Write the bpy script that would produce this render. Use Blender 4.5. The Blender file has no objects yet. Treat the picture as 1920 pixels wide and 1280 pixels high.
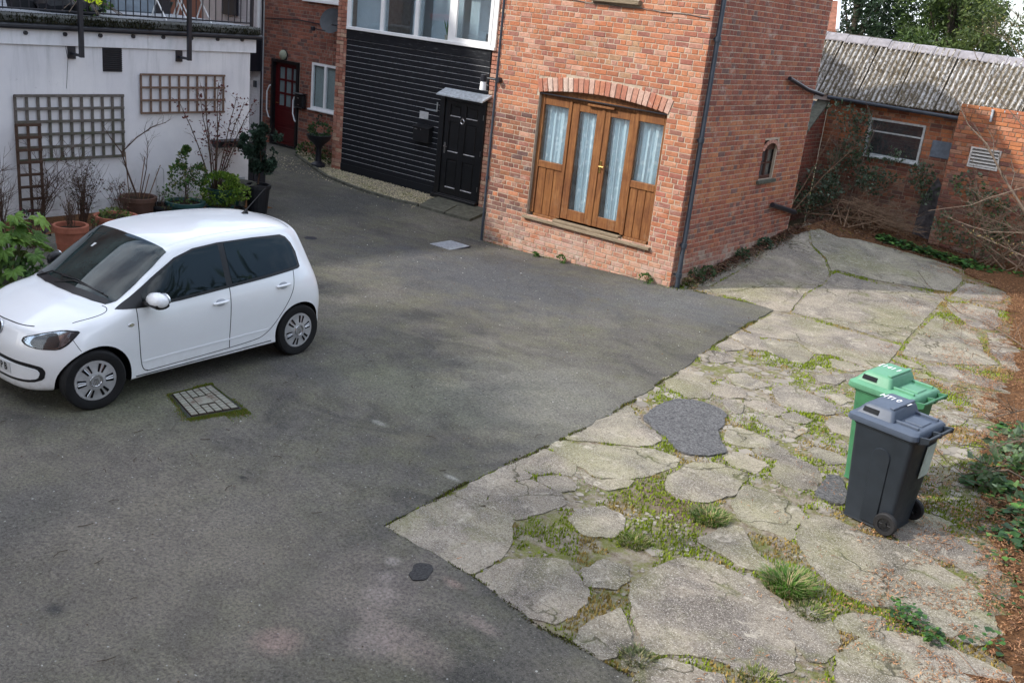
import bpy, bmesh, math, random
import numpy as np
from mathutils import Vector, Matrix, noise as mnoise
from mathutils.bvhtree import BVHTree
from mathutils.geometry import delaunay_2d_cdt
random.seed(7); np.random.seed(7)
R = math.radians
S = bpy.context.scene
COL = S.collection
# ---------------- camera, world, sun, exposure ----------------
cd = bpy.data.cameras.new('camera'); cam = bpy.data.objects.new('camera', cd); COL.objects.link(cam); S.camera = cam
cd.sensor_width = 36; cd.lens = 1850/1920*36; cd.clip_end = 500; cd.clip_start = .05
_r = Vector((.77471209, .62372282, .1038799)); _u = Vector((-.27974666, .19075645, .9409324)); _b = Vector((.56706525, -.75801176, .3222657))
cam.matrix_world = Matrix(((_r.x, _u.x, _b.x, 0), (_r.y, _u.y, _b.y, 0), (_r.z, _u.z, _b.z, 3.9), (0, 0, 0, 1)))
SUN_EL, SUN_AZ = R(38), math.atan2(-.77, -.64)      # azimuth of the sun seen from the yard
w = bpy.data.worlds.new("World"); S.world = w; w.use_nodes = True
nt = w.node_tree; nt.nodes.clear()
sky = nt.nodes.new('ShaderNodeTexSky'); sky.sky_type = 'NISHITA'; sky.sun_disc = False; sky.sun_elevation = SUN_EL
sky.sun_rotation = math.pi/2-SUN_AZ; sky.dust_density = 2.0; sky.air_density = 1.0; sky.altitude = 60
tc = nt.nodes.new('ShaderNodeTexCoord'); mp = nt.nodes.new('ShaderNodeMapping'); mp.inputs['Scale'].default_value = (1, 1, 2.2)
ns = nt.nodes.new('ShaderNodeTexNoise'); ns.inputs['Scale'].default_value = 2.6; ns.inputs['Detail'].default_value = 7; ns.inputs['Roughness'].default_value = .55
rp = nt.nodes.new('ShaderNodeValToRGB'); rp.color_ramp.elements[0].position = .40; rp.color_ramp.elements[1].position = .66
mx = nt.nodes.new('ShaderNodeMix'); mx.data_type = 'RGBA'
mx.inputs[7].default_value = (10.4, 11.2, 12.3, 1)
bg = nt.nodes.new('ShaderNodeBackground'); wo = nt.nodes.new('ShaderNodeOutputWorld')
nt.links.new(tc.outputs['Generated'], mp.inputs[0]); nt.links.new(mp.outputs[0], ns.inputs['Vector']); nt.links.new(ns.outputs[0], rp.inputs[0])
nt.links.new(rp.outputs[0], mx.inputs[0]); nt.links.new(sky.outputs[0], mx.inputs[6]); nt.links.new(mx.outputs[2], bg.inputs[0]); nt.links.new(bg.outputs[0], wo.inputs[0])
bg.inputs[1].default_value = .15
sd = bpy.data.lights.new('sun', 'SUN'); sun = bpy.data.objects.new('sun', sd); COL.objects.link(sun)
sd.energy = 2.65; sd.angle = R(1.4); sd.color = (1, .95, .87)
sdir = Vector((math.cos(SUN_AZ)*math.cos(SUN_EL), math.sin(SUN_AZ)*math.cos(SUN_EL), math.sin(SUN_EL)))
sun.rotation_euler = sdir.to_track_quat('Z', 'Y').to_euler()
S.view_settings.view_transform = 'Standard'; S.view_settings.look = 'None'; S.view_settings.exposure = 0.86; S.view_settings.gamma = 1
S.view_settings.use_curve_mapping = False

# ---------------- helpers ----------------
class MB:
    """mesh collector"""
    def __init__(s): s.v = []; s.f = []; s.m = []; s.c = []
    def add(s, vs, fs, m=0, c=(1, 1, 1)):
        k = len(s.v); s.v += [tuple(p) for p in vs]; s.c += [c]*len(vs)
        s.f += [tuple(k+i for i in q) for q in fs]; s.m += [m]*len(fs)
    def box(s, x0, x1, y0, y1, z0, z1, m=0, c=(1, 1, 1)):
        s.add([(x0,y0,z0),(x1,y0,z0),(x1,y1,z0),(x0,y1,z0),(x0,y0,z1),(x1,y0,z1),(x1,y1,z1),(x0,y1,z1)],
              [(0,3,2,1),(4,5,6,7),(0,1,5,4),(1,2,6,5),(2,3,7,6),(3,0,4,7)], m, c)
    def bbox(s, x0, x1, y0, y1, z0, z1, b=.006, m=0, c=(1, 1, 1)):
        """box with chamfered edges"""
        bm = bmesh.new(); bmesh.ops.create_cube(bm, size=1)
        bmesh.ops.scale(bm, vec=(x1-x0, y1-y0, z1-z0), verts=bm.verts)
        bmesh.ops.bevel(bm, geom=bm.edges[:], offset=b, segments=1, affect='EDGES')
        o = Vector(((x0+x1)/2, (y0+y1)/2, (z0+z1)/2)); bm.verts.index_update()
        s.add([v.co+o for v in bm.verts], [[v.index for v in f.verts] for f in bm.faces], m, c); bm.free()
    def tube(s, pts, r, n=6, m=0, c=(1, 1, 1), cap=True):
        pts = [Vector(p) for p in pts]; L = len(pts); rs = r if isinstance(r, (list, tuple)) else [r]*L
        vs = []; prev = None
        for i, p in enumerate(pts):
            d = (pts[min(i+1, L-1)]-pts[max(i-1, 0)])
            if d.length < 1e-9: d = Vector((0, 0, 1))
            d.normalize()
            a = prev if prev is not None else (Vector((0, 0, 1)) if abs(d.z) < .9 else Vector((1, 0, 0)))
            x = (a-d*a.dot(d));
            if x.length < 1e-6: x = Vector((1, 0, 0)).cross(d)
            x.normalize(); prev = x; y = d.cross(x)
            vs += [p+(x*math.cos(2*math.pi*k/n)+y*math.sin(2*math.pi*k/n))*rs[i] for k in range(n)]
        fs = [(i*n+k, i*n+(k+1) % n, (i+1)*n+(k+1) % n, (i+1)*n+k) for i in range(L-1) for k in range(n)]
        if cap: fs += [tuple(range(n-1, -1, -1)), tuple((L-1)*n+k for k in range(n))]
        s.add(vs, fs, m, c)
    def lathe(s, prof, n=24, M=None, m=0, c=(1, 1, 1)):
        vs = []; M = M or Matrix()
        for (r, z) in prof: vs += [M @ Vector((r*math.cos(2*math.pi*k/n), r*math.sin(2*math.pi*k/n), z)) for k in range(n)]
        L = len(prof)
        fs = [(i*n+k, i*n+(k+1) % n, (i+1)*n+(k+1) % n, (i+1)*n+k) for i in range(L-1) for k in range(n)]
        s.add(vs, fs, m, c)
    def prism(s, pts, off, m=0, c=(1, 1, 1)):
        """closed polygon of 3D points extruded by a vector"""
        pts = [Vector(p) for p in pts]; off = Vector(off); n = len(pts)
        s.add(pts+[p+off for p in pts], [tuple(range(n-1, -1, -1)), tuple(range(n, 2*n))]+[(i, (i+1) % n, n+(i+1) % n, n+i) for i in range(n)], m, c)
    def loft(s, rings, m=0, c=(1, 1, 1), cap=True):
        n = len(rings[0]); vs = [p for r in rings for p in r]
        fs = [(i*n+k, i*n+(k+1) % n, (i+1)*n+(k+1) % n, (i+1)*n+k) for i in range(len(rings)-1) for k in range(n)]
        if cap: fs += [tuple(range(n-1, -1, -1)), tuple((len(rings)-1)*n+k for k in range(n))]
        s.add(vs, fs, m, c)
    def mesh(s, name, mats, smooth=False):
        me = bpy.data.meshes.new(name); me.from_pydata(s.v, [], s.f)
        for q in (mats if isinstance(mats, (list, tuple)) else [mats]): me.materials.append(q)
        if any(s.m): me.polygons.foreach_set('material_index', s.m)
        a = me.color_attributes.new('Col', 'FLOAT_COLOR', 'POINT')
        a.data.foreach_set('color', np.hstack([np.array(s.c, dtype=np.float32).reshape(-1, 3), np.ones((len(s.c), 1), np.float32)]).ravel())
        if smooth: me.polygons.foreach_set('use_smooth', [True]*len(me.polygons))
        me.update(); return me
    def build(s, name, mats, parent=None, smooth=False, kind=None, label=None, fix=True):
        me = s.mesh(name, mats, smooth)
        if fix and len(s.f) < 60000:
            bm = bmesh.new(); bm.from_mesh(me); bmesh.ops.recalc_face_normals(bm, faces=bm.faces); bm.to_mesh(me); bm.free()
        o = bpy.data.objects.new(name, me); COL.objects.link(o)
        if parent is not None: o.parent = parent
        if kind: o['kind'] = kind
        if label: o['label'] = label
        return o
def auto(o, a=35):
    for p in o.data.polygons: p.use_smooth = True
    try: o.data.set_sharp_from_angle(angle=R(a))
    except Exception: pass
    return o
def tag(o, label, cat, group=None):
    o['label'] = label; o['category'] = cat
    if group: o['group'] = group
    return o
def thing(name, label, cat, loc=(0, 0, 0), rz=0, group=None):
    o = bpy.data.objects.new(name, None); o.empty_display_size = .2; COL.objects.link(o); o.location = loc; o.rotation_euler = (0, 0, rz)
    return tag(o, label, cat, group)
def inst(name, me, parent, loc=(0, 0, 0), rot=(0, 0, 0), scale=(1, 1, 1)):
    o = bpy.data.objects.new(name, me); COL.objects.link(o); o.parent = parent; o.location = loc; o.rotation_euler = rot; o.scale = scale; return o
def text_mesh(txt, size, mat, parent, M, name='lettering', ext=.0008, bold=0.0):
    cu = bpy.data.curves.new(name, 'FONT'); cu.body = txt; cu.size = size; cu.extrude = ext; cu.align_x = 'CENTER'; cu.align_y = 'CENTER'; cu.offset = bold; cu.resolution_u = 2
    t = bpy.data.objects.new(name, cu); COL.objects.link(t)
    dg = bpy.context.evaluated_depsgraph_get(); me = bpy.data.meshes.new_from_object(t.evaluated_get(dg)); bpy.data.objects.remove(t)
    me.materials.clear(); me.materials.append(mat)
    o = bpy.data.objects.new(name, me); COL.objects.link(o); o.parent = parent; o.matrix_local = M; return o

# ---------------- materials ----------------
class NT:
    def __init__(s, name, rough=.8, spec=.3, metal=0, coat=0):
        s.m = bpy.data.materials.new(name); s.m.use_nodes = True; s.t = s.m.node_tree; s.b = s.t.nodes['Principled BSDF']
        s.b.inputs['Roughness'].default_value = rough; s.b.inputs['Specular IOR Level'].default_value = spec; s.b.inputs['Metallic'].default_value = metal
        s.b.inputs['Coat Weight'].default_value = coat; s.b.inputs['Coat Roughness'].default_value = .05
        s.pos = s.n('ShaderNodeNewGeometry').outputs['Position']; s.obj = s.n('ShaderNodeTexCoord').outputs['Object']
    def n(s, t): return s.t.nodes.new(t)
    def l(s, a, b): s.t.links.new(a, b)
    def put(s, sock, v):
        if isinstance(v, bpy.types.NodeSocket): s.l(v, sock)
        elif isinstance(v, (tuple, list)): sock.default_value = tuple(v)+((1,) if len(v) == 3 and len(sock.default_value) == 4 else ())
        else: sock.default_value = v
    def sc(s, vec, sc, rot=(0, 0, 0)):
        n = s.n('ShaderNodeMapping'); s.l(vec, n.inputs[0]); n.inputs['Scale'].default_value = sc; n.inputs['Rotation'].default_value = rot; return n.outputs[0]
    def noise(s, scale, detail=4, rough=.6, vec=None, dist=0):
        n = s.n('ShaderNodeTexNoise'); s.l(vec if vec is not None else s.pos, n.inputs['Vector']); n.inputs['Scale'].default_value = scale
        n.inputs['Detail'].default_value = detail; n.inputs['Roughness'].default_value = rough; n.inputs['Distortion'].default_value = dist; return n.outputs[0]
    def vor(s, scale, vec=None, feat='F1', out='Distance'):
        n = s.n('ShaderNodeTexVoronoi'); n.feature = feat; s.l(vec if vec is not None else s.pos, n.inputs['Vector']); n.inputs['Scale'].default_value = scale; return n.outputs[out]
    def ramp(s, fac, stops):
        n = s.n('ShaderNodeValToRGB'); s.l(fac, n.inputs[0]); e = n.color_ramp.elements
        while len(e) < len(stops): e.new(.5)
        for q, (p, c) in zip(e, stops):
            q.position = p; q.color = (c, c, c, 1) if isinstance(c, (int, float)) else tuple(c)+(1,)
        return n.outputs[0]
    def mix(s, fac, a, b, mode='MIX'):
        n = s.n('ShaderNodeMix'); n.data_type = 'RGBA'; n.blend_type = mode; s.put(n.inputs[0], fac); s.put(n.inputs[6], a); s.put(n.inputs[7], b); return n.outputs[2]
    def math(s, op, a, b=0.0, clamp=False):
        n = s.n('ShaderNodeMath'); n.operation = op; n.use_clamp = clamp; s.put(n.inputs[0], a); s.put(n.inputs[1], b); return n.outputs[0]
    def attr(s, name='Col'):
        n = s.n('ShaderNodeAttribute'); n.attribute_name = name; return n.outputs['Color']
    def rnd(s): return s.n('ShaderNodeObjectInfo').outputs['Random']
    def zramp(s, a, b):
        n = s.n('ShaderNodeSeparateXYZ'); s.l(s.pos, n.inputs[0]); r = s.n('ShaderNodeMapRange'); s.l(n.outputs[2], r.inputs[0]); r.inputs[1].default_value = a; r.inputs[2].default_value = b; return r.outputs[0]
    def spot(s, x, y, rx, ry=None, soft=.5):
        """0..1 mask of a stain or a patch of painted light on the ground, broken up by noise"""
        ry = ry or rx
        v = s.n('ShaderNodeMapping'); v.vector_type = 'POINT'; s.l(s.pos, v.inputs[0]); v.inputs['Location'].default_value = (-x/rx, -y/ry, 0); v.inputs['Scale'].default_value = (1/rx, 1/ry, 0)
        d = s.n('ShaderNodeVectorMath'); d.operation = 'LENGTH'; s.l(v.outputs[0], d.inputs[0])
        q = s.math('ADD', d.outputs['Value'], s.math('MULTIPLY', s.math('SUBTRACT', s.noise(2.5, 5, .65), .5), 1.3))
        r = s.n('ShaderNodeMapRange'); r.interpolation_type = 'SMOOTHSTEP'; s.l(q, r.inputs[0]); r.inputs[1].default_value = 1; r.inputs[2].default_value = 1-soft; return r.outputs[0]
    def col(s, v): s.put(s.b.inputs['Base Color'], v); return s
    def rough(s, v): s.put(s.b.inputs['Roughness'], v); return s
    def bump(s, h, strength=.5, dist=.01):
        n = s.n('ShaderNodeBump'); s.l(h, n.inputs['Height']); n.inputs['Strength'].default_value = strength; n.inputs['Distance'].default_value = dist
        s.l(n.outputs[0], s.b.inputs['Normal']); return s
def plain(name, c, rough=.6, spec=.3, metal=0, var=.25, coat=0, sc=6, bump=0):
    m = NT(name, rough, spec, metal, coat); f = m.noise(sc, 5, .65)
    m.col(m.mix(m.ramp(f, [(.3, 0), (.7, 1)]), tuple(x*(1-var) for x in c), tuple(min(1, x*(1+var)) for x in c)))
    if bump: m.bump(m.noise(sc*12, 4, .7), bump, .004)
    return m.m
# asphalt
m = NT('asphalt', .88, .25)
big = m.noise(.45, 5, .6, dist=.6); mid = m.noise(1.9, 8, .7); fine = m.noise(38, 5, .85); grain = m.vor(90)
c = m.mix(m.ramp(big, [(.36, 0), (.64, 1)]), (.078, .074, .068), (.155, .143, .122))
c = m.mix(m.ramp(mid, [(.42, 0), (.64, .75)]), c, (.125, .122, .082))
c = m.mix(m.ramp(m.noise(.9, 7, .7, vec=m.sc(m.pos, (1, 1.8, 1), (0, 0, .7)), dist=1.2), [(.50, 0), (.66, .7)]), c, (.058, .055, .052))
c = m.mix(m.math('MULTIPLY', m.spot(-5.5, 8.0, 1.9, 1.7, .9), .6), c, (.185, .182, .160))  # paler tone: the sunlit band is painted into the asphalt colour
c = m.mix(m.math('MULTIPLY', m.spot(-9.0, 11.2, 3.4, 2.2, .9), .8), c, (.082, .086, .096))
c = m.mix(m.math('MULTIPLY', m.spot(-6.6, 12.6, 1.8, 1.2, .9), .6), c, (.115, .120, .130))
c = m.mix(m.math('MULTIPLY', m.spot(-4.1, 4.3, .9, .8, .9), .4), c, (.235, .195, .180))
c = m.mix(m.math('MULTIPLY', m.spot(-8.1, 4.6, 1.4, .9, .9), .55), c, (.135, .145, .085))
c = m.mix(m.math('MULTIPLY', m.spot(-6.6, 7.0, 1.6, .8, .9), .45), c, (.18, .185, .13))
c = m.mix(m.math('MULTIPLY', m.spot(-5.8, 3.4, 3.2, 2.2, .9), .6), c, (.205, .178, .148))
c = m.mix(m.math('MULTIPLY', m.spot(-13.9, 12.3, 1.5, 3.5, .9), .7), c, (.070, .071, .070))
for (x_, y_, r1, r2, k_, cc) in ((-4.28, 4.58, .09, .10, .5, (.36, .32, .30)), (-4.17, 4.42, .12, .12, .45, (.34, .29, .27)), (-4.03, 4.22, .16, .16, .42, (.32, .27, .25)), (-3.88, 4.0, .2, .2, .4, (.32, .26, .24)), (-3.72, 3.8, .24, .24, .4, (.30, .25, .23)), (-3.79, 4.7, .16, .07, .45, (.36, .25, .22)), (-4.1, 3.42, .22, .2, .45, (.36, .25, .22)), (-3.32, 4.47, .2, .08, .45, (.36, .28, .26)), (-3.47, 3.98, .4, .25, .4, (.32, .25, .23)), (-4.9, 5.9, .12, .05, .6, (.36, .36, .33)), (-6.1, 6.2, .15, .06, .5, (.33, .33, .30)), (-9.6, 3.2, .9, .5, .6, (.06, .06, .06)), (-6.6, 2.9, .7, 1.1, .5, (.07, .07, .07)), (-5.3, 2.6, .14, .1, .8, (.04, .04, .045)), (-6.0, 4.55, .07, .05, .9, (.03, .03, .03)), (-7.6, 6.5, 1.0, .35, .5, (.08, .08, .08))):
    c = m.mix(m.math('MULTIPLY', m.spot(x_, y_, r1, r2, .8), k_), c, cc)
c = m.mix(m.ramp(m.noise(4.2, 8, .78), [(.44, 0), (.66, .6)]), c, m.mix(1, c, (.66, .66, .67), 'MULTIPLY'))
c = m.mix(m.ramp(fine, [(.38, .85), (.52, 0)]), c, m.mix(1, c, (.40, .40, .41), 'MULTIPLY'))
c = m.mix(m.ramp(fine, [(.54, 0), (.68, .7)]), c, m.mix(1, c, (1.65, 1.62, 1.55), 'MULTIPLY'))
c = m.mix(m.ramp(m.noise(130, 2, .9), [(.62, 0), (.72, .8)]), c, (.36, .35, .33))
c = m.mix(m.ramp(m.noise(26, 2, .6), [(.70, 0), (.74, .8)]), c, (.38, .38, .36))
c = m.mix(m.ramp(m.noise(60, 2, .9), [(.27, .9), (.37, 0)]), c, (.03, .03, .03))
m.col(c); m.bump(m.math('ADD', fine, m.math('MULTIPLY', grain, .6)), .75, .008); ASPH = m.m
# dark newer asphalt
m = NT('patch_asphalt', .9, .2); fine = m.noise(42, 4, .85)
c = m.mix(m.ramp(fine, [(.38, 0), (.66, 1)]), (.040, .040, .043), (.19, .187, .188)); c = m.mix(m.ramp(m.noise(110, 2, .9), [(.64, 0), (.7, .9)]), c, (.30, .30, .29))
m.col(c).bump(fine, .9, .01); PATCH = m.m
# concrete
m = NT('concrete', .92, .2)
r_ = m.rnd(); rt = m.ramp(r_, [(0, (.27, .243, .205)), (.35, (.32, .29, .25)), (.6, (.27, .247, .215)), (.8, (.285, .27, .215)), (1, (.345, .315, .275))])
nv = m.noise(1.6, 7, .62, dist=.8)
c = m.mix(m.ramp(nv, [(.38, .0), (.62, 1)]), m.mix(1, rt, (.55, .53, .54), 'MULTIPLY'), m.mix(1, rt, (1.12, 1.08, 1.0), 'MULTIPLY'))
c = m.mix(m.ramp(m.noise(.55, 6, .65, dist=1), [(.52, 0), (.64, .6)]), c, m.mix(1, c, (.60, .58, .55), 'MULTIPLY'))
c = m.mix(m.ramp(m.noise(.9, 5, .6), [(.47, 0), (.64, .6)]), c, (.22, .215, .105))
c = m.mix(m.ramp(m.noise(5, 8, .75, dist=1), [(.56, 0), (.64, .7)]), c, (.46, .42, .35))
c = m.mix(m.ramp(m.noise(34, 5, .85), [(.40, .85), (.52, 0)]), c, m.mix(1, c, (.50, .47, .44), 'MULTIPLY'))
c = m.mix(m.ramp(m.noise(3.5, 8, .8), [(.5, 0), (.7, .6)]), c, m.mix(1, c, (.62, .60, .60), 'MULTIPLY'))
c = m.mix(m.ramp(m.noise(90, 2, .8), [(.56, 0), (.66, .85)]), c, (.52, .48, .42))
c = m.mix(m.ramp(m.vor(42), [(.10, .55), (.2, 0)]), c, (.44, .42, .39))
wv = m.n('ShaderNodeVectorMath'); wv.operation = 'ADD'; nz_ = m.n('ShaderNodeTexNoise'); m.l(m.pos, nz_.inputs['Vector']); nz_.inputs['Scale'].default_value = 3; nz_.inputs['Detail'].default_value = 6
sc_ = m.n('ShaderNodeVectorMath'); sc_.operation = 'SCALE'; m.l(nz_.outputs['Color'], sc_.inputs[0]); sc_.inputs[3].default_value = .55; m.l(m.pos, wv.inputs[0]); m.l(sc_.outputs[0], wv.inputs[1])
ed = m.vor(.75, vec=wv.outputs[0], feat='DISTANCE_TO_EDGE'); ck = m.math('MULTIPLY', m.ramp(ed, [(.003, 1), (.009, 0)]), m.ramp(m.noise(.8, 3, .5), [(.46, 0), (.54, 1)]))
c = m.mix(m.math('MULTIPLY', ck, .85), c, (.06, .055, .035))
c = m.mix(m.math('MULTIPLY', m.ramp(ed, [(.0, 1), (.05, 0)]), m.ramp(m.noise(2.2, 5, .7), [(.5, 0), (.65, .6)])), c, (.14, .15, .05))
m.col(c); m.bump(m.math('SUBTRACT', m.math('ADD', m.noise(45, 5, .8), m.math('MULTIPLY', m.noise(6, 4, .6), 1.2)), ck), .7, .012); CONC = m.m
# soil and moss between
m = NT('soil', .97, .1)
c = m.mix(m.ramp(m.noise(9, 6, .75), [(.35, 0), (.6, 1)]), (.13, .095, .065), (.31, .27, .21))
c = m.mix(m.ramp(m.noise(30, 5, .8), [(.5, 0), (.62, .8)]), c, (.36, .33, .28))
c = m.mix(m.ramp(m.noise(2.6, 7, .75), [(.47, 0), (.58, .85)]), c, (.145, .16, .035))
c = m.mix(m.math('MULTIPLY', m.spot(-3.35, 7.0, .75, .5, .8), .8), c, (.13, .085, .06))
c = m.mix(m.ramp(m.noise(60, 3, .8), [(.55, 0), (.66, .8)]), c, (.28, .25, .20))
m.col(c); m.bump(m.noise(40, 5, .8), 1, .02); SOIL = m.m
m = NT('litter_ground', .97, .1)
c = m.mix(m.ramp(m.noise(25, 6, .8), [(.35, 0), (.65, 1)]), (.05, .028, .018), (.26, .13, .06)); m.col(c); m.bump(m.noise(50, 5, .8), 1, .03); LITG = m.m
def brickmat(name, white=.5, dark=.5, z=None, wcol=(.52, .46, .40)):
    m = NT(name, .92, .15); a = m.attr()
    c = m.mix(m.ramp(m.noise(28, 5, .75), [(.3, 0), (.7, 1)]), m.mix(1, a, (.66, .60, .58), 'MULTIPLY'), m.mix(1, a, (1.15, 1.12, 1.1), 'MULTIPLY'))
    c = m.mix(m.ramp(m.noise(1.4, 5, .65), [(.52, 0), (.72, dark)]), c, m.mix(1, c, (.42, .36, .38), 'MULTIPLY'))
    wf = m.ramp(m.noise(2.1, 7, .75, vec=m.sc(m.pos, (1, 1, 1.6)), dist=.4), [(.56, 0), (.70, white)])
    if z is not None: wf = m.math('ADD', wf, m.math('MULTIPLY', m.ramp(m.noise(3.2, 8, .85), [(.42, 0), (.62, .7)]), m.zramp(z[1], z[0])), True)
    c = m.mix(wf, c, wcol)
    c = m.mix(m.ramp(m.noise(60, 3, .8), [(.66, 0), (.72, .7)]), c, (.50, .43, .36))
    c = m.mix(.08, c, (.46, .36, .31))
    m.col(c); m.bump(m.noise(70, 5, .8), .6, .006); return m.m
def mortarmat(name, c0, c1, moss=None):
    m = NT(name, .96, .1); c = m.mix(m.ramp(m.noise(9, 6, .7), [(.3, 0), (.7, 1)]), c0, c1)
    if moss: c = m.mix(m.math('MULTIPLY', m.ramp(m.noise(5, 5, .7), [(.35, 0), (.6, .9)]), m.zramp(moss, moss-.45)), c, (.10, .11, .05))
    m.col(c); m.bump(m.noise(80, 4, .8), .6, .006); return m.m
BRK = brickmat('mill_brick', .55, .45, z=(-.1, .75)); MORT = mortarmat('lime_mortar', (.36, .285, .215), (.52, .43, .34), .25)
BRK2 = brickmat('house_brick', .35, .6); MORT2 = mortarmat('grey_mortar', (.20, .16, .13), (.32, .26, .21))
BRK3 = brickmat('shed_brick', .75, .8, z=(.2, 1.3), wcol=(.36, .30, .24)); MORT3 = mortarmat('old_mortar', (.20, .15, .11), (.36, .29, .21), .9)
# white painted render
m = NT('white_render', .85, .25)
c = m.mix(m.ramp(m.noise(1.2, 5, .6), [(.35, 0), (.7, 1)]), (.66, .65, .675), (.78, .765, .77))
st = m.noise(1, 6, .7, vec=m.sc(m.pos, (6, 6, .5)))
c = m.mix(m.math('MULTIPLY', m.ramp(st, [(.5, 0), (.72, .55)]), m.zramp(1.6, 2.6)), c, (.30, .31, .31))
c = m.mix(m.math('MULTIPLY', m.ramp(m.noise(3, 6, .75), [(.38, 0), (.62, .6)]), m.zramp(.9, .0)), c, (.27, .28, .24))
c = m.mix(m.ramp(m.noise(14, 4, .7), [(.66, 0), (.72, .35)]), c, (.36, .36, .36))
m.col(c); m.bump(m.noise(60, 4, .7), .35, .006); RENDER = m.m
m = NT('white_paint', .55, .4); c = m.mix(m.ramp(m.noise(3, 5, .7, vec=m.sc(m.pos, (3, 3, 1))), [(.45, 0), (.75, .6)]), (.72, .72, .75), (.48, .50, .50)); m.col(c); WPAINT = m.m
m = NT('white_plastic', .3, .5); c = m.mix(m.ramp(m.noise(9, 4, .7), [(.5, 0), (.8, .4)]), (.82, .83, .84), (.60, .62, .62)); m.col(c); PVC = m.m
# black boards
m = NT('black_board', .5, .22)
g_ = m.noise(1, 7, .75, vec=m.sc(m.pos, (4, 4, 90))); c = m.mix(m.ramp(g_, [(.35, 0), (.75, 1)]), (.006, .007, .010), (.022, .025, .031))
c = m.mix(m.math('MULTIPLY', m.ramp(m.noise(5, 7, .8, vec=m.sc(m.pos, (1, 1, 5))), [(.56, 0), (.66, .55)]), m.zramp(1.2, 3.0)), c, (.16, .17, .18))
m.col(c); m.rough(m.ramp(g_, [(.3, .42), (.7, .7)])); m.bump(g_, .35, .004); BLKB = m.m
m = NT('ledge_highlight', .7, .4); c = m.mix(m.ramp(m.noise(14, 5, .8), [(.3, 0), (.55, 1)]), (.12, .12, .125), (.62, .63, .66)); m.col(c); LEDGE = m.m  # pale colour imitates light caught along the board and door ledges
BLKG = plain('black_gloss', (.010, .011, .013), .28, .5); BLKM = plain('black_metal', (.014, .015, .022), .42, .5, sc=20); PIPE = plain('dark_grey_pipe', (.040, .050, .066), .45, .4)
# varnished timber
m = NT('varnished_timber', .5, .35)
g1 = m.noise(1, 8, .72, vec=m.sc(m.pos, (38, 38, 2.2)), dist=.6); g2 = m.noise(2.5, 6, .7)
c = m.ramp(g1, [(.28, (.095, .036, .014)), (.5, (.215, .088, .030)), (.72, (.34, .165, .062))])
c = m.mix(m.ramp(g2, [(.42, 0), (.66, .7)]), c, m.mix(1, c, (.52, .38, .34), 'MULTIPLY'))
c = m.mix(m.math('MULTIPLY', m.ramp(m.noise(6, 6, .8), [(.55, 0), (.7, .5)]), m.zramp(1.3, .5)), c, (.30, .22, .14))
m.col(c); m.rough(m.ramp(g2, [(.3, .4), (.7, .68)])); m.bump(g1, .25, .003); TIMB = m.m
m = NT('weathered_sill', .85, .2); g1 = m.noise(1, 8, .75, vec=m.sc(m.pos, (5, 40, 40))); m.col(m.ramp(g1, [(.3, (.10, .075, .05)), (.7, (.34, .27, .19))])); m.bump(g1, .5, .004); SILLM = m.m
m = NT('trellis_wood', .9, .15); g1 = m.noise(12, 6, .75); o_ = m.rnd()
c = m.ramp(g1, [(.3, (.08, .070, .064)), (.7, (.19, .165, .15))]); c = m.mix(m.math('MULTIPLY', m.ramp(m.noise(4, 5, .7), [(.4, 0), (.6, .8)]), m.zramp(2.0, .9)), c, (.05, .065, .03)); m.col(c); TREL = m.m
m = NT('brown_trellis_wood', .9, .15); g1 = m.noise(12, 6, .75); m.col(m.ramp(g1, [(.3, (.10, .060, .042)), (.7, (.22, .15, .115))])); TREL2 = m.m
def glassmat(name, tint=(.9, .95, .97), refl=1.0, dirt=.06, ior=1.5):
    m = NT(name, .02, .5); t = m.t; t.nodes.remove(m.b); out = t.nodes['Material Output']
    tr = m.n('ShaderNodeBsdfTransparent'); tr.inputs[0].default_value = tint+(1,); gl = m.n('ShaderNodeBsdfGlossy'); gl.inputs['Roughness'].default_value = .015
    df = m.n('ShaderNodeBsdfDiffuse'); df.inputs[0].default_value = (.5, .52, .54, 1)
    fr = m.n('ShaderNodeLayerWeight'); fr.inputs[0].default_value = .5; frv = m.math('ADD', m.math('MULTIPLY', m.math('POWER', fr.outputs['Facing'], 5.0), .95), .05); bp = m.n('ShaderNodeBump'); bp.inputs['Strength'].default_value = .06; bp.inputs['Distance'].default_value = .02
    m.l(m.noise(1.7, 2, .5), bp.inputs['Height']); m.l(bp.outputs[0], gl.inputs['Normal'])
    a = m.n('ShaderNodeMixShader'); b = m.n('ShaderNodeMixShader'); m.l(m.math('MULTIPLY', frv, refl, True), a.inputs[0]); m.l(tr.outputs[0], a.inputs[1]); m.l(gl.outputs[0], a.inputs[2])
    m.l(m.math('MULTIPLY', m.ramp(m.noise(6, 5, .7), [(.3, .3), (.7, 1)]), dirt), b.inputs[0]); m.l(a.outputs[0], b.inputs[1]); m.l(df.outputs[0], b.inputs[2]); m.l(b.outputs[0], out.inputs[0]); return m.m
GLASS = glassmat('window_glass', refl=1.5)
m = NT('net_curtain', .9, .1)
fl = m.ramp(m.vor(9, vec=m.pos), [(.20, 1), (.40, 0)]); ws = m.noise(60, 3, .7)
c = m.mix(fl, (.62, .70, .74), (.92, .93, .93)); m.col(m.mix(m.ramp(ws, [(.4, 0), (.6, .3)]), c, (.62, .68, .70))); CURT = m.m
BLIND = plain('pale_blind', (.42, .46, .43), .8, .2, var=.08); ROOMW = plain('room_wall', (.52, .58, .62), .9, .1, var=.05, sc=2); DARKR = plain('dark_room', (.02, .022, .025), .9, .1)
REDD = plain('red_door_paint', (.062, .004, .006), .42, .4, var=.25, sc=3); FROST = plain('frosted_glass', (.16, .21, .22), .35, .5, var=.2)
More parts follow.
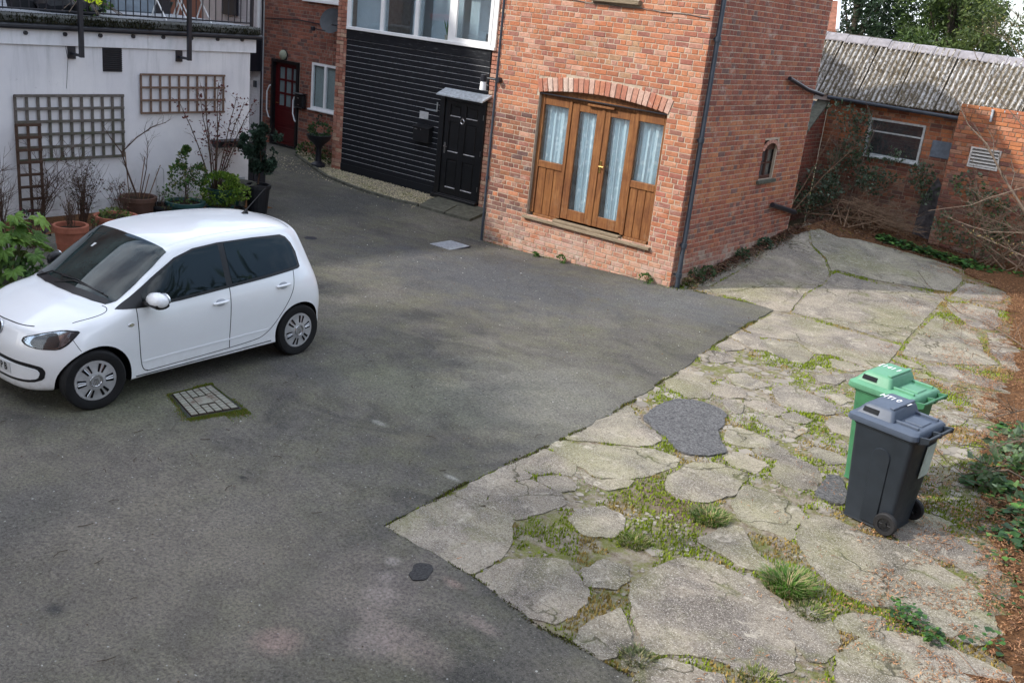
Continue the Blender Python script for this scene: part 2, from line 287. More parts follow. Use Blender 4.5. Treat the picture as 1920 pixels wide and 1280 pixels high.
STEEL = plain('steel', (.45, .45, .46), .3, .5, 1.0); BRASS = plain('brass', (.50, .34, .12), .35, .5, 1.0); GALV = plain('galvanised', (.42, .47, .50), .45, .5, .6, sc=15)
STONE = plain('paving_stone', (.105, .105, .085), .93, .1, var=.4, sc=9, bump=.6); MOSSM = None
DISHM = plain('dish_grey', (.045, .052, .060), .5, .4)
LEAD = plain('pale_lead', (.42, .46, .50), .6, .4, .2, var=.35, sc=18)
# corrugated roof
m = NT('asbestos_roof', .95, .1)
c = m.mix(m.ramp(m.noise(3, 6, .7), [(.35, 0), (.65, 1)]), (.36, .34, .32), (.58, .565, .55))
c = m.mix(m.ramp(m.noise(12, 8, .8, vec=m.sc(m.pos, (1.8, 1, 1)), dist=.6), [(.47, 0), (.53, .92)]), c, (.105, .078, .042))
c = m.mix(m.ramp(m.attr(), [(.42, 0), (.85, .9)]), c, m.mix(m.ramp(m.noise(16, 6, .8), [(.34, 0), (.46, 1)]), c, (.085, .070, .048)))
c = m.mix(m.ramp(m.noise(1.1, 6, .7), [(.55, 0), (.68, .75)]), c, (.12, .09, .045)); m.col(c); m.bump(m.noise(40, 5, .8), .8, .012); ROOFM = m.m
SLATE = plain('slate', (.13, .16, .20), .6, .4, var=.3, sc=8); RIDGE = plain('ridge_tile', (.25, .235, .25), .85, .2, var=.3, sc=7, bump=.4); TILE = plain('red_roof_tile', (.20, .085, .055), .85, .2, var=.4)
def leafm(name, spec=.3, rough=.55, trans=.25):
    m = NT(name, rough, spec); a = m.attr(); m.col(m.mix(m.ramp(m.noise(18, 3, .6), [(.3, 0), (.7, 1)]), m.mix(1, a, (.7, .7, .7), 'MULTIPLY'), m.mix(1, a, (1.25, 1.2, 1.1), 'MULTIPLY')))
    t = m.t; out = t.nodes['Material Output']; tl = m.n('ShaderNodeBsdfTranslucent'); m.l(a, tl.inputs[0]); x = m.n('ShaderNodeMixShader'); x.inputs[0].default_value = trans
    m.l(m.b.outputs[0], x.inputs[1]); m.l(tl.outputs[0], x.inputs[2]); m.l(x.outputs[0], out.inputs[0]); return m.m
LEAF = leafm('leaf'); BARK = plain('bark', (.06, .048, .038), .9, .1, var=.4, sc=20); BARKP = plain('pale_bark', (.15, .115, .09), .9, .1, var=.35, sc=20)
STEM = plain('brown_stem', (.075, .045, .032), .85, .2, var=.35, sc=25); TERRA = plain('terracotta', (.27, .095, .060), .85, .2, var=.25, sc=7); POTB = plain('brown_pot', (.095, .050, .036), .7, .3)
POTG = plain('green_plastic_pot', (.012, .055, .055), .4, .5); POTK = plain('black_plastic_pot', (.010, .011, .014), .5, .4); EARTH = plain('compost', (.028, .020, .014), .98, .1, sc=30)
CHIP = NT('chips', .9, .2); CHIP.col(CHIP.attr()); CHIP = CHIP.m
MOSSM = NT('moss', .95, .1); MOSSM.col(MOSSM.attr()); MOSSM = MOSSM.m
IRON = NT('manhole_iron', .75, .35); IRON.col(IRON.mix(IRON.ramp(IRON.noise(9, 6, .75), [(.48, 0), (.66, 1)]), (.22, .22, .185), (.13, .095, .075))); IRON.bump(IRON.noise(60, 4, .8), .6, .004); IRON = IRON.m
GRATE = plain('pale_grate', (.36, .39, .43), .6, .4, .3, var=.3, sc=20)
SLABS=[
[(-6.83,13.37),(-6.95,13.64),(-7.05,14.33),(-7.54,16.61),(-7.79,18.29),(-8.09,20.06),(-7.74,19.44),(-7.57,18.73),(-6.76,15.59),(-6.71,14.85),(-6.69,13.69)],
[(-6.65,13.68),(-6.66,14.81),(-6.72,15.53),(-7.5,18.61),(-7.57,19.43),(-6.46,17.3),(-6.0,16.88),(-5.64,16.24),(-5.5,15.67),(-5.49,14.88),(-5.26,13.81),(-5.43,13.67),(-6.15,13.82)],
[(-7.56,19.53),(-7.42,20.36),(-6.36,18.6),(-5.9,19.11),(-5.28,19.26),(-4.56,19.11),(-4.11,18.59),(-3.98,18.17),(-3.92,17.24),(-4.56,16.88),(-4.96,16.67),(-5.62,16.55),(-5.65,16.38),(-5.99,16.95),(-6.45,17.38)],
[(-5.58,16.21),(-5.55,16.39),(-4.9,16.47),(-4.49,16.69),(-3.89,17.01),(-3.77,15.7),(-3.59,13.86),(-4.05,13.83),(-4.76,13.85),(-5.0,13.85),(-5.23,13.82),(-5.43,14.88),(-5.45,15.67)],
[(-5.28,12.35),(-5.33,12.92),(-5.38,13.51),(-5.19,13.69),(-4.72,13.7),(-4.0,13.69),(-3.55,13.71),(-3.4,12.57),(-3.49,12.32),(-3.81,12.35),(-4.05,12.38),(-4.2,12.22),(-4.6,12.56),(-4.98,12.24)],
[(-5.24,12.28),(-4.94,12.15),(-4.55,12.44),(-4.19,12.13),(-4.13,11.68),(-4.31,11.64),(-4.58,11.7),(-4.83,11.9)],
[(-3.65,15.42),(-3.55,15.49),(-3.1,15.41),(-2.82,14.92),(-2.66,14.48),(-2.37,14.09),(-2.5,13.91),(-2.85,13.51),(-3.17,13.34),(-3.41,13.34),(-3.5,13.72)],
[(-3.75,16.59),(-3.52,16.8),(-3.11,16.88),(-2.83,16.18),(-2.85,15.67),(-3.13,15.58),(-3.44,15.93),(-3.7,16.33)],
[(-3.9,18.1),(-3.63,18.32),(-3.15,18.28),(-3.17,17.51),(-3.53,17.06),(-3.83,17.05),(-3.88,17.92)],
[(-2.87,15.49),(-2.69,15.66),(-2.36,15.08),(-2.03,14.42),(-1.9,13.8),(-2.32,14.11),(-2.6,14.6)],
[(-3.44,13.14),(-3.12,13.08),(-3.04,12.94),(-3.09,12.86),(-3.38,12.93)],
[(-3.03,12.67),(-2.92,12.76),(-2.83,12.64),(-2.92,12.52),(-3.01,12.56)],
[(-3.39,12.67),(-3.11,12.73),(-3.04,12.51),(-3.23,12.49)],
[(-3.05,13.14),(-2.81,13.36),(-2.36,13.34),(-2.04,13.36),(-1.81,13.36),(-1.86,13.05),(-2.14,12.98),(-2.55,12.92),(-2.92,12.94)],
[(-5.24,11.89),(-5.24,12.25),(-5.02,12.21),(-4.67,11.75),(-4.83,11.65)],
[(-5.21,11.37),(-5.2,11.76),(-5.03,11.7),(-4.9,11.56),(-5.01,11.27)],
[(-5.14,10.82),(-5.11,11.12),(-4.92,11.14),(-4.76,10.99),(-4.84,10.77),(-4.97,10.64)],
[(-4.57,10.45),(-4.49,10.62),(-4.22,10.6),(-4.08,10.58),(-4.16,10.27),(-4.35,10.22)],
[(-4.99,9.66),(-5.02,10.1),(-4.91,10.2),(-4.67,10.09),(-4.47,9.95),(-4.38,9.58),(-4.5,9.37),(-4.78,9.44)],
[(-4.45,9.96),(-4.39,10.15),(-4.19,10.11),(-4.08,9.92),(-4.23,9.75),(-4.35,9.72)],
[(-4.0,10.47),(-3.94,10.76),(-3.61,10.69),(-3.28,10.57),(-3.23,10.29),(-3.43,10.11),(-3.72,10.07)],
[(-4.08,9.95),(-3.94,10.1),(-3.6,9.97),(-3.62,9.73),(-3.81,9.7),(-3.97,9.74)],
[(-4.22,9.68),(-4.08,9.81),(-3.95,9.62),(-3.92,9.4),(-4.09,9.49)],
[(-3.7,9.47),(-3.58,9.65),(-3.28,9.67),(-3.23,9.59),(-3.26,9.33),(-3.54,9.36)],
[(-3.6,9.81),(-3.5,9.98),(-3.32,9.92),(-3.34,9.75),(-3.5,9.69)],
[(-3.78,8.85),(-3.73,9.08),(-3.5,9.07),(-3.29,9.04),(-3.3,8.86),(-3.42,8.71),(-3.62,8.64)],
[(-3.39,8.68),(-3.28,8.98),(-3.13,8.93),(-3.12,8.68),(-3.29,8.64)],
[(-3.51,8.28),(-3.47,8.47),(-3.19,8.5),(-3.14,8.4),(-3.14,8.18),(-3.33,8.16)],
[(-3.97,12.2),(-3.76,12.24),(-3.53,12.23),(-3.64,11.93),(-3.85,11.93)],
[(-3.87,11.4),(-3.71,11.56),(-3.56,11.6),(-3.56,11.31),(-3.75,11.22)],
[(-3.67,11.79),(-3.46,11.96),(-3.41,11.63),(-3.5,11.56)],
[(-3.49,10.84),(-3.37,11.01),(-3.24,10.91),(-3.27,10.69)],
[(-3.17,10.15),(-3.03,10.41),(-2.91,10.17),(-2.83,9.87),(-3.03,9.85),(-3.15,10.02)],
[(-2.99,9.21),(-2.82,9.31),(-2.64,9.26),(-2.63,9.13),(-2.75,8.98),(-2.94,9.12)],
[(-3.12,8.73),(-3.05,8.85),(-2.79,8.8),(-2.67,8.62),(-2.61,8.33),(-2.7,8.23),(-2.91,8.19),(-3.03,8.39)],
[(-3.62,7.41),(-3.66,7.79),(-3.48,8.08),(-3.16,8.09),(-3.13,7.78),(-3.17,7.49),(-3.21,7.25),(-3.35,7.16),(-3.52,7.25)],
[(-4.14,7.77),(-3.97,7.85),(-3.76,7.83),(-3.8,7.64),(-3.75,7.51),(-3.81,7.24),(-3.98,7.29),(-4.11,7.58)],
[(-4.39,8.16),(-4.28,8.23),(-4.13,8.13),(-4.13,7.97),(-4.19,7.85),(-4.37,7.91)],
[(-2.42,11.14),(-2.35,11.58),(-2.11,11.57),(-2.11,11.29),(-2.28,10.98)],
[(-2.27,12.59),(-2.06,12.66),(-1.89,12.5),(-1.97,12.11),(-2.16,12.14)],
[(-4.67,4.88),(-4.7,5.66),(-4.36,5.7),(-4.11,5.73),(-3.89,5.48),(-3.8,5.18),(-3.8,4.89),(-4.18,4.88),(-4.47,4.88)],
[(-4.7,5.7),(-4.76,6.52),(-4.69,6.53),(-4.47,6.44),(-4.56,6.06),(-4.38,5.74)],
[(-4.37,5.75),(-4.53,6.04),(-4.44,6.42),(-4.09,6.4),(-3.99,6.26),(-4.01,6.03),(-4.08,5.82),(-4.2,5.76)],
[(-4.73,6.56),(-4.73,7.02),(-4.59,7.02),(-4.37,6.98),(-4.26,6.81),(-4.48,6.54),(-4.55,6.54)],
[(-4.75,7.08),(-4.72,7.32),(-4.57,7.38),(-4.07,7.86),(-3.77,7.88),(-3.73,7.68),(-3.77,7.48),(-3.84,7.18),(-4.06,6.94),(-4.37,7.03),(-4.59,7.06)],
[(-4.28,6.94),(-4.04,6.89),(-3.82,7.12),(-3.8,6.96),(-3.86,6.78),(-4.07,6.76)],
[(-4.76,7.38),(-4.82,8.18),(-4.81,8.63),(-4.5,8.31),(-4.16,8.17),(-4.09,7.92),(-4.6,7.48)],
[(-4.42,6.51),(-4.26,6.69),(-4.15,6.66),(-4.08,6.56),(-4.12,6.45),(-4.33,6.46)],
[(-3.78,6.12),(-3.81,6.27),(-3.73,6.51),(-3.56,6.5),(-3.41,6.32),(-3.41,6.13),(-3.56,6.02),(-3.69,6.03)],
[(-3.75,4.89),(-3.73,5.24),(-3.64,5.39),(-3.43,5.57),(-3.28,5.45),(-3.12,5.36),(-3.02,5.2),(-2.99,5.03),(-3.04,4.86),(-3.19,4.82),(-3.52,4.83)],
[(-3.27,5.56),(-3.23,5.8),(-3.07,5.84),(-2.98,5.7),(-2.97,5.54),(-3.13,5.4)],
[(-3.61,7.37),(-3.66,7.89),(-3.39,8.1),(-3.14,8.02),(-3.08,7.6),(-3.15,7.31),(-3.3,7.2),(-3.5,7.24)],
[(-2.91,5.64),(-2.9,6.09),(-2.82,6.31),(-2.65,6.37),(-2.37,6.4),(-2.25,6.42),(-2.08,6.34),(-1.94,6.17),(-1.81,5.98),(-1.7,5.77),(-1.67,5.59),(-1.73,5.44),(-1.85,5.38),(-2.01,5.38),(-2.21,5.27),(-2.37,5.08),(-2.58,5.23),(-2.73,5.4)],
[(-2.81,4.82),(-2.85,5.05),(-2.81,5.34),(-2.66,5.21),(-2.53,5.05),(-2.55,4.89),(-2.58,4.78),(-2.73,4.79)],
[(-2.48,4.88),(-2.46,5.05),(-2.34,5.01),(-2.34,4.88),(-2.42,4.83)],
[(-2.24,4.83),(-2.28,5.05),(-2.15,5.11),(-1.98,5.15),(-1.87,5.01),(-2.05,4.6),(-2.22,4.65)],
[(-3.08,7.83),(-2.98,7.89),(-2.69,7.9),(-2.45,7.76),(-2.44,7.58),(-2.36,7.24),(-2.51,7.27),(-2.7,7.23),(-2.81,7.25),(-2.98,7.46)],
[(-2.88,6.63),(-2.83,7.06),(-2.73,7.09),(-2.49,6.82),(-2.28,6.76),(-2.32,6.6),(-2.43,6.56),(-2.62,6.59)],
[(-2.29,7.28),(-2.4,7.55),(-2.37,7.84),(-2.23,7.92),(-1.95,7.83),(-1.71,7.93),(-1.46,7.89),(-1.2,7.75),(-0.96,7.61),(-0.78,7.45),(-0.76,7.13),(-0.8,6.89),(-1.03,6.84),(-1.26,6.93),(-1.34,7.04),(-1.37,6.92),(-1.58,6.8),(-1.73,6.82),(-1.87,6.86),(-2.04,6.99)],
[(-1.93,6.19),(-1.96,6.4),(-1.83,6.47),(-1.7,6.4),(-1.59,6.23),(-1.5,6.04),(-1.51,5.88),(-1.6,5.82),(-1.72,5.91),(-1.83,5.97)],
[(-1.63,6.41),(-1.59,6.59),(-1.41,6.71),(-1.38,6.55),(-1.4,6.37),(-1.49,6.34),(-1.59,6.33)],
[(-1.46,6.01),(-1.43,6.29),(-1.35,6.47),(-1.24,6.63),(-0.99,6.7),(-0.73,6.69),(-0.54,6.66),(-0.41,6.58),(-0.36,6.36),(-1.22,5.47),(-1.41,5.83)],
[(-2.3,5.0),(-2.18,5.09),(-1.96,5.21),(-1.83,5.09),(-1.76,4.9),(-2.14,4.52),(-2.32,4.77)],
[(-1.79,8.08),(-1.6,8.54),(-1.39,8.43),(-1.15,8.37),(-0.96,8.19),(-0.91,7.88),(-1.19,7.95),(-1.42,7.95),(-1.67,7.98)],
[(-1.91,8.45),(-1.81,8.67),(-1.47,8.7),(-1.56,8.35),(-1.77,8.2)]]
PATCHES=[
[(-4.52,8.42),(-4.61,8.9),(-4.55,9.26),(-4.3,9.4),(-4.02,9.33),(-3.89,9.07),(-3.82,8.75),(-3.68,8.55),(-3.52,8.39),(-3.6,8.17),(-3.73,8.06),(-3.87,8.03),(-4.02,8.13),(-4.12,8.22),(-4.31,8.28)],
[(-2.65,8.73),(-2.5,8.79),(-2.27,8.26),(-2.37,8.16),(-2.57,8.2),(-2.58,8.42)],
[(-4.08,4.54),(-4.15,4.67),(-4.07,4.77),(-3.98,4.7),(-3.95,4.57),(-4.01,4.5)]]
ASPH_EDGE=[(-6.91,13.47),(-6.73,13.53),(-6.31,13.61),(-5.9,13.69),(-5.46,13.69),(-5.31,12.14),(-5.19,11.16),(-5.0,9.99),(-4.89,9.04),(-4.83,8.46),(-4.77,7.77),(-4.75,7.2),(-4.75,6.7),(-4.75,6.14),(-4.74,5.71),(-4.72,5.28),(-4.69,4.88),(-4.22,4.88),(-3.76,4.86),(-3.39,4.8),(-3.12,4.75),(-2.77,4.76),(-2.31,4.75),(-1.89,4.74),(-1.49,4.64)]
# ---------------- ground ----------------
def clampf(x, a, b): return max(a, min(b, x))
def gz(x, y):
    r = clampf(.115*(y-13.8), 0, .5)
    k = float(np.interp(x, [-8.5, -7.4, -7.05, -5.4, -4, -2], [0, 0, 1, .5, .3, .2]))
    return r*k-.13*math.exp(-((x+10.8)**2/6+(y-13.2)**2/2.5))
def inpoly(px, py, poly):
    px = np.asarray(px); py = np.asarray(py); r = np.zeros(px.shape, bool); n = len(poly)
    for i in range(n):
        x1, y1 = poly[i]; x2, y2 = poly[(i+1) % n]
        if y1 == y2: continue
        c = ((y1 > py) != (y2 > py)) & (px < (x2-x1)*(py-y1)/(y2-y1)+x1); r ^= c
    return r
def rough_poly(poly, step, amp, rnd, r=.0):
    out = []; n = len(poly)
    for i in range(n):
        a = Vector(poly[i]+(0,)); b = Vector(poly[(i+1) % n]+(0,)); L = (b-a).length; k = max(1, int(L/step)); d = (b-a)/max(L, 1e-6); nn = Vector((-d.y, d.x, 0))
        for j in range(k):
            p = a+(b-a)*(j/k); q = mnoise.noise(Vector((p.x*7+rnd, p.y*7, rnd)))*amp+mnoise.noise(Vector((p.x*23, p.y*23+rnd, 3)))*amp*.5
            p = p+nn*q; out.append((p.x, p.y))
    return out
def grow_poly(poly, d):
    cx = sum(p[0] for p in poly)/len(poly); cy = sum(p[1] for p in poly)/len(poly); o = []
    for x, y in poly: L = math.hypot(x-cx, y-cy); o.append((x+(x-cx)/L*d, y+(y-cy)/L*d))
    return o
def round_poly(poly, it=1, f=.18):
    for _ in range(it):
        o = []; n = len(poly)
        for i in range(n):
            a = poly[i]; b = poly[(i+1) % n]
            o += [(a[0]*(1-f)+b[0]*f, a[1]*(1-f)+b[1]*f), (a[0]*f+b[0]*(1-f), a[1]*f+b[1]*(1-f))]
        poly = o
    return poly
def sheet(poly, grid, zf, thick, bevel=.0):
    """triangulated sheet over a polygon, following the ground, with a skirt"""
    mb = MB(); n = len(poly); xs = [p[0] for p in poly]; ys = [p[1] for p in poly]
    gx, gy = np.meshgrid(np.arange(min(xs)+grid*.5, max(xs), grid), np.arange(min(ys)+grid*.5, max(ys), grid)); gx = gx.ravel(); gy = gy.ravel()
    ok = inpoly(gx, gy, poly); pts = [Vector(p) for p in poly]
    P = np.array(poly)
    for x, y in zip(gx[ok], gy[ok]):
        if np.min((P[:, 0]-x)**2+(P[:, 1]-y)**2) > (grid*.35)**2: pts.append(Vector((x, y)))
    co, ed, fa, *_ = delaunay_2d_cdt(pts, [(i, (i+1) % n) for i in range(n)], [list(range(n))], 1, 1e-5)
    inner = []
    mb.add([(p.x, p.y, zf(p.x, p.y)) for p in co], [tuple(f) for f in fa])
    for f in fa: pass
    k = len(mb.v)
    mb.add([(x, y, zf(x, y)) for x, y in poly]+[(x, y, zf(x, y)-thick) for x, y in poly], [(i, (i+1) % n, n+(i+1) % n, n+i) for i in range(n)])
    return mb
g = MB(); X = sorted(set([-90, -50, -30]+list(np.arange(-24, 4.01, .4))+[6, 9, 20, 50, 90])); Y = sorted(set([-60, -30, -12, -4]+list(np.arange(0, 24.01, .4))+[27, 35, 60, 120]))
zf = lambda x, y: gz(x, y)-.009+.004*mnoise.noise(Vector((x*2, y*2, 0)))
nx = len(X); g.add([(x, y, zf(x, y)) for y in Y for x in X], [(j*nx+i, j*nx+i+1, (j+1)*nx+i+1, (j+1)*nx+i) for j in range(len(Y)-1) for i in range(nx-1)])
g.build('ground', SOIL, kind='structure', smooth=True)
edge = rough_poly([tuple(p) for p in ASPH_EDGE], .07, .03, 3.3)[:-1]
outer = [(2.5, 1.5), (2.5, -4), (-25, -4), (-25, 17), (-17.2, 17), (-17.2, 15.4), (-10.5, 15.4), (-10.5, 13.6), (-7.2, 13.6)]
# drop the closing subdivisions of the edge list
last = ASPH_EDGE[-1]; ii = min(range(len(edge)), key=lambda i: (edge[i][0]-last[0])**2+(edge[i][1]-last[1])**2); edge = edge[:ii+1]
ap = edge+outer
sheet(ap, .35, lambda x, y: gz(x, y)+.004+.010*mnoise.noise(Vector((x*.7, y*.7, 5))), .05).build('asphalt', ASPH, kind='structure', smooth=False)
yard = MB(); yard.box(-3.2, -3.1, 9.0, 9.1, -.09, -.06); yard = bpy.data.objects.new('concrete_paving', None); COL.objects.link(yard); yard['kind'] = 'structure'
SL = []
for i, p in enumerate(SLABS):
    big = len(p) > 9 or i in (4, 6)
    p = grow_poly(p, .026 if i > 13 else .006); q = rough_poly(round_poly(p, 1, .10) if i > 13 else p, .045 if i > 13 else .06, .034 if i > 13 else .016, i*1.7); SL.append(q)
    dz = -.001+.006*random.random(); tx = random.uniform(-.004, .004); ty = random.uniform(-.004, .004); cx = sum(a for a, b in p)/len(p); cy = sum(b for a, b in p)/len(p)
    zf2 = lambda x, y: gz(x, y)+dz+tx*(x-cx)+ty*(y-cy)+.004*mnoise.noise(Vector((x*5, y*5, i)))
    mb = sheet(q, .16 if i > 13 else .3, zf2, .06)
    mb.build('slab', CONC, yard)
def jit(p, a): return (p[0]+random.uniform(-a, a), p[1]+random.uniform(-a, a))
DARKSPOT = plain('dark_asphalt_spot', (.052, .051, .052), .9, .1, var=.5, sc=60, bump=.5)
for i, p in enumerate(PATCHES):
    q = rough_poly(round_poly(p, 2), .05, .03, 50+i); SL.append(q)
    sheet(q, .15, lambda x, y: gz(x, y)+.014+.006*mnoise.noise(Vector((x*6, y*6, 0)))+(.0 if i < 2 else .003), .05).build('patch', PATCH if i < 2 else DARKSPOT, yard)
# small broken bits of concrete between the large pieces
cx0 = [(-5.2, 12.2), (-4.9, 9), (-4.75, 7.2), (-4.7, 5), (-3.8, 4.9), (-3, 4.7), (-.5, 6), (-1.2, 9), (-1.9, 12), (-2.4, 13.4)]
bits = MB(); rs = np.random.RandomState(3); N = 5200
bx = rs.uniform(-5.2, -.9, N); by = rs.uniform(4.7, 13, N); ok = inpoly(bx, by, cx0)
for q in SL: ok &= ~inpoly(bx, by, q)
ok &= ~inpoly(bx, by, ap)
for x, y in zip(bx[ok], by[ok]):
    dens = mnoise.noise(Vector((x*1.3, y*1.3, 9)))
    near = 8 < y < 12.5
    if dens < (-.45 if near else .05): continue
    r = random.uniform(.010, .026)*(1+2.6*(random.random() < (.22 if near else .03))); n = random.choice((5, 6, 7)); a0 = random.random()*6
    z = gz(x, y)-.007+random.uniform(0, .006); v = .75+.5*random.random(); c = (.25*v, .225*v, .19*v)
    ring = [(x+r*random.uniform(.6, 1.3)*math.cos(a0+k*6.283/n), y+r*random.uniform(.7, 1.15)*math.sin(a0+k*6.283/n)) for k in range(n)]
    bits.add([(a, b, z-.03) for a, b in ring]+[(a, b, z) for a, b in ring], [tuple(range(n, 2*n))]+[(k, (k+1) % n, n+(k+1) % n, n+k) for k in range(n)], 0, c)
o = bits.build('concrete_rubble', CHIP, kind='stuff', fix=False)
# moss, grass and loose bits in the joints
moss = MB(); N = 240000
bx = rs.uniform(-7.0, -.4, N); by = rs.uniform(3.6, 19, N); ok = ~inpoly(bx, by, ap) & ~((bx < -5.4) & (by > 14) & (bx < -6.9))
wide = np.zeros(N, bool)
for q in SL: ok &= ~inpoly(bx, by, [(a, b) for a, b in q])
bx = bx[ok]; by = by[ok]
for x, y in zip(bx, by):
    if x > -.5+(-.075)*(y-6)*2.2: continue
    n1 = mnoise.noise(Vector((x*1.6, y*1.6, 2)))+.5*mnoise.noise(Vector((x*6, y*6, 7)))
    if n1 < -.17 or (y > 8.3 and n1 < .12 and random.random() < .75): continue
    h = random.uniform(.008, .022)*(1+max(0, n1)); z = gz(x, y)-.012; a = random.random()*6.28; wd = random.uniform(.005, .012); ca, sa = math.cos(a)*wd, math.sin(a)*wd
    lean = (random.uniform(-.01, .01), random.uniform(-.01, .01)); t = random.random(); br = mnoise.noise(Vector((x*2.2, y*2.2, 30)))
    c = (.13+.14*t, .185+.16*t, .016+.012*t) if br < .16 else (.24+.13*t, .19+.08*t, .06+.03*t)
    moss.add([(x-ca, y-sa, z), (x+ca, y+sa, z), (x+lean[0], y+lean[1], z+h+.012)], [(0, 1, 2)], 0, c)
moss.build('moss_growth', MOSSM, kind='stuff', fix=False)
def tuft(x, y, r, h, n, name='grass_tuft', label=None, col=(.10, .22, .035)):
    mb = MB()
    for i in range(n):
        a = random.random()*6.28; q = r*math.sqrt(random.random()); px, py = x+q*math.cos(a), y+q*math.sin(a); z = gz(px, py)-.018
        L = h*random.uniform(.5, 1.1); o = a+random.uniform(-.7, .7); ln = L*random.uniform(.3, 1.2); w2 = .0035; t = random.uniform(.5, 1.4)
        dx, dy = math.cos(o), math.sin(o); c = (col[0]*t, col[1]*t, col[2]*t) if random.random() < .68 else (.34, .30, .16)
        mb.add([(px-dy*w2, py+dx*w2, z), (px+dy*w2, py-dx*w2, z), (px+dx*ln*.4-dy*w2, py+dy*ln*.4+dx*w2, z+L*.65), (px+dx*ln*.4+dy*w2, py+dy*ln*.4-dx*w2, z+L*.65), (px+dx*ln, py+dy*ln, z+L*.9)], [(0, 1, 3, 2), (2, 3, 4)], 0, c)
    o = mb.build(name, LEAF, fix=False); tag(o, label, 'grass'); return o
tuft(-2.08, 6.54, .17, .12, 1300, label='largest spiky green grass tuft, growing between the big slabs below the bins')
tuft(-3.01, 7.05, .16, .07, 800, label='small bright grass tuft in the bare soil left of the dark wheelie bin', col=(.09, .17, .03))
tuft(-3.23, 6.21, .13, .05, 450, label='low grass patch among yellow moss just above the largest speckled slab', col=(.12, .18, .03))
tuft(-1.82, 6.35, .12, .06, 400, label='flat thin grass patch right beside the largest grass tuft', col=(.12, .17, .04))
tuft(-1.75, 5.35, .13, .05, 400, label='low yellowish grass patch near the bottom edge of the broken concrete', col=(.14, .18, .04))
tuft(-2.42, 4.95, .10, .06, 280, label='thin pale grass by the dark slab corner at the bottom of the yard', col=(.13, .16, .07))
em = MB()
def along(pts, n, wd, cols, h0=.008, h1=.022, zo=-.004):
    for i in range(n):
        k = random.randrange(len(pts)-1); f = random.random(); a_ = pts[k]; b_ = pts[k+1]; x = a_[0]+(b_[0]-a_[0])*f+random.gauss(0, wd); y = a_[1]+(b_[1]-a_[1])*f+random.gauss(0, wd)
        if mnoise.noise(Vector((x*1.7, y*1.7, 11)))+.4*mnoise.noise(Vector((x*8, y*8, 2))) < -.05: continue
        h = random.uniform(h0, h1); z = gz(x, y)+zo; a = random.random()*6.28; ca, sa = math.cos(a)*.008, math.sin(a)*.008; t = random.uniform(.6, 1.3); c = random.choice(cols)
        em.add([(x-ca, y-sa, z), (x+ca, y+sa, z), (x, y, z+h)], [(0, 1, 2)], 0, tuple(v*t for v in c))
EC = [(.13, .17, .02), (.10, .12, .03), (.10, .075, .045), (.07, .055, .04)]
ee = edge[2:-2:2]; along(ee, 9000, .012, EC); along([(-10.8, 13.31), (-9.5, 13.30), (-8, 13.30), (-7.05, 13.31)], 1600, .03, EC+[(.3, .26, .2)]); along([(-6.98, 13.4), (-6.98, 15), (-6.98, 17.3)], 3500, .07, EC[:3]+[(.05, .09, .03)], .01, .04)
along([(-18.3, 15.1), (-17.67, 14.8), (-16.82, 14.42), (-16.0, 14.04), (-15.17, 13.86), (-14.51, 13.76), (-13.74, 13.77), (-13.1, 13.9)], 900, .025, EC[1:]+[(.35, .31, .22)])
em.build('edge_moss', MOSSM, kind='stuff', fix=False)
gb = MB()
bx = rs.uniform(-4.4, -.8, 24000); by = rs.uniform(4.7, 10, 24000); ok = ~inpoly(bx, by, ap)
for q in SL: ok &= ~inpoly(bx, by, q)
for x, y in zip(bx[ok], by[ok]):
    if mnoise.noise(Vector((x*1.4, y*1.4, 21)))+.3*mnoise.noise(Vector((x*5, y*5, 3))) < .16: continue
    z = gz(x, y)-.012; L = random.uniform(.015, .05); a = random.uniform(0, 6.28); l_ = L*random.uniform(.2, .9); dx, dy = math.cos(a), math.sin(a); t = random.uniform(.6, 1.5); c = (.11*t, .20*t, .03*t) if random.random() < .7 else (.33, .28, .15)
    gb.add([(x-dy*.0025, y+dx*.0025, z), (x+dy*.0025, y-dx*.0025, z), (x+dx*l_, y+dy*l_, z+L)], [(0, 1, 2)], 0, c)
gb.build('grass_blades', LEAF, kind='stuff', fix=False)
# kerb strip, gravel and stones in front of the boarded wall
kerb_pts = [(-18.3, 15.2), (-17.67, 14.9), (-16.82, 14.5), (-16.0, 14.12), (-15.17, 13.94), (-14.51, 13.84), (-13.74, 13.85), (-13.1, 13.97)]
kerb = bpy.data.objects.new('kerb', None); COL.objects.link(kerb); kerb['kind'] = 'structure'
for a, b in zip(kerb_pts[:-1], kerb_pts[1:]):
    a = Vector(a+(0,)); b = Vector(b+(0,)); k = max(1, round((b-a).length/.45))
    for j in range(k):
        p = a.lerp(b, (j+.02)/k); q = a.lerp(b, (j+.98)/k); d = (q-p).normalized(); n = Vector((-d.y, d.x, 0))*.07; z = gz(p.x, p.y)
        mb = MB(); mb.prism([p+Vector((0, 0, z-.05)), q+Vector((0, 0, z-.05)), q+Vector((0, 0, z+.05)), p+Vector((0, 0, z+.05))], n); mb.build('kerb_stone', STONE, kerb)
stonep = bpy.data.objects.new('step_paving', None); COL.objects.link(stonep); stonep['kind'] = 'structure'
for pts in ([(-13.07, 13.98), (-12.46, 14.03), (-12.70, 14.66), (-13.34, 14.57)], [(-12.44, 14.03), (-11.86, 14.11), (-12.0, 14.68), (-12.67, 14.66)], [(-13.34, 14.6), (-12.0, 14.7), (-11.95, 14.98), (-13.4, 14.98)]):
    mb = MB(); mb.prism([(x, y, gz(x, y)-.06) for x, y in pts], (0, 0, .115)); o = mb.build('paving_slab', STONE, stonep)
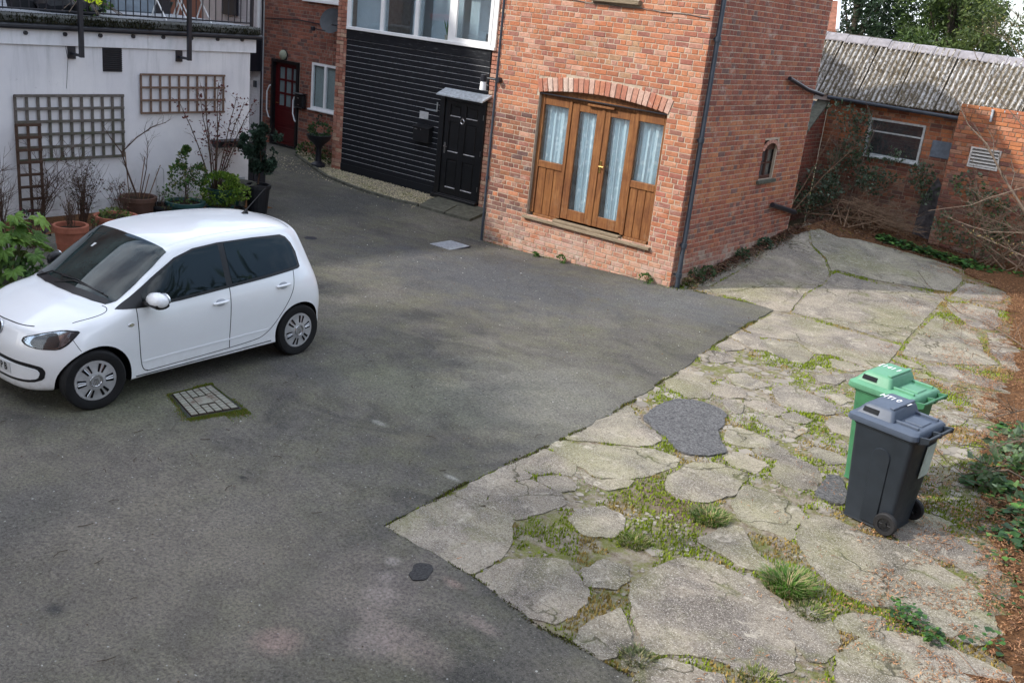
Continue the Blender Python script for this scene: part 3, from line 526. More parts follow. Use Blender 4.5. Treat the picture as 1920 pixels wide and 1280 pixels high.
bed = [(-18.3, 15.25), (-17.6, 14.95), (-16.8, 14.58), (-16, 14.2), (-15.1, 14.02), (-14.5, 13.92), (-13.7, 13.93), (-13.1, 14.05), (-13.4, 14.98), (-16.8, 14.98), (-17, 15.78), (-18.9, 15.78)]
sheet(bed, .4, lambda x, y: gz(x, y)+.012, .05).build('gravel_bed', SOIL, kind='structure')
gr = MB(); N = 15000; bx = rs.uniform(-18.9, -13, N); by = rs.uniform(13.6, 15.8, N); ok = inpoly(bx, by, bed) | ((rs.rand(N) < .09) & (by < 15) & (bx < -12.8) & (by > 13.75-.0*bx))
for x, y in zip(bx[ok], by[ok]):
    r = random.uniform(.008, .018); z = gz(x, y)+.018; t = random.uniform(.6, 1.25); c = (.50*t, .44*t, .30*t) if random.random() < .75 else (.22*t, .20*t, .15*t)
    a = random.random()*3; ca, sa = math.cos(a)*r, math.sin(a)*r
    gr.add([(x-ca, y-sa, z), (x+sa*.7, y-ca*.7, z), (x+ca, y+sa, z), (x-sa*.7, y+ca*.7, z), (x, y, z+r*.8)], [(0, 1, 4), (1, 2, 4), (2, 3, 4), (3, 0, 4)], 0, c)
gr.build('gravel', CHIP, kind='stuff', fix=False)
# grit, twigs and crumbs lying on the asphalt
gr = MB(); N = 1500
for i in range(N):
    x = random.uniform(-15, -3.5); y = random.uniform(2.2, 14.5)
    if not inpoly([x], [y], ap)[0] or (-10 < x < -7.4 and 3.4 < y < 7.8): continue
    r = random.uniform(.004, .010); z = gz(x, y)+.012; t = random.uniform(.5, 1.2); c = random.choice(((.4, .39, .37), (.3, .29, .27), (.09, .06, .04), (.16, .10, .06))); c = tuple(v*t for v in c)
    if y > 10 and random.random() < .5: r *= 1.5
    a = random.random()*3; ca, sa = math.cos(a)*r, math.sin(a)*r
    gr.add([(x-ca, y-sa, z), (x+sa*.7, y-ca*.7, z), (x+ca, y+sa, z), (x-sa*.7, y+ca*.7, z), (x, y, z+r*.8)], [(0, 1, 4), (1, 2, 4), (2, 3, 4), (3, 0, 4)], 0, c)
for i in range(60):
    x = random.uniform(-10, -4.5); y = random.uniform(2.5, 7.5)
    if not inpoly([x], [y], ap)[0]: continue
    a = random.random()*6.28; L = random.uniform(.03, .12); z = gz(x, y)+.016
    gr.tube([(x, y, z), (x+L*.5*math.cos(a), y+L*.5*math.sin(a), z+.004), (x+L*math.cos(a+.3), y+L*math.sin(a+.3), z)], .003, 4, 0, (.05, .035, .025))
gr.build('grit', CHIP, kind='stuff', fix=False)

# ---------------- brick walls ----------------
PAL_MILL = [(r*1.0, g*1.16, b*1.25) for r, g, b in [(.46, .165, .075), (.40, .130, .062), (.36, .115, .060), (.48, .205, .115), (.43, .150, .070), (.33, .105, .062), (.28, .095, .066), (.42, .185, .125), (.50, .24, .16), (.30, .115, .08), (.38, .125, .06), (.45, .14, .06), (.46, .17, .085), (.44, .155, .075), (.41, .14, .07)]]
PAL_SIDE = [(.36, .115, .068), (.33, .10, .062), (.29, .095, .065), (.40, .14, .078), (.42, .165, .085), (.24, .085, .065), (.31, .11, .075), (.18, .10, .09), (.35, .115, .07), (.38, .14, .09)]
PAL_HOUSE = [(.26, .085, .055), (.30, .105, .065), (.22, .075, .052), (.17, .062, .05), (.33, .125, .085), (.12, .06, .055), (.27, .095, .06), (.24, .08, .05)]
PAL_PALE = [(.50, .25, .18), (.56, .34, .25), (.42, .18, .12), (.60, .42, .30), (.45, .22, .16), (.38, .15, .10)]
PAL_SHED = [(.40, .135, .065), (.33, .11, .058), (.26, .09, .06), (.44, .17, .085), (.30, .12, .08), (.42, .22, .14), (.20, .085, .07)]
def chamfer_brick(mb, P, u0, u1, v0, v1, d, col, j=.0025):
    """a brick standing d proud of its wall, P(u,v,depth)->xyz"""
    q = lambda: random.uniform(-j, j); ch = .006
    b = [(u0+q(), v0+q()), (u1+q(), v0+q()), (u1+q(), v1+q()), (u0+q(), v1+q())]; i = [(b[0][0]+ch, b[0][1]+ch), (b[1][0]-ch, b[1][1]+ch), (b[2][0]-ch, b[2][1]-ch), (b[3][0]+ch, b[3][1]-ch)]
    dd = d+random.uniform(-.002, .003)
    mb.add([P(a, c, -.004) for a, c in b]+[P(a, c, dd-.004) for a, c in b]+[P(a, c, dd+q()*.3) for a, c in i],
           [(0, 1, 5, 4), (1, 2, 6, 5), (2, 3, 7, 6), (3, 0, 4, 7), (4, 5, 9, 8), (5, 6, 10, 9), (6, 7, 11, 10), (7, 4, 8, 11), (8, 9, 10, 11)], 0, col)
def brick_wall(parent, mat, o, u, n, L, z0, z1, holes, pal, n_ind=0, near=(0, 0), zone=None, ch=.079, header_every=4, headers=.12, skip=None, d=.0055, z_origin=0.0):
    u = Vector(u); n = Vector(n); o = Vector(o)
    P = lambda a, v, k: o+u*a+n*k+Vector((0, 0, v)); todo = []
    k = int(math.floor((z0-z_origin)/ch))
    while z_origin+k*ch < z1:
        v0 = z_origin+k*ch; v1 = v0+ch-.011; vm = (v0+v1)/2
        cuts = [(-1e9, 0.0), (L, 1e9)]
        for h in holes:
            r = h(vm)
            if r: cuts.append(r)
        cuts.sort(); allh = header_every and k % header_every == 0
        x = (-.113 if k % 2 else 0) if not allh else (-.056)
        while x < L:
            w_ = .102 if (allh or random.random() < headers) else .215
            segs = [(x, x+w_)]
            for a, b in cuts:
                ns = []
                for s0, s1 in segs:
                    if b <= s0 or a >= s1: ns.append((s0, s1))
                    else:
                        if a > s0: ns.append((s0, a-.006))
                        if b < s1: ns.append((b+.006, s1))
                segs = ns
            for s0, s1 in segs:
                if s1-s0 > .025 and not (skip and skip((s0+s1)/2, vm)): todo.append((s0, s1, max(v0, z0-.08), v1))
            x += w_+.011
        k += 1
    def colour(a, v):
        c = random.choice(pal); t = random.uniform(.88, 1.10)
        if zone: c, t = zone(a, v, c, t)
        return tuple(x*t for x in c)
    todo.sort(key=lambda b: ((b[0]+b[1])/2-near[0])**2+((b[2]+b[3])/2-near[1])**2)
    ind = [b for b in todo if b[1]-b[0] > .09][:n_ind]; st = set(ind); rest = [b for b in todo if b not in st]
    if ind:
        cache = {}
        for b in ind:
            wd = round((b[1]-b[0])/.01)*.01; hh = b[3]-b[2]; cc = colour((b[0]+b[1])/2, (b[2]+b[3])/2); key = (wd, round(hh, 3), tuple(round(x/.035) for x in cc), random.randrange(2))
            if key not in cache:
                mb = MB(); ux = Vector((u.x, u.y, 0)); chamfer_brick(mb, lambda a, v, k_: ux*a+n*k_+Vector((0, 0, v)), -wd/2+.001, wd/2-.001, -hh/2, hh/2, d, cc)
                cache[key] = mb.mesh('brick', mat)
            c = P((b[0]+b[1])/2, (b[2]+b[3])/2, 0); inst('brick', cache[key], parent, c)
    mb = MB()
    for b in rest: chamfer_brick(mb, P, *b, d, colour((b[0]+b[1])/2, (b[2]+b[3])/2))
    if rest: mb.build('brickwork', mat, parent, kind='stuff', fix=False)
    return len(ind), len(rest)
def rect(a, b, c, d): return lambda v: (a, b) if c < v < d else None
def wall_core(mb, o, u, n, L, z0, z1, thick, rects, m=0):
    """solid wall behind the bricks with rectangular openings, built of butted blocks"""
    us = sorted({0, L}|{r[0] for r in rects}|{r[1] for r in rects}); vs = sorted({z0, z1}|{r[2] for r in rects}|{r[3] for r in rects}); o = Vector(o); u = Vector(u); n = Vector(n)
    for a, b in zip(us[:-1], us[1:]):
        for c, d in zip(vs[:-1], vs[1:]):
            if any(r[0]-1e-6 <= a and b <= r[1]+1e-6 and r[2]-1e-6 <= c and d <= r[3]+1e-6 for r in rects): continue
            p = o+u*a; mb.prism([p+Vector((0, 0, c)), p+u*(b-a)+Vector((0, 0, c)), p+u*(b-a)+Vector((0, 0, d)), p+Vector((0, 0, d))], -n*thick, m)
def frame_rect(mb, x0, x1, z0, z1, y0, y1, w, m=0):
    mb.box(x0, x0+w, y0, y1, z0, z1, m); mb.box(x1-w, x1, y0, y1, z0, z1, m); mb.box(x0+w, x1-w, y0, y1, z0, z0+w, m); mb.box(x0+w, x1-w, y0, y1, z1-w, z1, m)

# ---------------- the brick mill ----------------
mill = thing('brick_building', 'tall red brick building in the middle with timber french doors under a brick arch', 'building', (-7.05, 13.34, 0))
class Loc:
    """builder whose coordinates are world ones, parts end up relative to the thing's base"""
    def __init__(s, t): s.t = t
    def __call__(s, mb, name, mats, parent=None, **k):
        off = Vector(s.t.location); par = parent or s.t
        if parent is not None: off = off+Vector(parent.location) if parent.parent else off
        mb.v = [tuple(Vector(p)-off) for p in mb.v]; return mb.build(name, mats, par, **k)
ML = Loc(mill); EAVE = 5.4
mb = MB()
wall_core(mb, (-10.87, 13.35, 0), (1, 0, 0), (0, -1, 0), 3.81, -.4, EAVE, .22, [(.89, 3.32, .53, 2.70), (1.75, 2.55, 4.14, 5.05)])
wall_core(mb, (-7.06, 13.57, 0), (0, 1, 0), (1, 0, 0), 4.03, -.4, EAVE, .22, [(2.30, 2.85, 1.50, 2.17)])
mb.box(-10.87, -10.65, 13.57, 17.6, -.4, EAVE); mb.box(-10.65, -7.28, 17.38, 17.6, -.4, EAVE)
ML(mb, 'wall', MORT)
mb = MB(); mb.box(-10.64, -7.29, 13.575, 17.37, -.2, -.1); mb.box(-10.64, -7.29, 15.2, 15.25, 0, 5); mb.box(-9.99, -7.5, 14.2, 14.23, 0, 2.95); ML(mb, 'interior', DARKR)
archz = lambda x: 2.575+.105*(1-((x+8.765)/1.21)**2)
def arch_hole(v):
    lo, hi = .53, 2.56
    if lo < v < hi: return (.89, 3.32)
    top = lambda x: archz(x)+.235
    if hi <= v < 2.92:
        xs = [x for x in np.arange(-10.02, -7.50, .02) if archz(max(-9.975, min(-7.555, x)))+.235 > v]
        if xs: return (min(xs)+10.87, max(xs)+10.87)
    return None
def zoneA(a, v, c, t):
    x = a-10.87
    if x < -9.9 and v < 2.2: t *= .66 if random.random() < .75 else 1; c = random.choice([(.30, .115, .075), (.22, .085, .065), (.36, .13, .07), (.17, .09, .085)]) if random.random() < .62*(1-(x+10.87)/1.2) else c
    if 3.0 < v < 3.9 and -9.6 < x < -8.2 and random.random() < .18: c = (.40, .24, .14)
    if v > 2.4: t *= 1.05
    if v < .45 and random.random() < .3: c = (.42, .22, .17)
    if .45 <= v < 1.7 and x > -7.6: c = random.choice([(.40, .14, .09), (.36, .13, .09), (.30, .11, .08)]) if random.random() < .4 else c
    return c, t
# bricks are relative to the thing
def O(x, y, z=0): return (x+7.05, y-13.34, z)
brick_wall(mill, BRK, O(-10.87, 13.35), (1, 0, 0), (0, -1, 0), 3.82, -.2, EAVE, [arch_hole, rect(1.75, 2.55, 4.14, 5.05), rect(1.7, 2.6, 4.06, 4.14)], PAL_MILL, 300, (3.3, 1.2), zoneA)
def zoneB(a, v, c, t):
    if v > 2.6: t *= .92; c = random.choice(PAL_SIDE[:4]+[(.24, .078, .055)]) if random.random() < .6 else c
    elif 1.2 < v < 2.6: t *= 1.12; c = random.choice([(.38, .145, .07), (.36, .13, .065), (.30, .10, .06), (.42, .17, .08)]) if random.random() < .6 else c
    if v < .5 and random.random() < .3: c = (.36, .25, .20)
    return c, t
def small_hole(v):
    if 1.45 < v <= 2.1: return (2.55, 3.11)
    if 2.1 < v < 2.22:
        h = .30*math.sqrt(max(0, 1-((v-2.05)/.27)**2)); return (2.83-h-.02, 2.83+h+.02)
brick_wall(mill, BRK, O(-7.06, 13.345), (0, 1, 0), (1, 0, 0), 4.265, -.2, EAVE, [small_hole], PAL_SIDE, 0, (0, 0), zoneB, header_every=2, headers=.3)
mb = MB(); brick_wall(mill, BRK, O(-7.06, 17.61), (-1, 0, 0), (0, 1, 0), 3.8, -.2, EAVE, [], PAL_SIDE, 0, header_every=3)
# the arch of soldier bricks
nA = 25
for i in range(nA):
    f = (i+.5)/nA; x = -10.0+f*2.47; sl = -(x+8.765)*.19; hx = .045; b = archz(max(-9.975, min(-7.555, x)))
    h = .215+random.uniform(-.006, .006); up = Vector((-sl*1.0, 0, 1)).normalized(); up = Vector(((x+8.765)*.22, 0, 1)).normalized(); sd_ = Vector((up.z, 0, -up.x))
    c = random.choice([(.50, .26, .19), (.56, .38, .31), (.42, .17, .11), (.48, .20, .12), (.60, .47, .40), (.44, .18, .12)])
    mb = MB(); o_ = Vector((x, 13.35, b+.004)); d = .009+random.uniform(0, .004); ww = .043
    pts = [o_-sd_*ww*.94, o_+sd_*ww*.94, o_+sd_*ww*1.08+up*h, o_-sd_*ww*1.08+up*h]
    ctr = sum(pts, Vector())/4; mb.prism(pts, (0, .12, 0), 0, c); mb.v[:] = mb.v
    mb2 = MB(); ins = [p+(ctr-p).normalized()*.008-Vector((0, d+.003, 0)) for p in pts]; fr = [p-Vector((0, d, 0)) for p in pts]
    mb2.add([p+Vector((0, .12, 0)) for p in pts]+fr+ins, [(0, 1, 5, 4), (1, 2, 6, 5), (2, 3, 7, 6), (3, 0, 4, 7), (4, 5, 9, 8), (5, 6, 10, 9), (6, 7, 11, 10), (7, 4, 8, 11), (8, 9, 10, 11)], 0, c)
    ML(mb2, 'arch_brick', BRK)
# pale arch over the small side window
mb = MB()
for i in range(9):
    a = math.pi*(.12+.76*i/8); ring = []
    for rr, da in ((.27, -.13), (.27, .13), (.37, .13), (.37, -.13)): ring.append((-7.055, 16.175-rr*math.cos(a+da), 1.95+.62*rr*math.sin(a+da)+.0))
    mb.prism(ring, (.012, 0, 0), 0, (.42+.1*random.random(), .26, .20))
ML(mb, 'window_arch', BRK)
# french doors and side lights
fr = MB(); Y0, Y1 = 13.415, 13.49
for x0, x1 in ((-9.975, -9.90), (-9.41, -9.345), (-8.135, -8.07), (-7.625, -7.555)): fr.bbox(x0, x1, Y0, Y1, .585, 2.555, .006)
for x0, x1 in ((-9.90, -9.41), (-8.07, -7.625)):
    fr.bbox(x0, x1, Y0+.004, Y1, 2.39, 2.555, .006); fr.bbox(x0, x1, Y0+.004, Y1, 1.365, 1.475, .006); fr.bbox(x0, x1, Y0+.004, Y1, .53, .575, .004)
fr.bbox(-9.345, -8.135, Y0+.006, Y1, 2.505, 2.555, .004)
frame = ML(fr, 'door_frame', TIMB)
for k, (x0, x1, gx0, gx1) in enumerate(((-9.345, -8.742, -9.205, -8.865), (-8.738, -8.135, -8.60, -8.245))):
    mb = MB(); y0, y1 = 13.432, 13.478
    mb.bbox(x0+.003, gx0, y0, y1, .60, 2.50, .006); mb.bbox(gx1, x1-.003, y0, y1, .60, 2.50, .006); mb.bbox(gx0, gx1, y0+.003, y1, 2.375, 2.50, .004); mb.bbox(gx0, gx1, y0+.003, y1, .60, .775, .004)
    leaf = ML(mb, 'french_door', TIMB)
    mb = MB(); mb.box(gx0-.004, gx1+.004, 13.452, 13.457, .772, 2.378); ML(mb, 'glass_pane', GLASS, leaf)
    if k: mb = MB(); mb.bbox(-8.690, -8.655, 13.422, 13.434, 1.48, 1.67, .003); mb.tube([(-8.672, 13.43, 1.585), (-8.672, 13.385, 1.585), (-8.585, 13.382, 1.585)], .009, 8); ML(mb, 'handle', BRASS, leaf)
    else: mb = MB(); mb.bbox(-8.765, -8.70, 13.418, 13.433, .60, 2.50, .004); ML(mb, 'cover_strip', TIMB, leaf)
for gx0, gx1 in ((-9.90, -9.41), (-8.07, -7.625)):
    mb = MB(); mb.box(gx0-.004, gx1+.004, 13.44, 13.445, 1.47, 2.395); ML(mb, 'glass_pane', GLASS)
    for j in range(3):
        a = gx0+(gx1-gx0)*j/3; b = gx0+(gx1-gx0)*(j+1)/3; mb = MB(); mb.bbox(a+.003, b-.003, 13.437+.002*j, 13.47, .575, 1.365, .007); ML(mb, 'board', TIMB)
mb = MB(); pts = [(x, 13.43, archz(x)-.001) for x in np.linspace(-9.975, -7.555, 15)]; mb.prism([(-9.975, 13.43, 2.556), (-7.555, 13.43, 2.556)]+pts[::-1], (0, .05, 0)); ML(mb, 'arch_board', TIMB)
mb = MB(); mb.bbox(-9.975, -7.555, 13.352, 13.425, 2.556, 2.572, .003); ML(mb, 'drip_board', BLKM)
mb = MB(); mb.bbox(-9.03, -8.52, 13.375, 13.412, 2.49, 2.525, .005); ML(mb, 'rain_strip', TIMB)
mb = MB(); mb.bbox(-10.03, -7.49, 13.285, 13.49, .478, .529, .008); ML(mb, 'sill', SILLM)
mb = MB(); mb.bbox(-9.42, -8.10, 13.335, 13.43, .5305, .572, .006); ML(mb, 'threshold', SILLM)
for gx0, gx1, z0, z1 in ((-9.92, -9.38, 1.4, 2.46), (-9.22, -8.84, .7, 2.46), (-8.62, -8.22, .7, 2.46), (-8.09, -7.60, 1.4, 2.46)):
    mb = MB(); n = 44; vs = []
    op = .07 if z0 < 1 else .0
    for zi in (z0, z1):
        for i in range(n+1):
            f = i/n; x = gx0+op*(z1-zi > .5)+(gx1-gx0-op*(z1-zi > .5))*f; vs.append((x, 13.54+.028*math.sin(f*26+zi*.3)+.012*math.sin(f*61), zi))
    mb.add(vs, [(i, i+1, n+2+i, n+1+i) for i in range(n)]); ML(mb, 'curtain', CURT, smooth=True)
# upper window, small side window
mb = MB(); mb.bbox(-9.17, -8.27, 13.26, 13.5, 4.065, 4.135, .006); ML(mb, 'upper_sill', SILLM)
mb = MB(); frame_rect(mb, -9.12, -8.32, 4.14, 5.05, 13.42, 13.48, .06); mb.box(-8.75, -8.69, 13.42, 13.48, 4.2, 4.99); uw = ML(mb, 'window', PVC); mb = MB(); mb.box(-9.06, -8.38, 13.45, 13.455, 4.2, 4.99); ML(mb, 'pane', GLASS, uw)
mb = MB(); X0, X1 = -7.15, -7.10
for a, b, c, d in ((15.875, 15.93, 1.50, 2.06), (16.42, 16.475, 1.50, 2.06), (15.93, 16.42, 1.50, 1.56), (15.93, 16.42, 2.0, 2.17), (16.155, 16.195, 1.56, 2.0)): mb.bbox(X0, X1+.001*(c > 1.9), a, b, c, d, .004)
for a, b in ((15.93, 16.155), (16.195, 16.42)): mb.box(X0+.01, X1-.01, a, b, 1.76, 1.785)
sw = ML(mb, 'small_window', plain('brown_window_paint', (.075, .032, .022), .6, .3))
mb = MB(); mb.box(X0+.02, X0+.025, 15.93, 16.42, 1.56, 2.0); ML(mb, 'pane', GLASS, sw)
mb = MB(); mb.bbox(-7.2, -7.0, 15.82, 16.52, 1.44, 1.495, .006); ML(mb, 'small_sill', STONE)
# drainpipes and cable
def pipe(mb, pts, r, collars=()):
    mb.tube(pts, r, 12)
    for c, d in collars: mb.tube([Vector(c)-Vector(d)*.035, Vector(c)+Vector(d)*.035], r*1.35, 12); mb.box(c[0]-.11, c[0], c[1]-.012, c[1]+.012, c[2]-.012, c[2]+.012)
mb = MB(); pipe(mb, [(-6.99, 13.47, 5.35), (-6.99, 13.47, .62), (-6.985, 13.45, .5), (-6.97, 13.43, .32), (-6.965, 13.42, .0)], .036, [((-6.99, 13.47, z), (0, 0, 1)) for z in (3.72, 2.27, .66, 5.0)]+[((-6.965, 13.42, .2), (0, 0, 1))]); auto(ML(mb, 'drainpipe', PIPE))
mb = MB(); mb.tube([(-10.90, 13.33, 5.35), (-10.90, 13.33, -.13)], .022, 10); mb.tube([(-10.90, 13.33, 1.02), (-10.90, 13.33, .96)], .03, 10); auto(ML(mb, 'thin_drainpipe', PIPE))
mb = MB(); mb.tube([(-6.99, 16.25, 3.2), (-6.99, 17.1, 3.02), (-6.98, 17.78, 2.93)], .035, 10); auto(ML(mb, 'waste_pipe', BLKM))
mb = MB(); mb.tube([(-6.99, 16.53, 1.03), (-6.99, 17.6, .80)], .045, 10); auto(ML(mb, 'lower_waste_pipe', BLKM))
mb = MB(); mb.tube([(x, 13.332, z+.008*math.sin(x*9)) for x, z in zip(np.linspace(-10.86, -7.1, 24), np.interp(np.linspace(0, 1, 24), [0, .3, .7, 1], [4.13, 4.05, 4.02, 4.0]))], .006, 5); ML(mb, 'cable', plain('cable_grey', (.16, .14, .13), .7, .2))
mb = MB(); mb.prism([(-11.15, 13.05, 5.35), (-6.8, 13.05, 5.35), (-6.8, 13.05, 5.40), (-8.9, 13.05, 6.62), (-11.15, 13.05, 5.40)], (0, 4.8, 0)); ML(mb, 'roof', SLATE)

# ---------------- boarded house ----------------
bh = thing('boarded_house', 'black timber boarded house front with white window band, set back beside the brick building', 'building', (-12.45, 15.0, 0)); BH = Loc(bh)
mb = MB(); wall_core(mb, (-16.80, 15.03, 0), (1, 0, 0), (0, -1, 0), 4.9, -.3, 6, .2, [(.40, 4.42, 3.06, 4.35)]); mb.box(-16.8, -16.6, 15.23, 19, -.3, 6); mb.box(-16.6, -11.9, 18.8, 19, -.3, 6); BH(mb, 'wall', MORT2)
mb = MB(); mb.box(-16.59, -11.95, 17.0, 17.1, 2.7, 4.6); BH(mb, 'room_wall', ROOMW)
mb = MB(); mb.box(-16.6, -12.0, 15.24, 17.0, 2.9, 3.0); BH(mb, 'room_floor', ROOMW)
for a, b, c in ((-16.38, -15.45, 15.16), (-14.78, -14.5, 15.22), (-14.42, -13.6, 15.40), (-13.45, -12.95, 15.45)):
    mb = MB(); mb.box(a, b, c, c+.02, 3.02, 4.5); BH(mb, 'pale_blind', ROOMW)
mb = MB(); mb.box(-13.0, -12.45, 15.45, 15.5, 3.02, 3.28); BH(mb, 'low_cupboard', ROOMW)
brick_wall(bh, BRK2, (-16.79+12.45, .02, 0), (1, 0, 0), (0, -1, 0), .32, -.2, 6, [], PAL_PALE, 150, (0, 1.5), header_every=0, headers=.5, d=.03)
brick_wall(bh, BRK2, (-12.43+12.45, .02, 0), (1, 0, 0), (0, -1, 0), .50, -.2, 6, [], PAL_PALE, 150, (0, 1.5), header_every=0, headers=.5, d=.03)
nb = 24; pit = .110
for i in range(nb):
    z = .18+i*pit; z1 = z+pit; top = i == nb-1
    for (x0, x1) in ((-16.465, -13.62),) if z1 < 2.26 else ((-16.465, -12.45),):
        mb = MB(); y = 14.985
        prof = [(y+.03, z), (y, z), (y, z1-.009), (y+.012, z1-.002), (y+.03, z1-.002)]
        vs = [(x0, a, b) for a, b in prof]+[(x1, a, b) for a, b in prof]; n = 5
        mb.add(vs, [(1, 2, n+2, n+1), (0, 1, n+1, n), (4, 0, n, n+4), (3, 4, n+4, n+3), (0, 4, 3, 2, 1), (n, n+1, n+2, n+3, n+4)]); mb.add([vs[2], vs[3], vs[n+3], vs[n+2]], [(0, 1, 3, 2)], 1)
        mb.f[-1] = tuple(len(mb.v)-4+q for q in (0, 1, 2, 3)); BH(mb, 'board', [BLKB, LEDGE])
mb = MB(); mb.bbox(-16.475, -13.61, 14.975, 15.02, 0, .178, .004); BH(mb, 'skirting_board', BLKB)
mb = MB(); mb.bbox(-16.475, -12.44, 14.972, 15.02, 2.822, 3.02, .004); BH(mb, 'head_board', BLKB)
mb = MB(); mb.box(-16.8, -13.4, 14.93, 15.02, -.15, -.001); BH(mb, 'plinth', STONE)
# front door
mb = MB(); mb.bbox(-13.60, -13.475, 14.93, 15.02, 0, 2.1, .004); mb.bbox(-12.455, -12.44+.02, 14.95, 15.02, 0, 2.1, .002); mb.bbox(-13.475, -12.455, 14.95, 15.02, 1.97, 2.1, .004); BH(mb, 'front_door_frame', BLKG)
mb = MB(); mb.box(-13.47, -12.46, 14.985, 15.015, .09, 1.965)
rails = [(-13.47, -13.34), (-13.055, -12.915), (-12.61, -12.46)]
for a, b in rails: mb.bbox(a, b, 14.962, 14.986, .09, 1.965, .004)
for a, b in ((-13.34, -13.055), (-12.915, -12.61)):
    for c, d in ((.09, .26), (.82, .98), (1.565, 1.68), (1.90, 1.965)): mb.bbox(a, b, 14.962, 14.986, c, d, .004)
dr = BH(mb, 'front_door', BLKG)
for a, b in ((-13.34, -13.055), (-12.915, -12.61)):
    for c, d in ((.26, .82), (.98, 1.565), (1.68, 1.90)):
        mb = MB(); mb.bbox(a+.03, b-.03, 14.972, 14.984, c+.03, d-.03, .008); BH(mb, 'panel', BLKG, dr)
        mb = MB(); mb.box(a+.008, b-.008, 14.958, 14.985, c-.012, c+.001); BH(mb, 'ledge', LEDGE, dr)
mb = MB(); mb.lathe([(.045, -.008), (.055, 0), (.045, .008), (.035, 0), (.045, -.008)], 20, Matrix.Translation((-12.99, 14.95, 1.60)) @ Matrix.Rotation(R(90), 4, 'X')); mb.bbox(-13.01, -12.97, 14.945, 14.965, 1.64, 1.67, .003); auto(BH(mb, 'knocker', STEEL, dr))
mb = MB(); mb.bbox(-13.43, -13.39, 14.952, 14.962, .92, 1.13, .003); mb.tube([(-13.41, 14.955, 1.06), (-13.41, 14.92, 1.06), (-13.32, 14.915, 1.06)], .01, 8); auto(BH(mb, 'handle', STEEL, dr))
for z in (.35, 1.05, 1.75): mb = MB(); mb.box(-12.475, -12.462, 14.955, 14.962, z-.05, z+.05); BH(mb, 'hinge', STEEL, dr)
mb = MB(); mb.prism([(-13.53, 15.0, 2.20), (-13.53, 14.72, 2.08), (-13.53, 14.72, 2.055), (-13.53, 15.0, 2.16)], (1.2, 0, 0)); BH(mb, 'canopy', LEAD)
mb = MB(); mb.bbox(-13.62, -12.42, 14.86, 15.0, .0, .085, .006); mb.bbox(-13.50, -12.44, 14.90, 15.0, .0855, .105, .004); BH(mb, 'doorstep', BLKG)
# window band
mb = MB(); y0, y1 = 14.96, 15.03
mb.bbox(-16.45, -12.34, 14.93, 15.04, 3.022, 3.085, .006); mb.bbox(-16.45, -12.34, y0, y1, 4.35, 4.42, .005)
for x, w_ in ((-16.42, .055), (-15.42, .05), (-14.44, .05), (-13.50, .07), (-12.40, .06)): mb.bbox(x-w_, x+w_*.9, y0, y1, 3.086, 4.35, .005)
wb = BH(mb, 'window_frame', PVC)
for a, b in ((-16.365, -15.47), (-15.375, -14.49), (-14.395, -13.57), (-13.437, -12.46)): mb = MB(); mb.box(a, b, 15.0, 15.006, 3.086, 4.35); BH(mb, 'pane', GLASS, wb)
mb = MB(); frame_rect(mb, -13.436, -12.461, 3.087, 4.349, 14.95, 14.998, .07); BH(mb, 'opening_sash', PVC, wb)
mb = MB(); mb.prism([(-17.0, 14.8, 6.0), (-11.0, 14.8, 6.0), (-11.0, 17.1, 7.3), (-17.0, 17.1, 7.3)], (0, 0, .08)); mb.prism([(-17.0, 19.4, 6.0), (-11.0, 19.4, 6.0), (-11.0, 17.1, 7.3), (-17.0, 17.1, 7.3)], (0, 0, .08)); BH(mb, 'roof', SLATE)
# things on or by the boarded house
def pot_plant():
    t = thing('potted_plant', 'small snake plant in a pale pot inside the white window above the black boards', 'plant', (-13.72, 15.16, 3.02))
    mb = MB(); mb.lathe([(.0, 0), (.06, 0), (.085, .15), (.075, .15), (.07, .12), (0, .12)], 16); auto(mb.build('pot', plain('cream_pot', (.5, .46, .36), .7, .3), t))
    mb = MB()
    for i in range(7):
        a = i*.9; q = Vector((.03*math.cos(a), .03*math.sin(a), .12)); d = Vector((.10*math.cos(a), .10*math.sin(a), .30+.05*random.random())); s_ = Vector((-math.sin(a), math.cos(a), 0))*.022
        mb.add([q-s_*.6, q+s_*.6, q+d*.5+s_, q+d*.5-s_, q+d], [(0, 1, 2, 3), (3, 2, 4)], 0, (.10, .22, .06))
    mb.build('foliage', LEAF, t, fix=False)
pot_plant()
t = thing('wall_lamp', 'black and white lamp on a bracket at the corner of the brick building', 'lamp', (-10.90, 13.30, 2.66))
mb = MB(); mb.tube([(.07, .02, 0), (-.18, -.04, 0)], .018, 8); mb.lathe([(0, .05), (.055, .05), (.055, -.06), (0, -.06)], 16, Matrix.Translation((-.22, -.05, 0))); mb.lathe([(0, .045), (.045, .045), (.045, -.045), (0, -.045)], 14, Matrix.Translation((.07, -.0, 0)) @ Matrix.Rotation(R(90), 4, 'X')); auto(mb.build('bracket', BLKM, t))
mb = MB(); mb.lathe([(0, -.061), (.05, -.061), (.058, -.2), (0, -.2)], 16, Matrix.Translation((-.22, -.05, 0))); auto(mb.build('shade', PVC, t))
t = thing('letterbox', 'black wall letterbox on the black boards left of the six panel door', 'letterbox', (-14.0, 14.97, 1.2))
mb = MB(); mb.bbox(-.21, .23, -.13, 0, -.15, .14, .01); mb.build('body', BLKG, t); mb = MB(); mb.prism([(-.22, 0, .19), (-.22, -.15, .142), (-.22, -.15, .13), (-.22, 0, .145)], (.46, 0, 0)); mb.build('lid', BLKG, t)
mb = MB(); mb.box(-.16, -.09, -.134, -.1301, .085, .105); mb.box(.0, .02, -.134, -.1301, .085, .11); mb.build('plate', STEEL, t)
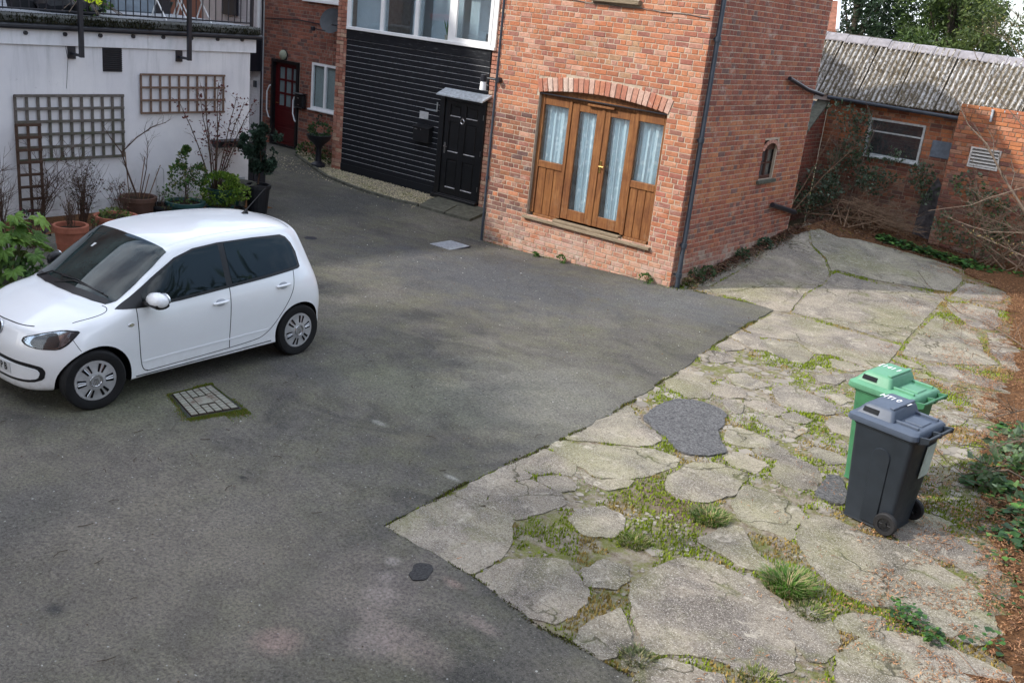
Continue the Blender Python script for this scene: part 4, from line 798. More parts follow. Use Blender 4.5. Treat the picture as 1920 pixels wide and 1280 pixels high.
mb = MB(); mb.box(-14.17, -13.93, 14.965, 14.975, 1.50, 1.645); o = mb.build('sign', plain('sign_plate', (.45, .46, .47), .5, .3)); tag(o, 'small pale square plaque on the black boards above the letterbox', 'sign')
mbk = plain('number_ink', (.08, .08, .09), .6, .2)
mb = MB(); mb.tube([(-13.68, 14.94, 1.88), (-13.68, 14.94, 1.70)], .014, 6); mb.tube([(-13.68, 14.945, 1.70), (-14.02, 14.965, 1.70)], .008, 6); mb.tube([(-13.62, 14.96, 1.78), (-13.5, 14.96, 1.79)], .014, 6); o = mb.build('wall_bracket', GALV); tag(o, 'thin pale metal bracket on the black boards just left of the door canopy', 'bracket')

# ---------------- house with the red door ----------------
rh = thing('brick_house', 'brick house at the back of the lane with a dark red glazed door', 'house', (-18.9, 15.8, 0)); RH = Loc(rh)
mb = MB(); wall_core(mb, (-20.31, 15.81, 0), (1, 0, 0), (0, -1, 0), 3.6, -.3, 6, .2, [(.36, 1.36, 0, 2.05), (1.81, 2.78, 1.07, 2.12), (1.5, 2.8, 3.5, 4.6)]); RH(mb, 'wall', MORT2)
mb = MB(); wall_core(mb, (-28, 15.81, 0), (1, 0, 0), (0, -1, 0), 7.68, -.3, 6, .2, []); 
RH(mb, 'white_wall', WPAINT)
brick_wall(rh, WPAINT, (-21.9+18.9, .01, 0), (1, 0, 0), (0, -1, 0), 1.58, -.2, 6, [], [(.7, .7, .72)], 0, header_every=4, d=.008)
mb = MB(); mb.box(-20, -17, 16.02, 16.6, -.1, 5); RH(mb, 'interior', DARKR)
brick_wall(rh, BRK2, (-20.30+18.9, .01, 0), (1, 0, 0), (0, -1, 0), 3.6, -.2, 5.2, [rect(.36, 1.36, 0, 2.05), rect(1.79, 2.80, 1.03, 2.14), rect(1.5, 2.8, 3.44, 4.6)], PAL_HOUSE, 300, (2, 1.5), header_every=5, headers=.25)
mb = MB(); frame_rect(mb, -19.95, -18.95, -.02, 2.05, 15.76, 15.86, .07); RH(mb, 'door_frame', BLKG)
mb = MB(); mb.box(-19.88, -19.02, 15.86, 15.9, .03, .92); X0 = (-19.88, -19.71, -19.49, -19.44, -19.27, -19.22, -19.05)
cols = [(-19.88, -19.735), (-19.545, -19.49), (-19.30, -19.245), (-19.06, -19.02)]
for a, b in cols: mb.bbox(a, b, 15.85, 15.9, .92, 1.98, .004)
rows_ = [(.92, .97), (1.24, 1.29), (1.56, 1.61), (1.88, 1.98)]
for a, b in rows_: mb.bbox(-19.735, -19.06, 15.852, 15.9, a, b, .004)
mb.bbox(-19.80, -19.10, 15.85, 15.862, .12, .45, .006); mb.bbox(-19.80, -19.10, 15.85, 15.862, .52, .85, .006)
rd = RH(mb, 'red_door', REDD)
for a, b in ((-19.735, -19.545), (-19.49, -19.30), (-19.245, -19.06)):
    for c, d in ((.97, 1.24), (1.29, 1.56), (1.61, 1.88)): mb = MB(); mb.box(a, b, 15.875, 15.88, c, d); RH(mb, 'pane', FROST, rd)
mb = MB(); mb.tube([(-19.80, 15.85, 1.02), (-19.80, 15.82, 1.02), (-19.73, 15.82, 1.02)], .01, 6); RH(mb, 'handle', BRASS, rd)
mb = MB(); mb.bbox(-20.0, -18.9, 15.55, 15.9, -.12, -.021, .008); RH(mb, 'doorstep', STONE)
for x, z0, z1, s_ in ((-19.98, .62, 1.42, -1), (-18.99, .66, 1.33, -1)):
    mb = MB(); mb.tube([(x, 15.80, z1), (x, 15.74, z1-.03), (x+.07*s_, 15.73, z1-.16), (x+.07*s_, 15.73, z0+.2), (x, 15.74, z0+.03), (x, 15.80, z0)], .017, 8); auto(RH(mb, 'grab_rail', PVC))
mb = MB(); frame_rect(mb, -18.50, -17.55, 1.07, 2.12, 15.79, 15.85, .055); mb.bbox(-18.06, -17.99, 15.785, 15.85, 1.12, 2.07, .004); mb.bbox(-18.56, -17.50, 15.74, 15.80, 1.03, 1.068, .004); wn = RH(mb, 'window', PVC)
mb = MB(); mb.box(-18.445, -17.605, 15.82, 15.825, 1.125, 2.065); RH(mb, 'pane', GLASS, wn); mb = MB(); mb.box(-18.45, -17.6, 15.88, 15.89, 1.1, 2.1); RH(mb, 'blind', BLIND, wn)
mb = MB(); frame_rect(mb, -18.80, -17.52, 3.5, 4.6, 15.77, 15.85, .07); mb.bbox(-18.85, -17.47, 15.72, 15.80, 3.45, 3.498, .004); wn = RH(mb, 'upper_window', PVC); mb = MB(); mb.box(-18.73, -17.59, 15.82, 15.825, 3.57, 4.53); RH(mb, 'pane', GLASS, wn)
mb = MB(); mb.tube([(-20.42, 15.72, 5.9), (-20.42, 15.72, 1.95)], .045, 10); auto(RH(mb, 'white_downpipe', PVC)); mb = MB(); mb.tube([(-20.3, 15.74, 5.9), (-20.3, 15.74, 0)], .022, 8); auto(RH(mb, 'dark_pipe', BLKM))
mb = MB(); mb.tube([(-20.2, 15.77, 2.95), (-19, 15.765, 3.02), (-18, 15.765, 2.98), (-17.75, 15.77, 2.97)], .012, 6); RH(mb, 'cable', BLKM)
mb = MB(); mb.prism([(-28.3, 15.55, 6.0), (-16.6, 15.55, 6.0), (-16.6, 19, 8.0), (-28.3, 19, 8.0)], (0, 0, .08)); RH(mb, 'roof', SLATE)
mb = MB(); mb.bbox(-21.05, -20.36, 15.45, 15.79, 1.68, 2.55, .01); RH(mb, 'porch_box', BLKM)
mb = MB(); mb.bbox(-20.62, -20.52, 15.74, 15.79, 1.28, 1.44, .01); RH(mb, 'bell_box', DISHM)
mb = MB(); mb.bbox(-21.9, -21.3, 15.72, 15.8, 2.9, 4.6, .01); RH(mb, 'black_upper_door', BLKM)
t = thing('satellite_dish', 'dark grey satellite dish on the brick wall beside the pale brick pier', 'satellite dish', (-17.45, 15.4, 3.12)); 
M = Matrix.Rotation(R(75), 4, 'X'); M = Matrix.Rotation(R(-12), 4, 'Z') @ M
mb = MB(); mb.lathe([(0, -.05), (.1, -.045), (.2, -.028), (.275, 0), (.28, .004), (.2, -.022), (.1, -.037), (0, -.042)], 28, Matrix.Rotation(R(20), 4, 'Z') @ Matrix.Rotation(R(72), 4, 'X')); auto(mb.build('dish', DISHM, t))
mb = MB(); mb.tube([(0, .05, -.03), (-.02, .38, -.05)], .02, 8); mb.tube([(.0, .02, -.24), (-.22, -.30, -.20)], .012, 6); mb.bbox(-.27, -.19, -.36, -.28, -.25, -.16, .01); mb.tube([(0, .3, -.1), (.35, -.3, -.07), (.52, -.42, -.04)], .012, 6); mb.build('arm', BLKM, t)
t = thing('letterbox', 'black curved letterbox on the brick wall right of the red door', 'letterbox', (-18.80, 15.79, 1.2)); mb = MB(); mb.bbox(-.16, .17, -.13, 0, -.17, .15, .03); mb.build('body', BLKG, t); mb = MB(); mb.bbox(-.18, .19, -.16, 0, .151, .175, .01); mb.build('lid', BLKG, t); mb = MB(); mb.box(-.03, .03, -.135, -.1305, .05, .07); mb.box(-.02, .04, -.135, -.1305, -.10, -.085); mb.build('plate', STEEL, t)
t = thing('bulkhead_lamp', 'round pale bulkhead lamp above the red door', 'lamp', (-19.52, 15.8, 2.17)); mb = MB(); mb.lathe([(0, 0), (.12, 0), (.11, .06), (.07, .10), (0, .115)], 18, Matrix.Rotation(R(90), 4, 'X')); auto(mb.build('cover', plain('lamp_cover', (.30, .32, .24), .5, .4), t)); mb = MB(); mb.lathe([(0, -.0), (.13, .0), (.13, .02), (0, .02)], 18, Matrix.Rotation(R(90), 4, 'X')); mb.build('base', BLKM, t)
# ---------------- white rendered block with the terrace ----------------
wbk = thing('terrace_block', 'low white rendered building on the left with a flat terrace roof and black gutter', 'building', (-14.8, 9.0, 0)); WB = Loc(wbk)
mb = MB(); mb.box(-19.6, -14.8, -6, 11.23, -.3, 2.62); WB(mb, 'wall', RENDER)
mb = MB()
for a, b in ((-6, 4.2), (4.205, 9.22), (9.225, 11.33)): mb.bbox(-14.84, -14.765, a, b, 2.605, 2.86, .004)
WB(mb, 'fascia', WPAINT)
mb = MB(); mb.tube([(-14.72, -6, 2.845), (-14.72, 11.40, 2.875)], .045, 10); auto(WB(mb, 'gutter', BLKM))
mb = MB(); mb.bbox(-19.6, -14.68, -6, 11.38, 2.905, 3.035, .03); WB(mb, 'roof_edge', plain('wet_felt', (.050, .052, .048), .6, .4, var=.5, sc=5, bump=.5))
mb = MB(); gx = np.linspace(-19.6, -14.92, 8); gy = np.linspace(-6, 11.33, 30); zt = lambda x, y: 3.04
mb.add([(x, y, zt(x, y)) for y in gy for x in gx], [(j*8+i, j*8+i+1, (j+1)*8+i+1, (j+1)*8+i) for j in range(29) for i in range(7)])
m = NT('terrace_felt', .75, .35); c = m.mix(m.ramp(m.noise(2.2, 6, .7), [(.35, 0), (.65, 1)]), (.20, .215, .24), (.33, .35, .38)); c = m.mix(m.ramp(m.noise(3.5, 6, .75), [(.56, 0), (.66, .8)]), c, (.06, .07, .035)); m.col(c)
WB(mb, 'terrace_floor', m.m)
for y, z in ((7.26, 2.77), (7.85, 2.775), (8.41, 2.78), (8.96, 2.79), (9.49, 2.80), (10.01, 2.805), (10.52, 2.81), (11.02, 2.82), (6.7, 2.77), (6.1, 2.765)):
    mb = MB(); mb.tube([(-14.77, y, z), (-14.735, y, z)], .03, 12); auto(WB(mb, 'vent_hole', BLKM))
mb = MB(); mb.box(-14.805, -14.792, 8.46, 8.78, 2.24, 2.60); wv = WB(mb, 'vent', BLKM)
for i in range(11): mb = MB(); z = 2.255+i*.031; mb.prism([(-14.792, 8.465, z), (-14.775, 8.465, z-.004), (-14.775, 8.465, z+.008), (-14.792, 8.465, z+.02)], (0, .31, 0)); WB(mb, 'slat', plain('vent_slat', (.02, .02, .024), .5, .3) if i == 0 else bpy.data.materials['vent_slat'], wv)
mb = MB(); mb.box(-14.8, -14.785, 10.45, 11.15, .02, .42); WB(mb, 'grey_patch', plain('cement_patch', (.30, .32, .34), .9, .1))
mb = MB(); mb.box(-14.784, -14.72, 10.50, 10.68, .12, .30); WB(mb, 'meter_box', DARKR)
mb = MB(); mb.tube([(-14.795, 7.87, 2.6), (-14.792, 7.90, 2.42), (-14.79, 7.88, 2.2), (-14.793, 7.86, 1.98)], .003, 4); WB(mb, 'loose_wire', BLKM)
# moss along the roof edge
mb = MB()
for i in range(7000):
    y = random.uniform(4, 11.35); n = mnoise.noise(Vector((y*1.5, 3, 0)))+mnoise.noise(Vector((y*6, 1, 0)))*.5
    if n < random.uniform(-.7, .25)+(.35 if y > 9.3 else 0): continue
    fc = random.random() < .6; x = random.uniform(-14.69, -14.665) if fc else random.uniform(-14.95, -14.68); z = random.uniform(2.93, 3.02) if fc else 3.03+.006*random.random()*(1+n); t = random.uniform(.4, 1.3); c = random.choice(((.025, .028, .016), (.04, .036, .022), (.10, .12, .02) if y < 8 and n > .3 else (.03, .034, .018))); c = tuple(q*t for q in c); a = random.random()*6; r = .014
    mb.add([(x-r*math.cos(a), y-r*math.sin(a), z-.02), (x+r*math.cos(a), y+r*math.sin(a), z-.02), (x+(.01 if fc else 0), y, z+.02*random.random()+.002)], [(0, 1, 2)], 0, c)
WB(mb, 'moss', MOSSM, kind='stuff', fix=False)
rl = thing('railing', 'black metal railing along the edge of the terrace above the white wall', 'railing', (-15.0, 9.0, 3.0)); RL = Loc(rl)
mb = MB(); mb.bbox(-15.02, -14.98, 1, 11.42, 3.075, 3.10, .004); RL(mb, 'bottom_rail', BLKM); mb = MB(); mb.bbox(-15.025, -14.975, 1, 11.42, 4.02, 4.06, .004); RL(mb, 'top_rail', BLKM)
mb = MB(); mb.tube([(0, 0, 0), (0, 0, .98)], .0085, 6); bar = mb.mesh('baluster', [BLKM])
y = 4.0
while y < 11.35: inst('baluster', bar, rl, (0, y-9.0, .07)); y += .128
for y in (2.0, 4.9, 11.40): mb = MB(); mb.bbox(-15.025, -14.975, y-.025, y+.025, 2.99, 4.1, .004); RL(mb, 'post', BLKM)
for y in (7.96, 9.80, 6.1, 4.2):
    mb = MB(); mb.bbox(-14.53, -14.47, y-.032, y+.032, 2.47, 4.1, .004); RL(mb, 'outer_post', BLKM)
    mb = MB(); mb.bbox(-14.775, -14.53, y-.02, y+.02, 2.475, 2.515, .003); mb.bbox(-14.80, -14.775, y-.06, y+.06, 2.42, 2.60, .003); RL(mb, 'bracket', BLKM); mb = MB(); mb.bbox(-14.99, -14.53, y-.02, y+.02, 4.02, 4.055, .003); RL(mb, 'stay', BLKM)
# things on the terrace
def T(name, label, cat, loc, grp=None): return thing(name, label, cat, loc, 0, grp)
t = T('planter_bag', 'black sacks and pots heaped behind the terrace railing by the left outer post', 'bags', (-15.5, 8.1, 3.04))
mb = MB()
for dx, dy, r, h in ((0, 0, .28, .30), (.25, .35, .2, .22), (-.35, -.3, .25, .35), (-.3, .4, .22, .3)):
    pr_ = [(0, 0), (r*.9, 0), (r*1.05, h*.4), (r*.8, h*.8), (r*.3, h), (0, h)]; k0 = len(mb.v); mb.lathe(pr_, 14, Matrix.Translation((dx, dy, 0)))
    for i in range(k0, len(mb.v)): v = Vector(mb.v[i]); mb.v[i] = tuple(v+Vector((1, 1, .6))*mnoise.noise(v*6)*.08)
auto(mb.build('sack', POTK, t))
def leaves(mb, centre, rad, n, size, cols, flat=.6, surf=.5, updir=.3, seed=0):
    cx, cy, cz = centre; rx, ry, rz = rad; rg = np.random.RandomState(seed)
    for i in range(n):
        d = rg.normal(size=3); d /= np.linalg.norm(d); q = (surf+(1-surf)*rg.rand())**.6
        p = Vector((cx+d[0]*rx*q, cy+d[1]*ry*q, cz+d[2]*rz*q)); nz = mnoise.noise(p*3.1/max(rx, .15)*.35)
        if nz < -.18: continue
        a = Vector(d)+Vector(rg.normal(size=3))*flat+Vector((0, 0, updir)); a.normalize(); b = a.cross(Vector(rg.normal(size=3))); b.normalize(); L = size*rg.uniform(.6, 1.3); W_ = L*.42
        c = cols[rg.randint(len(cols))]; t = rg.uniform(.65, 1.3)*(1+.5*nz); c = tuple(x*t for x in c); n3 = a.cross(b)*L*.12
        mb.add([p, p+a*L*.5+b*W_+n3, p+a*L, p+a*L*.5-b*W_+n3], [(0, 1, 2), (0, 2, 3)], 0, c)
def tapered(a, b, r0, r1, k=5, wob=.06, seed=0):
    rg = random.Random(seed); a = Vector(a); b = Vector(b); L = (b-a).length; pts = []
    for i in range(k+1): f = i/k; pts.append(a.lerp(b, f)+Vector((rg.uniform(-1, 1), rg.uniform(-1, 1), rg.uniform(-.5, .5)))*L*wob*(0 if i == 0 else 1))
    return pts, [r0+(r1-r0)*i/k for i in range(k+1)]
GREENS = [(.055, .12, .025), (.08, .16, .03), (.04, .09, .022), (.10, .17, .04)]
t = T('terrace_shrub', 'trailing green shrub beside the black sacks on the terrace', 'shrub', (-15.25, 8.45, 3.04)); mb = MB(); leaves(mb, (0, 0, .28), (.35, .4, .3), 500, .07, GREENS, seed=5); mb.build('foliage', LEAF, t, fix=False)
mb = MB()
for i in range(16): a = random.uniform(0, 6.28); mb.tube([(0, 0, .03), (.25*math.cos(a), .3*math.sin(a), .2), (.5*math.cos(a), .6*math.sin(a), .04)], .006, 4)
mb.build('stems', BARKP, t)
t = T('high_vis_jacket', 'bright yellow high visibility jacket hanging over the back of a dark chair on the terrace', 'jacket', (-16.25, 9.15, 2.72))
mb = MB()
vs = []
for j in range(7):
    for i in range(7): vs.append((.02*math.sin(i*2.1+j), -.22+.44*i/6*(.8+.2*j/6), .30+.65*j/6+.03*math.sin(i*1.7)))
mb.add(vs, [(j*7+i, j*7+i+1, (j+1)*7+i+1, (j+1)*7+i) for j in range(6) for i in range(6)]); o = mb.build('jacket_body', plain('high_vis_yellow', (.75, .85, .02), .7, .3, var=.1), t, smooth=True)
mb = MB(); mb.bbox(-.35, -.05, -.22, .22, .40, .9, .01); mb.build('chair_back', BLKM, t)
t = T('grey_trough', 'long grey trough planter on the terrace beside the yellow jacket', 'planter', (-17.2, 10.45, 3.04)); mb = MB(); mb.bbox(-.2, .2, -.45, .35, 0, .28, .02); mb.build('trough', plain('trough_grey', (.20, .24, .28), .6, .3), t); mb = MB(); leaves(mb, (0, -.05, .36), (.2, .4, .16), 300, .06, GREENS, seed=6); mb.build('foliage', LEAF, t, fix=False)
t = T('red_cushion', 'red folded cloth on a low dark stool on the terrace', 'cushion', (-17.4, 10.95, 3.04)); mb = MB(); mb.bbox(-.3, .3, -.25, .3, .26, .42, .05); auto(mb.build('cushion', plain('red_cloth', (.62, .02, .03), .8, .2), t)); mb = MB(); mb.bbox(-.25, .25, -.22, .25, .0, .258, .01); mb.build('stool', BLKM, t)
t = T('green_bowl', 'dark green round bowl planter on the terrace by the folding chair', 'planter', (-17.7, 11.35, 3.04)); mb = MB(); mb.lathe([(0, 0), (.14, 0), (.22, .2), (.2, .2), (.17, .16), (0, .16)], 18); auto(mb.build('bowl', POTG, t))
for k, (cx, cy, lb) in enumerate(((-15.35, 10.0, 'white folding chair frame on the terrace, left of the right outer post'), (-15.4, 10.5, 'white folding chair frame with dark slats on the terrace, right of the right outer post'))):
    t = T('folding_chair', lb, 'chair', (cx, cy, 3.0), 'white folding chairs on the terrace')
    for s in (-1, 1):
        for a, b in (((-.25, s*.2, 0), (.2, s*.2, .85)), ((.25, s*.2, 0), (-.2, s*.2, .5))): mb = MB(); mb.tube([a, b], .012, 6); mb.build('leg', PVC, t)
    mb = MB()
    for i in range(5): mb.box(-.2+.08*i, -.14+.08*i, -.2, .2, .45, .465)
    mb.build('seat', plain('slat_brown', (.045, .022, .015), .6, .3) if k == 0 else bpy.data.materials['slat_brown'], t); mb = MB()
    for i in range(4): mb.box(.12+.02*i, .13+.02*i, -.2, .2, .58+.07*i, .63+.07*i)
    mb.build('backrest', bpy.data.materials['slat_brown'], t)
# trellises
def trellis(name, label, x, y0, y1, z0, z1, nv, nh, mat, w_=.032, tilt=0.0):
    t = thing(name, label, 'trellis', (x, (y0+y1)/2, z0))
    for i in range(nv):
        y = y0+(y1-y0)*i/(nv-1)-(y0+y1)/2; mb = MB(); mb.bbox(-.012, .004, y-w_/2, y+w_/2, -.01, z1-z0+.01, .002); mb.build('upright', mat, t)
    for i in range(nh):
        z = (z1-z0)*i/(nh-1); mb = MB(); mb.bbox(.005, .022, y0-(y0+y1)/2-.02, y1-(y0+y1)/2+.02, z-w_/2, z+w_/2, .002); mb.build('crossbar', mat, t)
    return t
trellis('trellis', 'large weathered grey trellis panel on the white wall at the left', -14.765, 7.06, 8.76, .93, 1.88, 11, 6, TREL, .042)
trellis('trellis', 'smaller brown trellis panel with three rows of squares high on the white wall', -14.765, 9.09, 10.66, 1.60, 2.21, 10, 4, TREL2, .034)
trellis('trellis', 'narrow dark brown upright trellis standing in front of the large grey one', -14.50, 6.93, 7.27, .05, 1.50, 3, 9, STEM, .042)
t = thing('wall_trough', 'small black half round trough fixed to the white wall near its right end', 'planter', (-14.80, 10.72, 1.0)); mb = MB()
sec = lambda r: [(r*math.sin(a), -r*.9*math.cos(a)*1.0) for a in np.linspace(-math.pi/2, math.pi/2, 9)]
mb.loft([[(.09+px, y, .12+pz) for px, pz in sec(r)] for y, r in ((-.30, .06), (-.26, .15), (.26, .15), (.30, .06))]); auto(mb.build('trough', POTK, t))
# ---------------- potted plants along the white wall ----------------
def pot(t, r, h, mat, rim=True, n=24, taper=.78):
    mb = MB(); mb.lathe([(0, 0), (r*taper, 0), (r*.97, h*.82), (r*1.06 if rim else r, h*.82), (r*1.07 if rim else r, h), (r*.9, h), (r*.86, h*.86), (0, h*.86)], n); auto(mb.build('pot', mat, t)); mb = MB(); mb.lathe([(0, h*.875), (r*.86, h*.865)], n); mb.build('compost', EARTH, t)
def bare(t, base, n, hgt, spread, seed, r=.008, twigs=4, mat=None, leafcols=None, nleaf=0, lsize=.04, curve=.15, dirbias=(0, 0)):
    rg = random.Random(seed); mb = MB(); lf = MB()
    for i in range(n):
        a = rg.uniform(0, 6.283); s = spread*rg.uniform(.25, 1); h = hgt*rg.uniform(.6, 1.05)
        p0 = Vector(base)+Vector((math.cos(a)*.04, math.sin(a)*.04, 0)); p1 = Vector(base)+Vector((math.cos(a)*s+dirbias[0], math.sin(a)*s+dirbias[1], h))
        k = 7; pts = []
        for j in range(k+1):
            f = j/k; q = p0.lerp(p1, f); bow = math.sin(f*math.pi)*curve*h; q += Vector((-math.cos(a)*bow*.5, -math.sin(a)*bow*.5, 0))+Vector((rg.uniform(-1, 1), rg.uniform(-1, 1), 0))*.02*h*(j > 0); pts.append(q)
        mb.tube(pts, [r*(1-.75*j/k) for j in range(k+1)], 5)
        for tw in range(twigs):
            j = rg.randint(2, k-1); q = pts[j]; d = Vector((rg.uniform(-1, 1), rg.uniform(-1, 1), rg.uniform(.2, 1.1))).normalized(); L = hgt*rg.uniform(.10, .26)
            e = q+d*L; mid = q+d*L*.5+Vector((rg.uniform(-1, 1), rg.uniform(-1, 1), 0))*L*.12; mb.tube([q, mid, e], [r*.4, r*.3, r*.12], 4)
            for z in range(2):
                d2 = (d+Vector((rg.uniform(-1, 1), rg.uniform(-1, 1), rg.uniform(-.3, 1)))*.7).normalized(); mb.tube([mid, mid+d2*L*.5], [r*.25, r*.1], 3)
            if leafcols and rg.random() < .8:
                for z in range(nleaf):
                    pp = q.lerp(e, rg.random()); dd = Vector((rg.uniform(-1, 1), rg.uniform(-1, 1), rg.uniform(-.6, 1))).normalized(); bb = dd.cross(Vector((rg.uniform(-1, 1), rg.uniform(-1, 1), rg.uniform(-1, 1)))).normalized(); L2 = lsize*rg.uniform(.6, 1.3); c = rg.choice(leafcols); tt = rg.uniform(.6, 1.3)
                    lf.add([pp, pp+dd*L2*.5+bb*L2*.35, pp+dd*L2, pp+dd*L2*.5-bb*L2*.35], [(0, 1, 2), (0, 2, 3)], 0, tuple(x*tt for x in c))
    mb.build('stems', mat or STEM, t, fix=False)
    if lf.v: lf.build('foliage', LEAF, t, fix=False)
def P_(label, cat, x, y, name='potted_plant', group=None): return thing(name, label, cat, (x, y, gz(x, y)), 0, group)
t = P_('ribbed terracotta pot of dead brown stalks just behind the car windscreen', 'pot', -12.72, 6.74); pot(t, .215, .44, TERRA)
mb = MB(); mb.lathe([(.188, .19), (.196, .19), (.198, .205), (.19, .205)], 24); auto(mb.build('band', TERRA, t)); bare(t, (0, 0, .36), 16, .55, .20, 11, .006, 4, STEM, [(.10, .07, .04)], 1, .03)
t = P_('round brown pot with a forked bare sapling against the white wall between the two trellises', 'sapling', -14.3, 8.72); pot(t, .27, .36, POTB)
mb = MB(); B0 = Vector((.0, 0, .3))
def limb(mb, pts, r0, r1, sub=0, seed=0, L=.3, mat=0, n=6):
    k = len(pts); rg = random.Random(seed); pts = [Vector(p) for p in pts]; mb.tube(pts, [r0+(r1-r0)*i/(k-1) for i in range(k)], n)
    for s in range(sub):
        i = rg.randint(1, k-2) if k > 2 else 0; f = rg.random(); q = pts[i].lerp(pts[i+1], f); d0 = (pts[i+1]-pts[i]).normalized()
        d = (d0*.6+Vector((rg.uniform(-1, 1), rg.uniform(-1, 1), rg.uniform(-.2, 1)))*.8).normalized(); l = L*rg.uniform(.4, 1.1)
        m_ = q+d*l*.5+Vector((rg.uniform(-1, 1), rg.uniform(-1, 1), rg.uniform(-1, 1)))*l*.1; e = q+d*l; rr = (r0+(r1-r0)*i/(k-1))*.45
        mb.tube([q, m_, e], [rr, rr*.7, rr*.25], 4)
        for z in range(2):
            d2 = (d+Vector((rg.uniform(-1, 1), rg.uniform(-1, 1), rg.uniform(-.5, 1)))*.8).normalized(); mb.tube([m_, m_+d2*l*.45], [rr*.5, rr*.15], 3)
limb(mb, [(0, 0, .3), (-.1, -.12, .75), (-.12, -.2, 1.05), (-.07, .03, 1.28), (.0, .28, 1.46), (.02, .50, 1.52)], .016, .005, 16, 3, .32)
limb(mb, [(-.12, -.2, 1.05), (-.15, -.38, 1.3), (-.1, -.52, 1.5)], .010, .003, 5, 4, .2)
limb(mb, [(0, .03, .3), (.05, .12, .8), (.02, .18, 1.25)], .010, .004, 10, 5, .3)
mb.build('stems', STEM, t, fix=False); mb = MB()
for i in range(4): a = i*1.3; mb.tube([(.12*math.cos(a), .15*math.sin(a), .3), (.2*math.cos(a), .3*math.sin(a)+.08, .75+.1*i)], .008, 5)
mb.build('cane', plain('cane', (.16, .09, .05), .8, .2), t)
t = P_('wide shallow brown bowl with low green plants behind the car roof', 'pot', -13.65, 7.95); pot(t, .30, .26, TERRA); mb = MB(); leaves(mb, (0, 0, .27), (.24, .24, .08), 260, .05, [(.07, .12, .03), (.13, .16, .05)], seed=8); mb.build('foliage', LEAF, t, fix=False)
t = P_('dark thicket of thin twigs and dead stalks left of the terracotta pot bed', 'shrub', -14.25, 7.75); bare(t, (0, 0, .02), 30, 1.05, .42, 21, .006, 7, STEM, [(.045, .05, .03), (.09, .05, .04)], 3, .03)
t = P_('brown tangle of fine bare twigs arching in front of the large grey trellis', 'shrub', -14.35, 7.0); bare(t, (0, .1, .02), 16, 1.3, .75, 22, .007, 10, STEM, None, curve=.5, dirbias=(.05, .35))
t = P_('bare thin brown shrub at the left edge below the white wall', 'shrub', -14.3, 6.55); bare(t, (0, 0, .02), 14, 1.25, .5, 23, .007, 8, STEM)
t = P_('clump of upright dead stems with seed heads right of the terracotta pot', 'dead plant', -14.0, 8.25); bare(t, (0, 0, .02), 18, .75, .35, 24, .006, 5, STEM, [(.14, .06, .05), (.07, .09, .04)], 2, .035)
t = P_('maroon leaved low plant behind the terracotta pot, left of its rim', 'plant', -13.3, 6.5); mb = MB(); leaves(mb, (0, 0, .32), (.25, .25, .25), 190, .07, [(.07, .02, .03), (.05, .05, .05), (.04, .07, .05)], seed=31); mb.build('foliage', LEAF, t, fix=False); bare(t, (0, 0, 0), 8, .4, .2, 32)
t = P_('tall multi stemmed bare shrub with dark red leaf tips in front of the brown trellis', 'shrub', -14.15, 10.05)
mb = MB(); lf = MB(); rg = random.Random(5)
for k, (dy, dx, h, bw) in enumerate(((-.62, -.1, 1.75, .1), (-.40, .1, 1.95, .05), (-.16, -.1, 2.0, -.02), (.0, .1, 2.08, .0), (.16, -.05, 1.95, 0), (.36, .1, 1.85, .02), (.58, 0, 1.75, .05), (.86, -.1, 1.72, .06), (-.25, .2, 1.3, .1), (.45, .15, 1.3, .1))):
    pts = [(0+.03*math.cos(k), .03*math.sin(k), .1)]+[(dx*f, dy*f**1.3*(.8+.2*f)+rg.uniform(-.015, .015), .1+h*f) for f in (.22, .42, .6, .78, .92, 1)]
    limb(mb, pts, .013, .004, 7, 40+k, .26)
    for z in range(70):
        f = rg.uniform(.5, 1.05); pp = Vector((dx*f+rg.uniform(-.08, .08), dy*f**1.3*(.8+.2*f)+rg.uniform(-.09, .09), .1+h*min(f, 1.02))); dd = Vector((rg.uniform(-1, 1), rg.uniform(-1, 1), rg.uniform(-.2, 1))).normalized(); bb = dd.cross(Vector((rg.uniform(-1, 1), rg.uniform(-1, 1), 1))).normalized(); L2 = .045*rg.uniform(.6, 1.4); tt = rg.uniform(.6, 1.4)
        if k % 2 or z < 40: lf.add([pp, pp+dd*L2*.5+bb*L2*.35, pp+dd*L2, pp+dd*L2*.5-bb*L2*.35], [(0, 1, 2), (0, 2, 3)], 0, (.10*tt, .025*tt, .022*tt))
mb.build('stems', plain('shrub_bark', (.085, .058, .042), .85, .15, sc=18), t, fix=False); lf.build('foliage', LEAF, t, fix=False)
t = P_('tall green leafy camellia like bush in the row of pots behind the car', 'bush', -13.95, 9.35); pot(t, .30, .3, POTG)
mb = MB()
for c, r in (((0, 0, .45), (.32, .35, .22)), ((0, -.12, .72), (.14, .16, .22)), ((0, -.05, .98), (.09, .09, .12)), ((0, .25, .72), (.12, .12, .18)), ((.0, .02, 1.12), (.05, .05, .06))): leaves(mb, c, r, 420, .045, [(.05, .12, .03), (.07, .15, .035), (.16, .17, .06), (.035, .08, .02)], seed=int(c[2]*100))
mb.build('foliage', LEAF, t, fix=False); bare(t, (0, 0, .25), 6, .75, .2, 51)
t = P_('rounded golden green dwarf conifer in the row of pots behind the car', 'conifer', -13.85, 9.95); mb = MB(); leaves(mb, (0, 0, .45), (.30, .30, .30), 1500, .05, [(.09, .17, .02), (.13, .22, .025), (.06, .12, .02)], flat=.3, surf=.75, seed=52); mb.build('foliage', LEAF, t, fix=False); pot(t, .22, .2, POTG)
t = P_('large green plastic pot with pale rim between the dwarf conifer and the stone bowl', 'pot', -14.15, 10.25, 'plant_pot'); pot(t, .28, .42, POTG)
